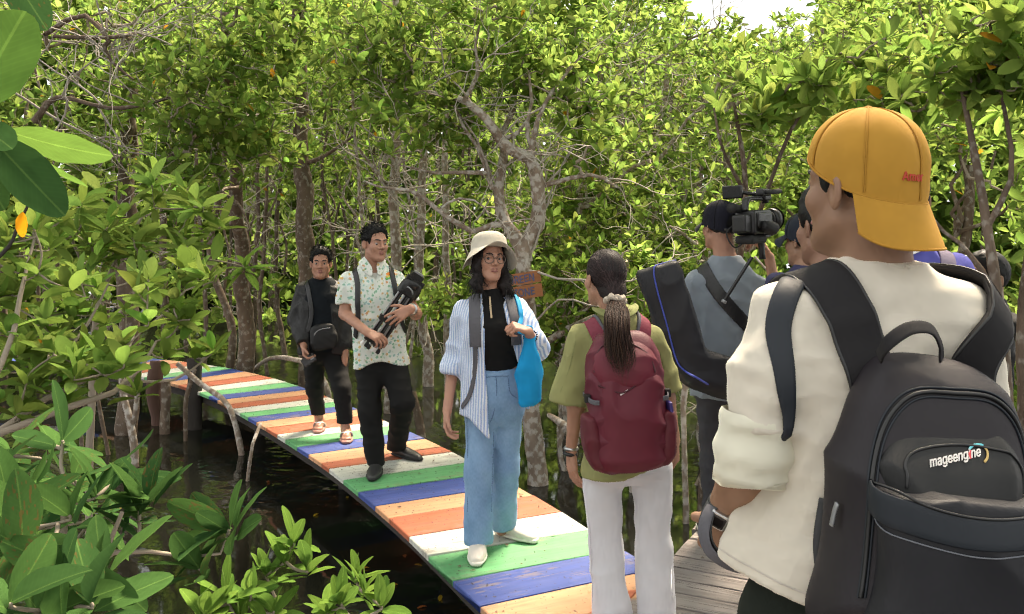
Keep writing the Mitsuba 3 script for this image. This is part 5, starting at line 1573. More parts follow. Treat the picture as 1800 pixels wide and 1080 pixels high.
# ------------------------------------------------------------------ the man in black behind him
def man_black():
    key = thing('person', 'man in open black jacket, black trousers and sandals, last on the boardwalk', 'person')
    Y = 7.0
    A = lambda px, py, dy=0.0: at(px, py, Y + dy)
    hip = A(567, 606)
    tf = Frame(hip, [.10, -1, 0], A(565, 492) - hip)
    s = .96
    hf = Frame(A(564, 463, -.03), [.16, -1, -.05], [.0, .0, 1])
    hs = .97
    shR, shL = A(533, 510, .02), A(597, 510, .03)
    elR, wrR = A(522, 562, .03), A(534, 608, -.14)
    elL, wrL = A(612, 562, .05), A(607, 612, -.05)
    hiR, hiL = A(552, 618), A(584, 618, .02)
    knR, knL = A(553, 682, .06), A(601, 686, -.16)
    anR, anL = A(561, 738, .16), A(607, 754, -.18)
    torso = loft(tf, [(-.06, 0, 0, .12, .09), (.05, 0, 0, .13, .10), (.2, 0, 0, .14, .105), (.36, 0, .01, .135, .095), (.44, 0, 0, .11, .075), (.52, 0, -.01, .052, .05)])
    neck = cap(tf.world([0, -.012, .42]), hf.world(np.array([0, -.025, -.05]) * hs), .06, .058)
    hd = head_sdf(hf, hs, 1.14, 1.15)
    hr = hand(wrR, unit([.25, -.45, -.85]), [.85, -.1, .2], 1, curl=((.6, .8, .5), (.7, .9, .5), (.8, .9, .5), (.8, .9, .5)), thumb=(.8, .5, .4))
    skin = union(.03, torso, neck, hd, chain([shR, elR, wrR], [.045, .036, .027]), chain([shL, elL, wrL, wrL + [0, -.03, -.12]], [.045, .036, .027, .025]), chain([hiR, knR, anR], [.065, .045, .034]), chain([hiL, knL, anL], [.065, .045, .034]))
    ft = []
    frs = [Frame([anR[0], anR[1] + .05, .012], [.12, -1, 0]), Frame([anL[0], anL[1] + .05, .012], [.18, -1, 0])]
    for an, f_ in zip((anR, anL), frs):
        ft.append(chain([an, f_.world([0, .05, .045]), f_.world([0, .17, .022])], [.034, .034, .03]))
        for k, x in enumerate((-.030, -.012, .004, .018, .030)):
            ft.append(cap(f_.world([x * .8, .16, .02]), f_.world([x, .215 - abs(x) * .5, .015]), .012, .009))
    skin = union(.012, skin, hr, *ft)
    lo, hi = bounds([anR, anL, shR, shL, elL, elR, hf.o + [0, 0, .15], frs[1].world([0, .2, 0])], .13)
    lo[2] = -.02
    m = skin_mesh(skin, [(hf.o + hf.z * -.02, (.13, .14, .165), .006), (wrR + [.02, -.04, -.08], (.08, .1, .12), .005), (frs[0].world([0, .1, .05]), (.1, .2, .1), .007), (frs[1].world([0, .1, .05]), (.1, .2, .1), .007)], lo, hi, .014)
    flesh(key, m, SKIN * 1.08, 3)
    face_parts(key, hf, hs, brow_w=1.2)
    hair_part(key, short_hair(hf, hs, .012, front=.080), hf, .0055, 520, .026, seed=2, sweep=(-.2, .5, .45), zmin=.01)
    top = loft(tf, [(-.05, 0, 0, .15, .115), (.1, 0, .01, .155, .13), (.2, 0, .01, .152, .128), (.36, 0, .01, .152, .115), (.45, 0, 0, .138, .094), (.51, 0, -.008, .098, .076), (.528, 0, -.008, .075, .068)], soft=.006)
    dress(key, 'shirt', mesh(folds(top, .005, 12, 71), tf.o - .26, tf.o + [.26, .26, .56], .01), (.005, .006, .009))
    jk = loft(tf, [(-.07, 0, 0, .185, .132), (.1, 0, 0, .182, .142), (.3, 0, .0, .178, .135), (.42, 0, -.004, .158, .105), (.49, 0, -.012, .11, .080), (.53, 0, -.02, .072, .066)], soft=.008)
    sl = [chain([shR, elR, wrR * .85 + elR * .15], [.060, .066, .050], .03), chain([shL, elL, wrL * .85 + elL * .15], [.060, .066, .050], .03)]
    sl[0] = cut(sl[0], half(wrR * .9 + elR * .1, wrR - elR), k=.005)
    jb = union(.035, jk, *sl)
    op = lambda p: np.maximum(np.abs(tf.local(p)[:, 0] + .0) - np.interp(tf.local(p)[:, 2], [-.1, .2, .4, .5, .56], [.08, .085, .068, .056, .05]), .01 - tf.local(p)[:, 1])
    jf = minus(folds(jb, .014, 10, 81, (1.1, 1.1, .8)), op, k=.004)
    dress(key, 'jacket', mesh(jf, lo, hi + .05, .0095), (.008, .008, .009), 'nylon')
    j = union(.035, loft(tf, [(-.12, 0, 0, .09, .07), (-.05, 0, 0, .142, .105), (.03, 0, 0, .145, .112)], soft=.006), chain([hiR, knR, anR], [.085, .066, .050], .03), chain([hiL, knL, anL], [.085, .068, .052], .03))
    jf2 = cut(folds(j, .012, 10, 91, (.7, .7, 1.6)), half([0, 0, .115], [0, 0, -1]))
    dress(key, 'trousers', mesh(jf2, lo, [hi[0], hi[1], tf.o[2] + .1], .0105), (.007, .007, .0075))
    for f_ in frs:
        _, so = shoe(Frame(f_.o - [0, 0, .010], f_.y), .255, .095, sole=.022)
        c = f_.world([0, .13, .0])
        sd = part(key, 'sandal', mesh(so, c - .18, c + .18, .007), 'sandal_sole')
        for sg in (-1, 1):
            q = f_.world(np.array([(sg * .045, .07, .008), (sg * .032, .105, .045), (0, .15, .055), (-sg * .01, .17, .042)]))
            part(sd, 'strap', strap(q, [0, -.4, 1], .022, .006, 14), 'white_plastic')
    ph = thing('phone', 'black phone in the hand of the man in the black jacket', 'phone')
    fp = Frame(wrR + [.055, -.075, -.10], [.3, -1, .3], [.75, .1, .5])
    bx = mesh(loft(fp, [(-.055, 0, 0, .035, .005), (.055, 0, 0, .035, .005)], p=6, soft=.004), fp.o - .08, fp.o + .08, .004)
    part(ph, 'case', bx, 'black_gloss')
    bx = trimesh.creation.box([.022, .002, .03])
    bx.apply_translation([0, .0062, .03])
    part(ph, 'lens_plate', fp.put(bx), 'silver_plastic', smooth=False)
    bg = thing('waist_bag', 'rounded black crossbody bag on the belly of the man in the black jacket', 'bag')
    fb = Frame(tf.world([-.02, .148, .085]), tf.y, tf.z + tf.x * .15)
    bl = loft(fb, [(-.11, 0, 0, .06, .022), (-.085, 0, 0, .095, .032), (0, 0, 0, .105, .040), (.075, 0, 0, .085, .035), (.095, 0, 0, .05, .022)], p=2.6, soft=.015)
    dress(bg, 'pouch', mesh(folds(bl, .006, 14, 5), fb.o - .17, fb.o + .17, .008), (.008, .008, .009), 'nylon')
    part(bg, 'zip', tube(wear(bl, fb.world(np.array([(-.07, .04, .055), (-.02, .045, .06), (.03, .045, .05), (.06, .04, .02)])), .002, 20)[0], .0035, 6), 'silver_plastic')
    part(bg, 'shoulder_strap', worn_strap(union(.02, top, jk), tf.world(np.array([(.09, .12, .12), (.06, .14, .26), (.08, .10, .40), (.085, .0, .49), (.08, -.08, .42)])), .035, .006, .006), 'black_plastic')


scene['sandal_sole'] = plain((.28, .14, .12), .7)
man_black()
# ------------------------------------------------------------------ the woman with the ponytail and the dark red backpack
def woman_ponytail():
    key = thing('person', 'woman with a ponytail, olive shirt and white trousers seen from behind', 'person')
    Y = 3.5
    A = lambda px, py, dy=0.0: at(px, py, Y + dy)
    hip = A(1100, 800)
    tf = Frame(hip, [-.10, 1, 0], A(1082, 548) - hip)
    hf = Frame(A(1062, 490, .01), [-.42, .90, .0], [.02, -.05, 1])
    hs = .92
    shL, shR = A(1018, 590, .0), A(1147, 592, .0)
    elL, wrL = A(1012, 712, -.02), A(1004, 790, .03)
    elR, wrR = A(1172, 700, .02), A(1186, 775, .05)
    hiL, hiR = A(1058, 825), A(1145, 825)
    knL, knR = A(1066, 960, .02), A(1149, 960, .02)
    anL, anR = A(1076, 1092, -.02), A(1153, 1095, .0)
    torso = loft(tf, [(-.06, 0, 0, .11, .08), (.05, 0, 0, .125, .09), (.2, 0, 0, .12, .085), (.36, 0, .01, .13, .095), (.46, 0, 0, .125, .08), (.52, 0, -.008, .085, .058), (.56, 0, -.008, .048, .046)])
    neck = cap(tf.world([0, -.01, .50]), hf.world(np.array([0, -.03, -.05]) * hs), .048, .046)
    hd = head_sdf(hf, hs, .95, 1)
    hl = hand(wrL, unit([.05, .05, -1]), [.9, .35, 0], -1, curl=(.25, .45, .3), thumb=(.8, .5, .25), size=.95)
    hr = hand(wrR, unit([.15, .25, -.9]), [-.9, .2, -.1], 1, curl=(.6, .8, .5), thumb=(.8, .45, .35), size=.92)
    skin = union(.03, torso, neck, hd, chain([shL, elL, wrL], [.040, .034, .022]), chain([shR, elR, wrR], [.040, .034, .022]), chain([hiL, knL, anL], [.055, .04, .028]), chain([hiR, knR, anR], [.055, .04, .028]))
    skin = union(.010, skin, hl, hr)
    lo, hi = bounds([anL, anR, shL, shR, elL, elR, wrR + [.05, 0, -.15], hf.o + [0, 0, .15]], .14)
    m = skin_mesh(skin, [(hf.o + hf.z * -.02, (.12, .14, .165), .005), (wrL + [0, 0, -.08], (.06, .07, .13), .0035), (wrR + [.02, .02, -.07], (.07, .08, .12), .0035)], lo, hi, .012)
    flesh(key, m, SKIN * 1.12, 5)
    face_parts(key, hf, hs)
    # hair pulled back over the skull
    q0 = np.array([0, -.118, -.055])

    tl = hf.local(A(1081, 528, -.10)) / hs

    def hairf(p):
        q = hf.local(p) / hs
        r = q - q0
        ang = np.arctan2(r[:, 0], r[:, 2])
        st = nnoise(np.c_[ang * 26, r[:, 1] * 5, r[:, 2] * 2], 3) + .6 * nnoise(np.c_[ang * 60, r[:, 1] * 8, r[:, 2] * 3], 4)
        d = smin(ell((0, -.018, .034), (.081, .098, .096))(q), sph((0, -.100, -.050), .032)(q), .05) - .0030 * (st - .8)
        d = smin(d, cap((0, -.06, -.05), (0, -.11, -.055), .05, .03)(q), .03)
        d = smin(d, cap((0, -.085, -.045), tl, .045, .018)(q), .03)
        hz = np.interp(q[:, 1], [-.125, -.05, -.02, -.005, .012, .03, .05, .07, .1], [-.085, -.072, -.02, .012, .020, .012, .05, .078, .088])
        hz = np.where(np.linalg.norm(q[:, :2] - tl[:2], axis=1) < .035, -.5, hz)
        return smax(d, hz - q[:, 2], .004) * hs
    dress(key, 'hair', mesh(hairf, hf.o - .17, hf.o + .17, .0045), (.020, .016, .015), 'hair_strands', amount=.2)
    # the strands that run from the hairline to the tie
    g = np.random.default_rng(53)
    NS, NP = 420, 14
    a_ = g.uniform(-2.5, 2.5, NS)
    st_ = np.stack([.088 * np.sin(a_), .055 - .10 * np.abs(np.sin(a_ / 2)) ** 2 + g.normal(0, .015, NS), .040 + .078 * np.cos(a_)], 1)
    t_ = np.linspace(0, .97, NP)[None, :, None]
    lp_ = st_[:, None] * (1 - t_) + tl * t_ + np.array([0, -.02, .02]) * np.sin(np.pi * t_)
    wp = hf.world(lp_.reshape(-1, 3) * hs)
    for _ in range(10):
        wp = wp - grad(hairf, wp, .004) * np.clip(hairf(wp), -.03, .03)[:, None] * .8
    wp = (wp + grad(hairf, wp, .004) * .0006).reshape(NS, NP, 3)
    okk = hf.local(wp.reshape(-1, 3)).reshape(NS, NP, 3)[:, :, 2].min(1) > -.10
    ss = [tube(w, np.linspace(.0011, .0009, NP), 3, cap=False) for w in wp[okk]]
    sm = cat(ss)
    tt = np.repeat(g.random(len(ss)) ** 2, [len(x.vertices) for x in ss])[:, None]
    part(key, 'hair_strands', sm, 'hair_strands', color=np.array([.014, .011, .011]) * (1 - tt) + np.array([.06, .045, .042]) * tt)
    # scrunchie and ponytail
    tie = A(1081, 528, -.10)
    ax = unit(A(1080, 540, -.14) - A(1078, 512, -.09))
    fr = Frame(tie, ax, [.15, -1, .35])
    a = np.linspace(0, 2 * np.pi, 61)[:-1]
    ringp = np.c_[.030 * np.cos(a) * (1 + .12 * np.sin(9 * a)), .004 * np.sin(7 * a), .026 * np.sin(a) * (1 + .12 * np.sin(9 * a))]
    sc = cat([tube(np.vstack([ringp, ringp[:1]]), .0125 + .004 * np.r_[np.sin(11 * a), 0], 10)])
    v = np.asarray(sc.vertices)
    v = v + (nnoise(v * 90, 2)[:, None] - .5) * .008
    sc = Frame(tie, unit([.1, -.55, -.83]), [.35, -.85, .45]).put(tris(v, sc.faces))
    dress(key, 'scrunchie', sc, (.42, .36, .29), amount=.18, scale=110)
    rng = np.random.default_rng(52)
    st = []
    N = 620
    end0 = A(1095, 658, -.335)
    mid0 = A(1084, 585, -.285)
    for i in range(N):
        u = rng.normal(0, 1, 2)
        u = u / max(1, np.linalg.norm(u) / 1.6)
        s0 = tie + np.array([.011 * u[0], -.012 + .004 * u[1], .006 * u[1]])
        lenf = rng.uniform(.3, 1.04) ** .7
        u = u + rng.normal(0, .12, 2)
        m1 = mid0 + np.array([.027 * u[0], .016 * u[1] - .004, rng.normal(0, .01)])
        e = end0 + np.array([.011 * u[0] + rng.normal(0, .006), .009 * u[1], rng.normal(0, .02)])
        pth = resample([s0, s0 * .55 + m1 * .45 + [.008 * u[0], -.028, .015], m1, m1 * .45 + e * .55 + [.012 * u[0], 0, 0], e], 15)
        pth = pth[:max(7, int(15 * lenf))]
        r = np.full(len(pth), .0011)
        r[-4:] *= [.9, .75, .55, .2]
        st.append(tube(pth, r, 3, cap=False))
    pt = cat(st)
    nv = np.array([len(x.vertices) for x in st])
    c1, c2 = np.array([.022, .014, .012]), np.array([.070, .036, .024])
    tt = np.repeat(rng.random(N) ** 1.6, nv)[:, None]
    part(key, 'ponytail', pt, 'hair_strands', color=c1 * (1 - tt) + c2 * tt)
    core = union(.02, cap(tie + [0, .006, 0], mid0 + [0, .012, 0], .008, .018), cap(mid0 + [0, .012, 0], end0 * .7 + mid0 * .3, .018, .006))
    dress(key, 'ponytail_core', mesh(core, np.minimum(tie, end0) - .08, np.maximum(tie, end0) + .08, .006), (.03, .018, .014), 'hair_strands', amount=.2)
    # shirt
    sh = loft(tf, [(-.075, -.01, 0, .170, .118), (.05, 0, 0, .158, .115), (.2, 0, 0, .146, .108), (.36, 0, .01, .148, .112), (.46, 0, 0, .144, .093), (.515, 0, -.006, .115, .078), (.55, 0, -.008, .078, .068), (.575, 0, -.008, .064, .060)], soft=.008)
    slL = cut(chain([shL + [.008, 0, -.012], A(998, 712, -.02)], [.055, .072], .03), half(A(1000, 704), [-.12, 0, -1]), k=.005)
    slR = cut(chain([shR + [-.008, 0, -.012], A(1176, 700, .02)], [.055, .066], .03), half(A(1178, 690), [.22, 0, -1]), k=.005)
    base = union(.035, sh, slL, slR)
    sf = folds(base, .012, 11, 101, (1.1, 1.1, .75))
    hemz = lambda p: np.interp(tf.local(p)[:, 0], [-.16, -.05, .05, .1, .17], [-.068, -.07, -.045, .01, .02]) - tf.local(p)[:, 2]
    sf = cut(sf, hemz, k=.005)
    dress(key, 'shirt', mesh(sf, lo - .03, hi + .03, .0068), (.235, .25, .10), amount=.05)
    q = tf.world(np.array([(.062, .03, .575), (.066, -.01, .585), (.045, -.055, .575), (0, -.072, .565), (-.045, -.055, .575), (-.066, -.01, .585), (-.062, .03, .575)]))
    dress(key, 'collar', strap(q, tf.R @ np.array([0, -.75, .55]), .052, .006, 40), (.235, .25, .10))
    tail = wear(base, tf.world(np.array([(.158, .02, .10), (.168, .03, .03), (.172, .03, -.03)])), .012)[0]
    dress(key, 'shirt_tail', strap(tail, [1, -.5, 0], np.array([.06, .075, .05]), .006, 16), (.25, .265, .11))
    # trousers
    j = union(.035, loft(tf, [(-.10, 0, 0, .12, .08), (-.05, 0, 0, .150, .112), (.02, 0, 0, .152, .112), (.09, 0, 0, .136, .10)], soft=.006), chain([hiL, knL, anL + [0, 0, .02]], [.078, .068, .078], .03), chain([hiR, knR, anR + [0, 0, .02]], [.078, .068, .078], .03))
    cleft = cap(tf.world([0, -.125, .0]), tf.world([0, -.10, -.10]), .006, .012)
    gap = cap(A(1102, 868), A(1107, 1200), .012, .030)
    j = minus(minus(j, cleft, k=.02), gap, k=.03)
    jf = cut(folds(j, .009, 9, 111, (1.0, 1.0, .9)), half([0, 0, .07], [0, 0, -1]), k=.008)
    dress(key, 'trousers', mesh(jf, [lo[0], lo[1], 0.0], [hi[0], hi[1], tf.o[2] + .12], .0075), (.56, .555, .59), amount=.025)
    for pts in ([(1026, 850), (1036, 920), (1040, 1000), (1042, 1060)], [(1178, 850), (1180, 930), (1180, 1000), (1183, 1060)], [(1090, 860), (1098, 930), (1102, 1000)]):
        dress(key, 'seam', cord(jf, pts, .0012, .0004), (.46, .455, .49))
    for pts in ([(1012, 600), (1000, 650), (985, 690)], [(1148, 585), (1160, 620), (1168, 650)]):
        dress(key, 'seam', cord(sf, pts, .0012, .0004), (.19, .205, .08))
    for an in (anL, anR):
        f_ = Frame([an[0], an[1] - .06, .012], [0, 1, 0])
        u, so = shoe(f_, .24, .088, .08)
        c = f_.world([0, .12, .04])
        dress(key, 'shoe', mesh(u, c - .19, c + .19, .008), (.5, .5, .5), 'nylon')
        part(key, 'sole', mesh(so, c - .19, c + .19, .008), 'shoe_sole')
    part(key, 'bracelet', tube(resample([wrL + [0, 0, .012], wrL + [0, 0, -.004]], 4), [.026, .030, .030, .026], 16), 'steel')
    part(key, 'watch_strap', tube(resample([wrL + [-.001, 0, -.010], wrL + [-.002, 0, -.024]], 4), [.027, .030, .030, .027], 16), 'black_plastic')
    # backpack
    bag = thing('backpack', 'dark red backpack on the back of the woman with the ponytail', 'backpack')
    bc = tf.world([.0, -.185, .225])
    fb = Frame(A(1101, 702, -.205), -tf.y, tf.z + tf.x * .02)
    X = lambda *p: fb.world(np.array(p))
    body = loft(fb, [(-.265, .01, -.01, .10, .055), (-.235, .005, 0, .130, .085), (-.12, 0, 0, .146, .095), (.05, 0, -.01, .144, .086), (.16, 0, -.025, .130, .070), (.215, 0, -.035, .108, .054), (.245, 0, -.045, .075, .035)], p=3.0, soft=.02)
    front = loft(fb, [(-.25, .0, .03, .095, .045), (-.2, .0, .045, .115, .058), (-.05, 0, .05, .118, .056), (.08, 0, .032, .112, .046), (.10, 0, .025, .106, .036)], p=2.8, soft=.02)
    bf = folds(body, .008, 11, 121, (1, 1, 1), fb)
    ff = folds(front, .012, 9, 131, (1.1, 1, .9), fb)
    RED = np.array([.095, .010, .020])
    dress(bag, 'pack', mesh(bf, fb.o - [.24, .24, .34], fb.o + [.24, .24, .34], .0062), RED, 'nylon')
    dress(bag, 'front_pocket', mesh(ff, fb.o - [.24, .24, .34], fb.o + [.24, .24, .34], .0055), RED * 1.05, 'nylon')
    flap = loft(fb, [(.055, 0, .02, .118, .062), (.10, 0, .025, .118, .060), (.17, 0, .008, .105, .050), (.22, 0, -.02, .080, .036), (.235, 0, -.03, .05, .02)], p=2.6, soft=.02)
    dress(bag, 'lid', mesh(folds(flap, .010, 10, 141, (1, 1, 1), fb), fb.o - [.2, .2, .3], fb.o + [.2, .2, .3], .0055), RED * 1.25, 'nylon')
    both = union(.01, body, front, flap)
    part(bag, 'zip', cord(both, [(1045, 655), (1047, 630), (1060, 608), (1082, 600), (1112, 606), (1140, 625), (1152, 655)], .0035, .001), 'red_dark')
    part(bag, 'zip', cord(both, [(1052, 678), (1085, 690), (1102, 688), (1125, 672)], .003, .001), 'red_dark')
    for sg in (-1, 1):
        pk = loft(fb, [(-.245, sg * .110, .005, .030, .05), (-.2, sg * .132, .008, .034, .064), (-.1, sg * .142, .01, .032, .066), (-.045, sg * .146, .015, .024, .055)], p=2.8, soft=.012)
        dress(bag, 'side_pocket', mesh(folds(pk, .006, 12, 150 + sg, (1, 1, 1), fb), X(sg * .15, 0, -.15) - .17, X(sg * .15, 0, -.15) + .17, .0055), RED * .9, 'nylon')
        part(bag, 'compression_strap', strap(X((sg * .150, -.06, .02), (sg * .152, 0, .018), (sg * .14, .07, .012), (sg * .118, .085, .01)), fb.R @ np.array([sg * 1.0, .6, 0]), .018, .005, 16), 'strap_grey')
        bx = trimesh.creation.box([.02, .03, .028])
        bx.apply_translation([sg * .151, .02, .018])
        part(bag, 'buckle', fb.put(bx), 'black_plastic', smooth=False)
        part(bag, 'shoulder_strap', worn_strap(base, tf.world(np.array([(-sg * .075, -.125, .40), (-sg * .085, -.09, .475), (-sg * .095, -.02, .535), (-sg * .10, .05, .50), (-sg * .11, .10, .40), (-sg * .13, .09, .22)])), .058, .014, .008), 'red_strap')
        part(bag, 'strap_edge', worn_strap(base, tf.world(np.array([(-sg * .047, -.125, .405), (-sg * .058, -.09, .48), (-sg * .066, -.02, .545), (-sg * .07, .05, .51)])), .012, .012, .009), 'strap_grey')
    part(bag, 'haul_loop', tube(resample(X((-.03, -.06, .235), (-.022, -.065, .265), (.022, -.065, .265), (.03, -.06, .235)), 12), .006, 8), 'red_dark')
    tm = meshkit.text_mesh('ıııııı', .006, .001)
    v = np.array(tm.vertices)
    P, n = on(ff, [(1090, 695), (1104, 686)], .003)
    part(bag, 'logo', strap(P, n, .006, .0015, 8), 'logo_pale')
    ph = thing('phone', 'dark phone in the side pocket of the red backpack', 'phone')
    bx = mesh(loft(Frame(X(-.154, .03, -.045), fb.y, fb.z + fb.x * .1), [(-.07, 0, 0, .008, .034), (.035, 0, 0, .008, .034)], p=5, soft=.004), X(-.154, .03, -.045) - .1, X(-.154, .03, -.045) + .1, .004)
    part(ph, 'case', bx, 'purple_case')


scene['red_dark'] = plain((.05, .006, .012), .6)
scene['red_strap'] = plain((.17, .02, .04), .7)
scene['logo_pale'] = plain((.5, .42, .42), .6)
scene['purple_case'] = plain((.05, .035, .16), .3, specular=.5)
woman_ponytail()
# ------------------------------------------------------------------ the cameraman
def ball_cap(key, fr, s, col, r=(.088, .106, .102), zc=.036, front=.045, back=-.035, brim=None, bsdf='cloth', seed=0, wr=.0016, gapfront=False, brim_l=.07, droop=.35, arch=.06, half_ang=62):
    """A six-panel cap in a head frame: crown, seams, button, brim (brim=+1 over the face, -1 over the nape)."""
    nf, nt = 96, 22
    ph = np.arange(nf) * 2 * np.pi / nf

    def rim(p):
        return .5 * (front + back) + .5 * (front - back) * np.sin(p) - (.012 if brim == -1 else .004) * np.cos(p) ** 2

    def pt(p, t, off=0.0):
        z = rim(p) + (zc + r[2] - rim(p)) * (1 - (1 - t) ** 1.0)
        zz = rim(p) + (zc + r[2] - rim(p)) * np.sin(t * np.pi / 2) ** 1.0
        k = np.sqrt(np.clip(1 - np.clip((zz - zc) / r[2], 0, 1) ** 2.25, 0, 1))
        k = k * (1 + .02 * np.clip((zc - zz) / .07, 0, 1))
        x, y = (r[0] + off) * k * np.cos(p), -.012 + (r[1] + off) * k * np.sin(p)
        return np.stack([x, y, zz + off * (zz > zc)], -1)
    P, Tt = np.meshgrid(ph, np.linspace(0, 1, nt), indexing='xy')
    v = pt(P.ravel(), Tt.ravel())
    bul = .0058 * np.abs(np.cos(3 * P.ravel())) ** .7 * np.sin(np.pi * np.clip(Tt.ravel(), 0, 1)) ** .6
    n = unit(v - [0, -.012, .02])
    v = v + n * (bul + wr * 2.2 * (nfbm(v * [38, 38, 22], 3, seed) - .5) * (1.3 - Tt.ravel()))[:, None]
    i, j = np.meshgrid(np.arange(nt - 1), np.arange(nf), indexing='ij')
    i, j = i.ravel(), j.ravel()
    k = (j + 1) % nf
    f = np.vstack([np.stack([i * nf + j, i * nf + k, (i + 1) * nf + k], 1), np.stack([i * nf + j, (i + 1) * nf + k, (i + 1) * nf + j], 1)])
    if gapfront:
        d = np.abs((P.ravel() - np.pi / 2 * (3 if gapfront < 0 else 1) + np.pi) % (2 * np.pi) - np.pi)
        hole = (d < .42) & (np.hypot(d / .42, Tt.ravel() / .34) < 1) & (Tt.ravel() > .10)
        f = f[~hole[f].any(1)]
    k_ = dress(key, 'cap', fr.put(tris(v, f), s), col, bsdf, seed=seed, amount=.05)
    for a in np.arange(6) * np.pi / 3 + np.pi / 6:
        t = np.linspace(.03, .985, 24)
        q = pt(np.full(24, a), t, .0006)
        for da in (-.012, .012):
            qq = pt(np.full(24, a) + da * (1.02 - t * .2), t, .0014 + wr * .3)
            dress(key, 'cap_seam', fr.put(tube(qq, .0014, 5), s), np.asarray(col) * .9, bsdf)
        q = pt(np.array([a + .52]), np.array([.70]), .001)[0]
        nn = unit(q - [0, -.012, .02])
        c = Frame(q, np.cross(nn, [.3, .2, .9]), nn)
        an = np.linspace(0, 2 * np.pi, 13)
        dress(key, 'eyelet', fr.put(tube(c.world(np.c_[.0036 * np.cos(an), .0036 * np.sin(an), 0 * an]), .0012, 5, cap=False), s), np.asarray(col) * .9, bsdf)
    b = trimesh.creation.icosphere(2, .0078)
    dress(key, 'button', fr.put(tris(b.vertices * [1, 1, .55] + [0, -.012, zc + r[2] + .001], b.faces), s), np.asarray(col) * .8, bsdf)
    q = pt(np.r_[ph, ph[:1]], np.zeros(nf + 1), .0008)
    dress(key, 'cap_edge', fr.put(tube(q, .0022, 6, cap=False), s), np.asarray(col) * .9, bsdf)
    if brim:
        nb, mb = 40, 12
        d = np.linspace(-1, 1, nb) * np.radians(half_ang)
        pc = np.pi / 2 * brim
        root = pt(pc + d, np.zeros(nb), .002)
        V = []
        for side in (1, -1):
            for t in np.linspace(0, 1, mb):
                L = brim_l * np.clip(np.cos(d * 90 / (half_ang + 12)), 0, 1) ** .45 * t
                out = np.stack([np.sin(d) * -brim * .25, np.full(nb, float(brim)), np.zeros(nb)], 1)
                out = unit(out)
                q = root + out * (L * np.cos(droop))[:, None]
                q[:, 2] -= L * np.sin(droop) + arch * (q[:, 0] / .08) ** 2 * t * .5
                q[:, 2] += side * .0013
                V.append(q)
        V = np.vstack(V)
        fs = []
        for side in (0, 1):
            o = side * nb * mb
            i, j = np.meshgrid(np.arange(mb - 1), np.arange(nb - 1), indexing='ij')
            a = o + i.ravel() * nb + j.ravel()
            fs += [np.stack([a, a + 1, a + nb + 1], 1), np.stack([a, a + nb + 1, a + nb], 1)]
        e = (mb - 1) * nb + np.arange(nb - 1)
        o = nb * mb
        fs += [np.stack([e, e + 1, e + o + 1], 1), np.stack([e, e + o + 1, e + o], 1)]
        dress(key, 'brim', fr.put(tris(V, np.vstack(fs)), s), col, bsdf, seed=seed + 1, amount=.04)
        dress(key, 'brim_edge', fr.put(tube(V[(mb - 1) * nb:mb * nb] - [0, 0, .0013], .0022, 6), s), np.asarray(col) * .9, bsdf)
    return pt


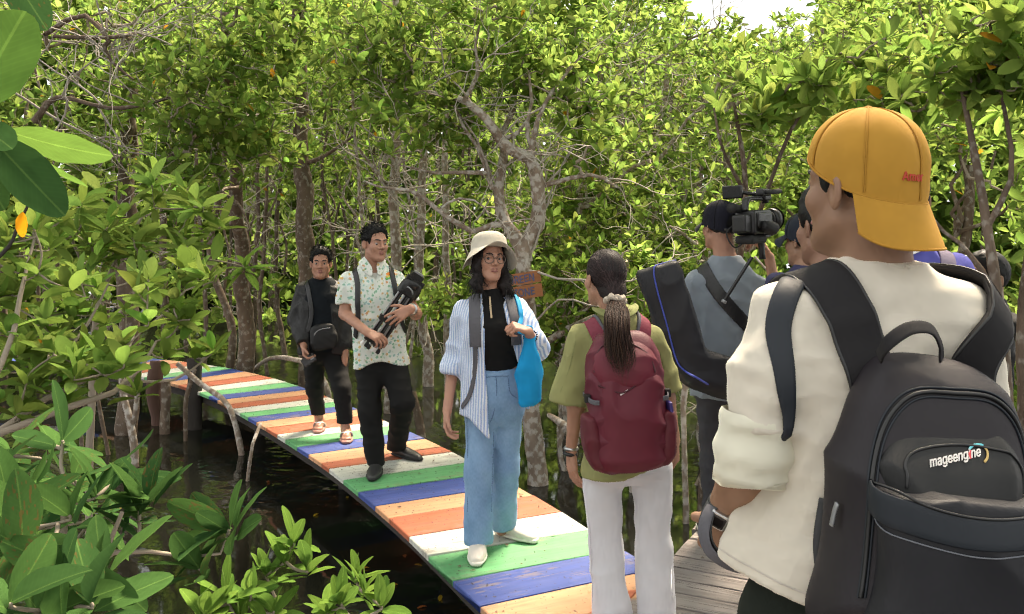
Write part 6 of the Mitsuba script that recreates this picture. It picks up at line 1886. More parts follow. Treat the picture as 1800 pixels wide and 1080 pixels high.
def cameraman():
    key = thing('person', 'man in a black cap and grey t-shirt with a video camera on his shoulder', 'person')
    Y = 4.6
    A = lambda px, py, dy=0.0: at(px, py, Y + dy)
    hip = A(1272, 665)
    tf = Frame(hip, [.10, 1, 0], A(1276, 452) - hip)
    hf = Frame(A(1264, 398, .01), [-.38, .92, -.02], [.03, 0, 1])
    hs = .97
    shL, shR = A(1222, 496), A(1333, 500, .02)
    elL, wrL = A(1206, 585, .06), A(1235, 600, .28)
    elR, wrR = A(1372, 560, .10), A(1352, 452, .12)
    hiL, hiR = A(1252, 690), A(1298, 690)
    knL, knR = A(1256, 815, .04), A(1304, 815, .0)
    anL, anR = A(1256, 930, .0), A(1310, 932, .0)
    torso = loft(tf, [(-.06, 0, 0, .12, .09), (.05, 0, 0, .13, .09), (.2, 0, 0, .13, .09), (.40, 0, .01, .14, .10), (.50, 0, 0, .13, .08), (.58, 0, -.01, .09, .06), (.63, 0, -.01, .055, .05)])
    hr = hand(wrR, [-.5, -.1, .7], [-.7, -.2, -.5], 1, curl=(.7, .8, .5))
    hl = hand(wrL, [.6, .6, .3], [.2, .0, .9], -1, curl=(.5, .6, .4))
    skin = union(.03, torso, cap(tf.world([0, -.01, .58]), hf.world(np.array([0, -.03, -.05]) * hs), .058, .054), head_sdf(hf, hs, 1.0, 1.1), chain([shL, elL, wrL], [.045, .038, .027]), chain([shR, elR, wrR], [.045, .038, .027]), chain([hiL, knL, anL], [.065, .05, .034]), chain([hiR, knR, anR], [.065, .05, .034]))
    skin = union(.01, skin, hr, hl)
    lo, hi = bounds([anL, anR, shL, elL, elR, wrR + [0, 0, .15], wrL + [0, .15, 0], hf.o + [0, 0, .15]], .13)
    m = skin_mesh(skin, [(hf.o + hf.z * -.02, (.13, .14, .165), .006), (wrR + [-.03, 0, .06], (.1, .1, .1), .005)], lo, hi, .013)
    flesh(key, m, SKIN * 1.05, 6)
    face_parts(key, hf, hs)
    dress(key, 'hair', mesh(short_hair(hf, hs, .010), hf.o - .17, hf.o + .17, .006), (.012, .011, .011), 'hair_strands', amount=.2)
    ball_cap(key, hf, hs, (.007, .0075, .011), brim=1, back=-.030, front=.030, seed=5, gapfront=-1)
    q = hf.world(np.array([(.058, -.088, -.022), (.03, -.116, -.022), (0, -.122, -.022), (-.03, -.116, -.022), (-.058, -.088, -.022)]) * hs)
    part(key, 'cap_strap', strap(q, unit(q - hf.o), .020, .004, 24), 'black_plastic')
    sh = loft(tf, [(-.09, 0, 0, .165, .120), (.1, 0, 0, .158, .112), (.25, 0, 0, .160, .115), (.42, 0, .01, .168, .120), (.50, 0, 0, .165, .100), (.565, 0, -.006, .13, .082), (.61, 0, -.01, .085, .066), (.632, 0, -.01, .068, .060)], soft=.008)
    slL = cut(chain([shL + [.01, 0, -.01], elL], [.062, .066], .03), half(shL * .35 + elL * .65, elL - shL), k=.005)
    slR = cut(chain([shR + [-.01, 0, -.01], elR], [.062, .066], .03), half(shR * .35 + elR * .65, elR - shR), k=.005)
    base = union(.035, sh, slL, slR)
    dress(key, 'shirt', mesh(folds(base, .013, 10, 161, (1.1, 1.1, .7)), lo - .02, hi + .03, .0085), (.20, .225, .265), amount=.06)
    j = union(.035, loft(tf, [(-.14, 0, 0, .09, .07), (-.06, 0, 0, .148, .112), (.02, 0, 0, .148, .112)], soft=.006), chain([hiL, knL, anL], [.085, .068, .055], .03), chain([hiR, knR, anR], [.085, .068, .055], .03))
    dress(key, 'jeans', mesh(cut(folds(j, .010, 10, 171, (.8, .8, 1.5)), half([0, 0, .06], [0, 0, -1])), [lo[0], lo[1], 0.0], [hi[0], hi[1], tf.o[2] + .06], .0095), (.040, .042, .048), amount=.1)
    for an in (anL, anR):
        f_ = Frame([an[0], an[1] - .07, .012], [-.1, 1, 0])
        u, so = shoe(f_, .27, .098, .085)
        c = f_.world([0, .13, .04])
        dress(key, 'shoe', mesh(u, c - .2, c + .2, .009), (.03, .03, .032), 'nylon')
        part(key, 'sole', mesh(so, c - .2, c + .2, .009), 'shoe_sole')
    # the long padded bag across his back
    bag = thing('carry_bag', 'long padded black carry bag with blue piping slung behind the cameraman', 'bag')
    t0, t1, t2 = at(1158, 478, 4.34), at(1212, 648, 4.30), at(1330, 672, 4.32)
    ax = t1 - t0
    L = np.linalg.norm(ax)
    fu = Frame(t0, [-.10, -1, .0], -ax)
    up_ = loft(fu, [(-L, .0, 0, .085, .065), (-L * .5, 0, 0, .098, .070), (-.03, 0, 0, .100, .062), (.015, 0, 0, .098, .055), (.03, 0, 0, .090, .045)], p=4.5, soft=.012)
    ax2 = t2 - t1
    L2 = np.linalg.norm(ax2)
    fl = Frame(t1, [.0, -1, .25], -ax2)
    lw = loft(fl, [(-L2, .0, 0, .085, .075), (-L2 * .6, .01, 0, .098, .090), (-L2 * .2, 0, 0, .092, .085), (.03, -.01, 0, .075, .07), (.07, -.02, 0, .045, .05)], p=3, soft=.02)
    bf = union(.025, up_, lw)
    bff = folds(bf, .012, 8, 181, (1, 1, .7))
    lo2, hi2 = bounds([t0, t1, t2], .17)
    dress(bag, 'body', mesh(bff, lo2, hi2, .0068), (.009, .009, .011), 'nylon')
    part(bag, 'piping', cord(bff, [(1188, 458), (1164, 464), (1150, 472), (1154, 505), (1172, 570), (1188, 630), (1204, 652), (1245, 676), (1295, 706)], .0045, .001, 60), 'blue_piping')
    part(bag, 'shoulder_strap', worn_strap(base, tf.world(np.array([(-.13, .06, .57), (-.128, -.01, .60), (-.118, -.07, .56), (-.075, -.11, .48), (-.0, -.12, .385), (.10, -.12, .29), (.16, -.05, .20)])), .066, .006, .008), 'black_plastic')
    # the camera
    cam = thing('video_camera', 'black shoulder video camera with flip-out screen and top handle beside the black cap', 'camera')
    fc = Frame(at(1327, 391, 4.50), [.66, .75, .02], [-.04, 0, 1])
    X = lambda *p: fc.world(np.array(p))
    rb = lambda c, h, r=.008: (lambda p: np.linalg.norm(np.maximum(np.abs(fc.local(p) - np.array(c)) - (np.array(h) - r), 0), axis=1) - r)
    bx = lambda n, c, h, mt='black_plastic', r=.008, st=.006: part(cam, n, mesh(rb(c, h, r), fc.world(c) - max(h) * 1.5 - .02, fc.world(c) + max(h) * 1.5 + .02, st), mt)
    bx('body', (0, -.01, .0), (.055, .105, .062), r=.016)
    bx('battery', (0, -.145, -.005), (.038, .035, .045))
    bx('side_panel', (.058, -.01, .01), (.008, .08, .04))
    for k in range(4):
        bx('button', (-.058, -.07 + .03 * k, -.03), (.005, .006, .006), 'silver_plastic', .002, .003)
    for y0_, y1_, r0, r1, nm, mt in ((.09, .125, .042, .042, 'lens', 'black_plastic'), (.12, .15, .047, .047, 'zoom_ring', 'rubber'), (.145, .165, .044, .044, 'focus_ring', 'black_plastic'), (.16, .215, .052, .062, 'lens_hood', 'black_plastic')):
        part(cam, nm, tube(X((0, y0_, .012), (0, .5 * (y0_ + y1_), .012), (0, y1_, .012)), np.linspace(r0, r1, 3), 28), mt)
    part(cam, 'front_glass', tube(X((0, .2155, .012), (0, .2165, .012)), .052, 28), 'black_gloss')
    part(cam, 'handle', strap(X((0, -.11, .058), (0, -.09, .105), (0, -.05, .120), (0, .08, .120), (0, .12, .118), (0, .13, .10)), [0, 0, 1], .034, .022, 40), 'black_plastic')
    bx('handle_front', (0, .11, .128), (.028, .04, .018))
    bx('audio_box', (.030, .05, .150), (.022, .05, .018))
    part(cam, 'microphone', tube(X((.05, .02, .150), (.05, .10, .152), (.05, .20, .155)), [.011, .013, .012], 14), 'rubber')
    part(cam, 'knob', tube(X((-.03, .09, .145), (-.05, .09, .145)), .013, 12), 'silver_plastic')
    part(cam, 'screen_arm', tube(X((-.02, .09, .140), (-.06, .06, .150), (-.09, .04, .158)), .010, 8), 'black_plastic')
    bx('screen', (-.125, .015, .160), (.055, .010, .034), 'black_gloss', .004, .004)
    bx('screen_back', (-.125, .004, .160), (.050, .004, .030), 'rubber', .002, .003)
    part(cam, 'viewfinder', tube(X((-.03, -.10, .07), (-.035, -.15, .075), (-.035, -.175, .076)), [.022, .022, .028], 16), 'rubber')
    part(cam, 'hand_grip', tube(X((.075, -.06, -.02), (.088, 0, -.035), (.078, .06, -.03)), [.028, .036, .026], 14), 'rubber')
    bx('shoulder_pad', (0, -.05, -.085), (.05, .085, .022), 'rubber', .016)
    bx('baseplate', (0, .03, -.072), (.04, .07, .010))
    part(cam, 'grip_post', tube(X((0, .06, -.08), (0, .065, -.16), (0, .068, -.19)), [.018, .016, .018], 12), 'black_plastic')
    part(cam, 'cable', tube(resample(X((-.03, -.15, .0), (-.06, -.19, -.05), (-.03, -.17, -.12), (.0, -.10, -.09)), 20), .0035, 6), 'rubber')
    rod = thing('monopod', 'thin black rod hanging down behind the shoulder of the cameraman', 'rod')
    a, b = at(1322, 452, 4.36), at(1274, 528, 4.36)
    part(rod, 'tube', tube([a, b], .0085, 10), 'black_plastic')
    part(rod, 'end_cap', tube([b, b + (b - a) * .06], [.013, .013], 10), 'silver_plastic')


scene['blue_piping'] = plain((.04, .06, .32), .6)
cameraman()
# ------------------------------------------------------------------ the man in the mustard cap
def man_cap():
    key = thing('person', 'man in a backward mustard cap and cream sweatshirt, seen from behind', 'person')
    Y = 1.55
    A = lambda px, py, dy=0.0: at(px, py, Y + dy)
    hip = A(1508, 1060)
    tf = Frame(hip, [-.20, .98, 0], A(1538, 455) - hip)
    hf = Frame(A(1510, 330, -.01), [-.53, .85, .02], [.02, -.06, 1])
    hs = .975
    W = lambda *p: tf.world(np.array(p))
    shL, shR = A(1372, 550, -.02), A(1684, 548, -.06)
    elL, wrL = A(1338, 775, -.06), A(1268, 900, .05)
    elR, wrR = A(1722, 800, -.02), A(1700, 880, .22)
    hiL, hiR = W(-.10, 0, -.04), W(.10, 0, -.04)
    knL, knR = np.r_[hiL[:2] + [-.01, .03], .50], np.r_[hiR[:2] + [.01, .0], .50]
    anL, anR = np.r_[hiL[:2] + [-.01, 0], .09], np.r_[hiR[:2] + [.02, -.02], .09]
    torso = loft(tf, [(-.06, 0, 0, .13, .095), (.1, 0, 0, .14, .10), (.3, 0, .005, .155, .105), (.44, 0, 0, .155, .09), (.52, 0, -.005, .12, .07), (.585, 0, -.005, .066, .058)])
    neck = cap(W(0, -.005, .53), hf.world(np.array([0, -.035, -.055]) * hs), .064, .058)
    hd = head_sdf(hf, hs, 1.0, 1.1, ears=True)
    hl = hand(wrL, unit([-.02, .35, -.9]), [.6, .55, -.1], -1, curl=((.7, .9, .6), (.8, 1.0, .6), (.9, 1.0, .6), (1.0, 1.0, .6)), thumb=(.35, -.55, .2), tcurl=.1)
    fk = A(1232, 912, .07)
    thumb = chain([wrL + [.012, .012, -.03], fk + [.014, 0, -.002], fk + [-.008, .012, .0]], [.015, .0115, .009], .006)
    hr = hand(wrR, unit([-.3, .7, -.3]), [-.5, -.2, -.7], 1, curl=(.6, .7, .5))
    skin = union(.03, torso, neck, hd, chain([shL, elL, (elL + wrL) / 2 + [.004, 0, 0], wrL], [.040, .040, .041, .027]), chain([shR, elR, wrR], [.05, .041, .028]), chain([hiL, knL, anL], [.08, .055, .038]), chain([hiR, knR, anR], [.08, .055, .038]))
    skin = union(.010, skin, hl, thumb, hr)
    lo, hi = bounds([anL, anR, shL, shR, elL, wrL + [-.1, 0, -.15], wrR + [0, .15, 0], hf.o + [0, 0, .15]], .15)
    m = skin_mesh(skin, [(hf.o + hf.z * -.035, (.14, .14, .18), .0042), (wrL + [-.005, .0, -.04], (.10, .11, .13), .0034)], lo, hi, .013)
    flesh(key, m, SKIN * .74, 7)
    face_parts(key, hf, hs)
    line = [(-.125, -.070), (-.06, -.062), (-.030, -.030), (-.012, .004), (.004, .010), (.022, -.022), (.034, -.012), (.045, .03), (.065, .075), (.12, .085)]
    dress(key, 'hair', mesh(short_hair(hf, hs, .004, line=line, top=.0), hf.o - .17, hf.o + .17, .0045), (.013, .011, .011), 'hair_strands', amount=.2)
    pt = ball_cap(key, hf, hs, (.40, .21, .03), r=(.0845, .1055, .107), zc=.032, front=.062, back=-.026, brim=-1, seed=9, wr=.0020, brim_l=.080, droop=1.12, arch=.05, half_ang=70)
    # the red embroidery low on the crown
    tm = meshkit.text_mesh('Amer', .0125, .0012, bold=True)
    v = np.array(tm.vertices)
    x0, x1 = v[:, 0].min(), v[:, 0].max()
    a0 = math.radians(244)
    ang = a0 + (v[:, 0] - x0) / .098
    q = pt(ang, np.full(len(v), 0.0), .0)
    q = pt(ang, np.clip((v[:, 1] + .034) / .150, 0, 1) * .68, .0046)
    nn = unit(q - [0, -.012, .03])
    part(key, 'embroidery', hf.put(tris(q + nn * v[:, 2:3], tm.faces), hs), 'red_thread', smooth=False)
    # sweatshirt
    sh = loft(tf, [(-.005, -.035, 0, .222, .150), (.10, -.02, 0, .204, .142), (.25, 0, 0, .186, .134), (.38, 0, .005, .182, .132), (.46, 0, 0, .180, .112), (.525, 0, -.006, .145, .092), (.572, 0, -.008, .098, .080), (.596, 0, -.008, .078, .070)], soft=.006)
    slL = cut(chain([shL + [.01, 0, -.012], elL * .5 + shL * .5, elL + [-.004, 0, -.02]], [.062, .064, .057], .03), half(elL + [0, 0, .026], [-.15, 0, -1]), k=.01)
    slR = chain([shR + [-.01, 0, -.012], elR, wrR * .7 + elR * .3], [.062, .060, .048], .03)
    base = union(.035, sh, slL, slR)
    flare = cap(W(-.16, .03, .16), W(-.215, .02, .05), .03, .03)
    base = union(.06, base, cut(flare, half(W(0, 0, -.004), -tf.z), k=.004))
    sf = folds(folds(folds(base, .0028, 22, 195, (.6, .6, 1.5)), .007, 9, 191, (.7, .7, 1.6)), .007, 5, 193, (1.8, 1.8, .5))
    for pts_ in ([(1425, 665), (1500, 655), (1560, 648)], [(1430, 745), (1520, 720), (1580, 690)], [(1300, 640), (1360, 668), (1425, 672)], [(1292, 690), (1350, 708), (1410, 690)], [(1392, 860), (1440, 780), (1490, 740)],
                 [(1400, 940), (1450, 850), (1480, 800)], [(1345, 560), (1330, 620), (1312, 680)], [(1388, 540), (1404, 600), (1418, 650)], [(1600, 480), (1565, 520), (1530, 560)], [(1300, 1000), (1340, 930), (1372, 880)]):
        q_ = on(base, pts_, -.008)[0]
        q_ = resample(q_, 5)
        sf = (lambda f0, g0: (lambda p: smin(f0(p), g0(p), .016)))(sf, chain(q_, [.003, .010, .013, .010, .003], .01))
    sf = cut(sf, half(W(0, 0, -.002), -tf.z + tf.x * -.30), k=.006)
    CREAM = np.array([.57, .53, .44])
    dress(key, 'sweatshirt', mesh(sf, lo - .02, hi + .02, .0058), CREAM, amount=.03, scale=60)
    P, n = wear(base, W((.0, -.075, .592), (.05, -.055, .592), (.075, -.008, .592), (.05, .04, .586), (0, .065, .572), (-.05, .04, .586), (-.075, -.008, .592), (-.05, -.055, .592), (.0, -.075, .592)), .001, 40)
    dress(key, 'neck_rib', strap(P, n, .026, .008, 60), CREAM * .98, amount=.06, scale=200)
    hemp = wear(sf, W((-.26, .03, .095), (-.22, -.08, .085), (-.12, -.14, .055), (0, -.15, .022), (.12, -.14, -.01)), .0012, 40)
    dress(key, 'hem_seam', tube(hemp[0], .0014, 5), CREAM * .9)
    # rolled cuff
    c0, c1 = A(1334, 725, -.05), A(1322, 840, -.05)
    ax = np.linspace(0, 1, 12)
    cp = c0 + (c1 - c0) * ax[:, None]
    cu = tube(np.vstack([cp, cp[::-1][:6] + [.002, 0, 0]]), np.r_[.060 + .005 * np.sin(ax * 3.1) + .003 * np.sin(ax * 14), [.058, .055, .053, .052, .052, .052]] * 1.04, 40, cap=False)
    v = np.asarray(cu.vertices)
    v = v + (nfbm(v * [16, 16, 30], 3, 7)[:, None] - .5) * .014
    dress(key, 'cuff', tris(v, cu.faces), CREAM * 1.08, amount=.03)
    # trousers
    j = union(.035, loft(tf, [(-.2, 0, 0, .12, .09), (-.08, -.01, 0, .168, .125), (.06, 0, 0, .165, .125)], soft=.006), chain([hiL, knL, anL], [.105, .085, .070], .03), chain([hiR, knR, anR], [.105, .085, .070], .03))
    dress(key, 'trousers', mesh(folds(j, .010, 8, 201, (.8, .8, 1.4)), [lo[0], lo[1], .05], [hi[0], hi[1], tf.o[2] + .08], .010), (.010, .014, .010))
    for an in (anL, anR):
        f_ = Frame([an[0], an[1] - .07, .012], [-.2, 1, 0])
        u, so = shoe(f_, .28, .1, .085)
        c = f_.world([0, .13, .04])
        dress(key, 'shoe', mesh(u, c - .2, c + .2, .01), (.03, .03, .032), 'nylon')
        part(key, 'sole', mesh(so, c - .2, c + .2, .01), 'shoe_sole')
    # watch
    wa = unit(wrL - elL)
    wc = wrL - wa * .012
    fw = Frame(wc, [-.1, -1, .1], wa)
    part(key, 'watch_strap', tube(fw.world([(0, 0, -.012), (0, 0, -.010), (0, 0, .010), (0, 0, .012)]), np.array([.029, .0315, .0315, .029]), 28, flat=(1.0, 1.0)), 'rubber')
    wd = Frame(fw.world([-.006, .031, 0]), unit(fw.y * 1.0 - fw.x * .2), fw.z)
    part(key, 'watch_case', mesh(loft(wd, [(-.019, 0, 0, .017, .006), (.019, 0, 0, .017, .006)], p=5, soft=.004), wd.o - .03, wd.o + .03, .002), 'steel')
    part(key, 'watch_glass', mesh(loft(wd, [(-.015, 0, .004, .013, .004), (.015, 0, .004, .013, .004)], p=5, soft=.003), wd.o - .03, wd.o + .03, .002), 'black_gloss')
    lp = thing('camera_strap', 'black and grey strap looped round the hand of the man in the mustard cap', 'strap')
    pts = np.array([A(1262, 880, .03), A(1246, 900, .02), A(1237, 935, .01), A(1246, 968, .0), A(1272, 990, -.01), A(1310, 1004, 0), A(1345, 1000, .05)])
    part(lp, 'band', strap(pts, np.array([[-.85, -.5, 0]] * 2 + [[-.7, -.6, -.3]] * 2 + [[-.2, -.7, -.7]] * 3), .026, .004, 40), 'strap_grey')
    part(lp, 'lining', strap(pts + [.003, .004, .004], np.array([[-.85, -.5, 0]] * 2 + [[-.7, -.6, -.3]] * 2 + [[-.2, -.7, -.7]] * 3), .032, .004, 40), 'black_plastic')

    # ---- backpack
    bag = thing('backpack', 'large black backpack with printed lettering worn by the man in the mustard cap', 'backpack')
    fb = Frame(at(1628, 905, 1.36), -tf.y * 1 + tf.x * -.03, tf.z + tf.x * .05)
    X = lambda *p: fb.world(np.array(p))
    body = loft(fb, [(-.275, 0, 0, .120, .07), (-.24, 0, 0, .142, .092), (-.10, 0, 0, .152, .098), (.06, 0, -.004, .147, .088), (.15, 0, -.014, .130, .072), (.20, 0, -.024, .104, .054), (.228, 0, -.034, .070, .036), (.238, 0, -.038, .045, .02)], p=3.2, soft=.014)
    front = loft(fb, [(-.25, .01, .060, .105, .045), (-.15, .01, .070, .116, .050), (0, .008, .062, .114, .048), (.08, .006, .052, .108, .042), (.125, .004, .036, .092, .034), (.145, .002, .028, .07, .024)], p=2.8, soft=.016)
    pocket = loft(fb, [(-.255, .01, .080, .110, .045), (-.15, .012, .100, .124, .052), (-.02, .012, .098, .126, .050), (.058, .012, .088, .124, .050)], p=2.8, soft=.008)
    sag = lambda f: (lambda p: f(p))
    bf = folds(body, .010, 7, 211, (1, 1, .8), fb)
    ff = folds(front, .009, 9, 221, (1.5, 1, .5), fb)
    pf = folds(pocket, .009, 8, 231, (1.2, 1, .7), fb)
    BLK = (.0085, .0075, .0085)
    d = np.array([.26, .26, .34])
    dress(bag, 'pack', mesh(bf, fb.o - d, fb.o + d, .0052), BLK, 'nylon', amount=.05)
    dress(bag, 'front_panel', mesh(ff, fb.o - d, fb.o + d, .0046), (.0105, .0095, .0105), 'nylon', amount=.05)
    dress(bag, 'front_pocket', mesh(pf, fb.o - d, fb.o + d, .0046), (.006, .0068, .0095), 'nylon', amount=.05)
    tp = X((-.134, .05, .040), (-.118, .115, .030), (-.06, .142, .024), (.01, .148, .020), (.08, .142, .026), (.130, .11, .036), (.146, .05, .046))
    part(bag, 'pocket_trim', worn_strap(pf, tp, .044, .006, .003, 30, 60), 'navy_trim')
    part(bag, 'stitching', tube(wear(pf, tp - fb.z * .030, .0015, 40)[0], .0011, 5), 'grey_thread')
    part(bag, 'trim_edge', tube(wear(pf, tp + fb.z * .021, .006, 40)[0], .0022, 6), 'black_plastic')
    arc = lambda w, y0_, z0_, z1_: X((-w, y0_ + .02, z0_), (-w * .97, y0_ + .015, z0_ + (z1_ - z0_) * .45), (-w * .85, y0_, z0_ + (z1_ - z0_) * .78), (-w * .5, y0_ - .01, z1_ - .006), (0, y0_ - .012, z1_), (w * .5, y0_ - .01, z1_ - .006), (w * .85, y0_, z0_ + (z1_ - z0_) * .78), (w * .97, y0_ + .015, z0_ + (z1_ - z0_) * .45), (w, y0_ + .02, z0_))
    part(bag, 'piping', tube(wear(ff, arc(.108, .09, .065, .132), .001, 50)[0], .0024, 6), 'black_plastic')
    zp = wear(bf, arc(.147, .055, -.10, .196), .0015, 70)[0]
    part(bag, 'zip', tube(zp, .0036, 6), 'black_plastic')
    for dz in (.0085, -.0085):
        part(bag, 'zip_tape', tube(wear(bf, arc(.147 + dz, .055, -.10, .196 + dz), .001, 70)[0], .0020, 6), 'navy_trim')
    P, n = on(body, [(1478, 885), (1472, 905), (1468, 925)], .006)
    part(bag, 'zip_pull', strap(P, n, .009, .004, 8), 'silver_plastic')
    # lettering and mark, stitched onto the panel
    a, b = np.array([1634., 822.]), np.array([1723., 802.])
    tm = meshkit.text_mesh('mageengine', .0135, .0012, bold=True)
    v = np.array(tm.vertices)
    u = (v[:, 0] - v[:, 0].min()) / np.ptp(v[:, 0])
    k = (b - a) * u[:, None] + a
    up = np.array([-.05, -1.0]) * 1.28 * 1000
    k = k + up * v[:, 1:2]
    P, n = on(ff, k, .0012)
    n = np.broadcast_to(unit(n.mean(0)), n.shape)
    part(bag, 'lettering', tris(P + n * v[:, 2:3], tm.faces), 'print_white', smooth=False)
    for (t0, t1, rr_, c) in ((150, 210, 15, 'print_red'), (60, 150, 18, 'print_cyan'), (-50, 50, 17, 'print_gold')):
        t = np.radians(np.linspace(t0, t1, 9))
        P, n = on(ff, np.c_[1718 + rr_ * np.cos(t), 800 - rr_ * np.sin(t)], .0018)
        part(bag, 'mark', strap(P, n, .0035, .0012, 18), c)
    # shoulder straps, haul loop, lower webbing
    for sg, wdt in ((-1, .078), (1, .076)):
        pth = W((sg * .075, -.16, .37), (sg * .090, -.128, .44), (sg * .108, -.080, .53), (sg * .118, -.010, .572), (sg * .128, .06, .53), (sg * .140, .12, .43), (sg * .155, .13, .30))
        part(bag, 'shoulder_strap', worn_strap(sf, pth, wdt, .014, .010, 26, 44), 'strap_black')
        P, N = wear(sf, pth, .010, 26)
        P, N = P[:15], N[:15]
        side = unit(np.cross(np.gradient(P, axis=0), N))
        for e in (-1, 1):
            part(bag, 'strap_binding', tube(resample(P + side * e * wdt * .47 + N * .004, 30), .0028, 6), 'black_plastic')
    P, N = wear(base, W((-.150, .00, .545), (-.185, -.02, .47), (-.195, -.04, .38), (-.188, -.05, .32)), .010, 14)
    part(bag, 'strap_tail', strap(P, N, np.array([.046, .042, .030, .008]), .008, 24), 'navy_trim')
    part(bag, 'haul_loop', strap(np.array([at(1545, 628, 1.33), at(1560, 604, 1.30), at(1598, 578, 1.30), at(1635, 578, 1.31), at(1652, 604, 1.33), at(1655, 632, 1.34)]), np.array([[-.6, -.6, .4], [-.4, -.7, .6], [0, -.75, .65], [.2, -.7, .6], [.5, -.6, .4], [.6, -.6, .2]]), .022, .004, 40), 'strap_black')
    part(bag, 'webbing', worn_strap(base, W((-.150, -.13, .22), (-.155, -.125, .14), (-.14, -.14, .06), (-.13, -.15, .0)), .022, .004, .010), 'black_plastic')


scene['red_thread'] = plain((.42, .045, .02), .6)
scene['navy_trim'] = plain((.008, .0115, .017), .55, specular=.4)
scene['grey_thread'] = plain((.14, .15, .17), .8)
scene['print_white'] = plain((.62, .60, .57), .6)
scene['print_red'] = plain((.5, .04, .05), .6)
scene['print_cyan'] = plain((.10, .42, .48), .6)
scene['print_gold'] = plain((.42, .30, .10), .6)
scene['strap_black'] = plain((.009, .008, .009), .75, specular=.3, sheen=.1)
man_cap()
# ------------------------------------------------------------------ the people half hidden at the right
def bystander(label, Y, head, fwd, face, shirt, pants, arms=None, hair=True, capcol=None, hs=1.0, skin_k=.8, seed=0, lean=(0, 0)):
    key = thing('person', label, 'person')
    h3 = at(head[0], head[1], Y)
    sc = (h3[2] + .12) / 1.74
    gx = np.array([h3[0] + lean[0], h3[1] + lean[1], .004])
    hip = gx + [0, 0, .90 * sc]
    nb = h3 - np.array([0, 0, .20 * sc]) - unit(np.r_[fwd, 0]) * .02
    tf = Frame(hip, np.r_[fwd, 0], nb - hip)
    hf = Frame(h3, np.r_[face, 0], [0, 0, 1])
    W = lambda *p: tf.world(np.array(p) * sc)
    sh = {1: W(.17, 0, .50), -1: W(-.17, 0, .50)}
    A = {}
    for sg in (-1, 1):
        A[sg] = (arms or {}).get(sg) or (W(sg * .22, -.02, .22), W(sg * .21, .10, .0))
    leg = {sg: (W(sg * .085, 0, -.03), np.r_[W(sg * .09, .03, 0)[:2], .48 * sc], np.r_[W(sg * .095, 0, 0)[:2], .09]) for sg in (-1, 1)}
    hands = []
    for sg in (-1, 1):
        e, w = A[sg]
        d = unit(np.asarray(w) - e)
        hands.append(hand(w, d + tf.y * .2, -tf.x * sg + tf.y * .1 - d * .1, sg, curl=(.6, .7, .5)))
    torso = loft(tf, np.array([(-.06, 0, 0, .12, .09), (.05, 0, 0, .13, .09), (.2, 0, 0, .13, .09), (.38, 0, .01, .14, .10), (.47, 0, 0, .13, .08), (.54, 0, -.01, .085, .06), (.60, 0, -.01, .052, .05)]) * sc)
    skin = union(.03, torso, cap(W(0, -.01, .54), hf.world(np.array([0, -.03, -.05]) * hs), .058, .054), head_sdf(hf, hs, 1.05, 1.1), *[chain([sh[s_], A[s_][0], A[s_][1]], [.045, .038, .027]) for s_ in (-1, 1)], *[chain(leg[s_], [.07, .05, .035]) for s_ in (-1, 1)])
    skin = union(.01, skin, *hands)
    lo, hi = bounds([leg[1][2], leg[-1][2], sh[1], sh[-1], A[1][0], A[-1][0], A[1][1], A[-1][1], h3 + [0, 0, .1]], .17)
    m = skin_mesh(skin, [(hf.o + hf.z * -.02, (.13, .14, .165), .0055)] + [(np.asarray(A[s_][1]) + unit(np.asarray(A[s_][1]) - A[s_][0]) * .08, (.11, .11, .11), .006) for s_ in (-1, 1)], lo, hi, .014)
    flesh(key, m, SKIN * skin_k, seed)
    face_parts(key, hf, hs)
    if hair:
        dress(key, 'hair', mesh(short_hair(hf, hs, .012), hf.o - .17, hf.o + .17, .006), (.012, .011, .011), 'hair_strands', amount=.2)
    if capcol is not None:
        ball_cap(key, hf, hs, capcol, brim=1, back=-.02, front=.035, seed=seed)
    s_ = loft(tf, np.array([(-.08, 0, 0, .17, .125), (.1, 0, 0, .162, .115), (.25, 0, 0, .163, .117), (.40, 0, .01, .168, .12), (.48, 0, 0, .160, .10), (.535, 0, -.006, .125, .082), (.58, 0, -.01, .082, .066), (.602, 0, -.01, .066, .058)]) * sc, soft=.008)
    sl = [cut(chain([sh[k] - tf.x * k * .01, A[k][0]], [.06, .064], .03), half(sh[k] * .3 + np.asarray(A[k][0]) * .7, np.asarray(A[k][0]) - sh[k]), k=.005) for k in (-1, 1)]
    base = union(.035, s_, *sl)
    dress(key, 'shirt', mesh(folds(base, .012, 10, seed + 300, (1.1, 1.1, .7)), lo, hi, .009), shirt, amount=.06)
    j = union(.035, loft(tf, np.array([(-.14, 0, 0, .09, .07), (-.06, 0, 0, .148, .112), (.02, 0, 0, .148, .112)]) * sc, soft=.006), *[chain(leg[k], [.088, .068, .055], .03) for k in (-1, 1)])
    dress(key, 'trousers', mesh(folds(j, .010, 10, seed + 310, (.8, .8, 1.5)), [lo[0], lo[1], .05], [hi[0], hi[1], tf.o[2] + .06], .011), pants)
    for k in (-1, 1):
        an = leg[k][2]
        f_ = Frame(np.r_[an[:2] - tf.y[:2] * .07, .012], np.r_[tf.y[:2], 0])
        u, so = shoe(f_, .27, .098, .085)
        c = f_.world([0, .13, .04])
        dress(key, 'shoe', mesh(u, c - .2, c + .2, .010), (.03, .03, .032), 'nylon')
        part(key, 'sole', mesh(so, c - .2, c + .2, .010), 'shoe_sole')
    return key, tf, hf, base, sc


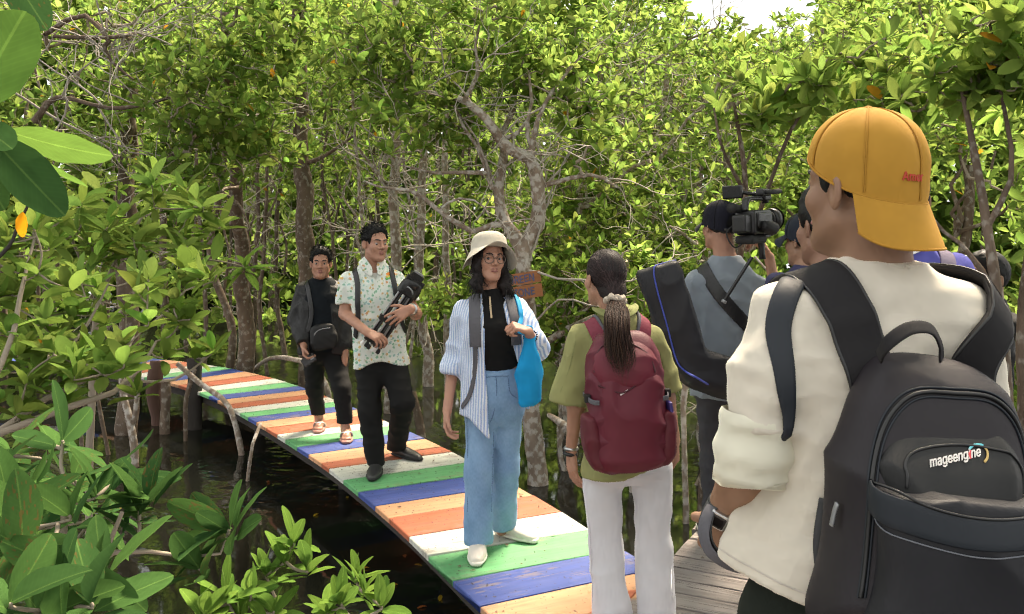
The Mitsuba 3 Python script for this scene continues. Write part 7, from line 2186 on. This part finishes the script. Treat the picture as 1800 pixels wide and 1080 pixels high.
k, tf, hf, base, sc = bystander('man with a stubbled cheek, mostly hidden behind the face under the mustard cap', 2.75, (1452, 398), (-.35, .94), (-.34, .94), (.035, .035, .06), (.03, .03, .035), seed=11, skin_k=.70)
k2, *_ = bystander('man in a dark blue cap, only a sliver showing beyond the stubbled man', 4.1, (1414, 424), (-.3, .95), (-.5, .87), (.035, .035, .085), (.03, .03, .03), capcol=(.012, .016, .026), hair=True, seed=12, hs=.95)
k, tf, hf, base, sc = bystander('person in a purple-blue shirt, seen past the right shoulder of the mustard cap man', 3.05, (1584, 352), (.12, .99), (.2, .98), (.085, .080, .30), (.03, .03, .05), seed=13)
bag = thing('backpack', 'pack with lilac grey straps on the purple-blue shirt', 'backpack')
for sg in (-1, 1):
    part(bag, 'shoulder_strap', worn_strap(base, tf.world(np.array([(sg * .10, -.13, .34), (sg * .105, -.11, .43), (sg * .105, -.06, .51), (sg * .105, .0, .545), (sg * .11, .07, .50), (sg * .125, .12, .36)]) * sc), .062, .010, .010), 'lilac_strap')
fb = Frame(tf.world(np.array([0, -.20, .15]) * sc), -tf.y, tf.z)
dress(bag, 'pack', mesh(loft(fb, [(-.2, 0, 0, .13, .07), (.05, 0, 0, .14, .08), (.15, 0, 0, .11, .06), (.19, 0, 0, .08, .03)], p=3), fb.o - .3, fb.o + .3, .01), (.12, .11, .14), 'nylon')
P, n = on(base, [(1600, 446), (1612, 441), (1622, 437)], .012, y0=2.5)
part(k, 'shirt_print', strap(P, n, .014, .003, 10), 'white_plastic')
scene['lilac_strap'] = plain((.17, .14, .19), .8)
e, w = at(1722, 560, 4.24), at(1702, 512, 4.10)
e2, w2 = at(1694, 560, 4.10), at(1688, 508, 4.02)
k, tf, hf, base, sc = bystander('dark haired photographer in black crouching among the leaves at the right', 4.3, (1732, 490), (-.9, -.2), (-.95, -.2), (.016, .016, .018), (.025, .028, .025), arms={-1: (e, w), 1: (e2, w2)}, seed=14, lean=(.05, .12))
cam = thing('stills_camera', 'black stills camera held up by the photographer crouching at the right', 'camera')
fc = Frame(at(1686, 486, 4.02), [-1, -.25, 0])
rb = lambda c, h, r=.008: (lambda p: np.linalg.norm(np.maximum(np.abs(fc.local(p) - np.array(c)) - (np.array(h) - r), 0), axis=1) - r)
for nm, c, h, mt in (('body', (0, 0, 0), (.068, .032, .046), 'black_plastic'), ('prism', (0, 0, .055), (.026, .030, .020), 'black_plastic'), ('grip', (-.058, .02, -.005), (.018, .03, .044), 'rubber'), ('flash', (0, -.01, .085), (.028, .03, .012), 'silver_plastic')):
    part(cam, nm, mesh(rb(c, h), fc.world(c) - .11, fc.world(c) + .11, .005), mt)
part(cam, 'lens', tube(fc.world([(0, .03, 0), (0, .08, 0), (0, .13, 0), (0, .15, 0)]), [.034, .036, .038, .042], 24), 'black_plastic')
part(cam, 'lens_ring', tube(fc.world([(0, .085, 0), (0, .11, 0)]), [.0395, .0395], 24), 'silver_plastic')
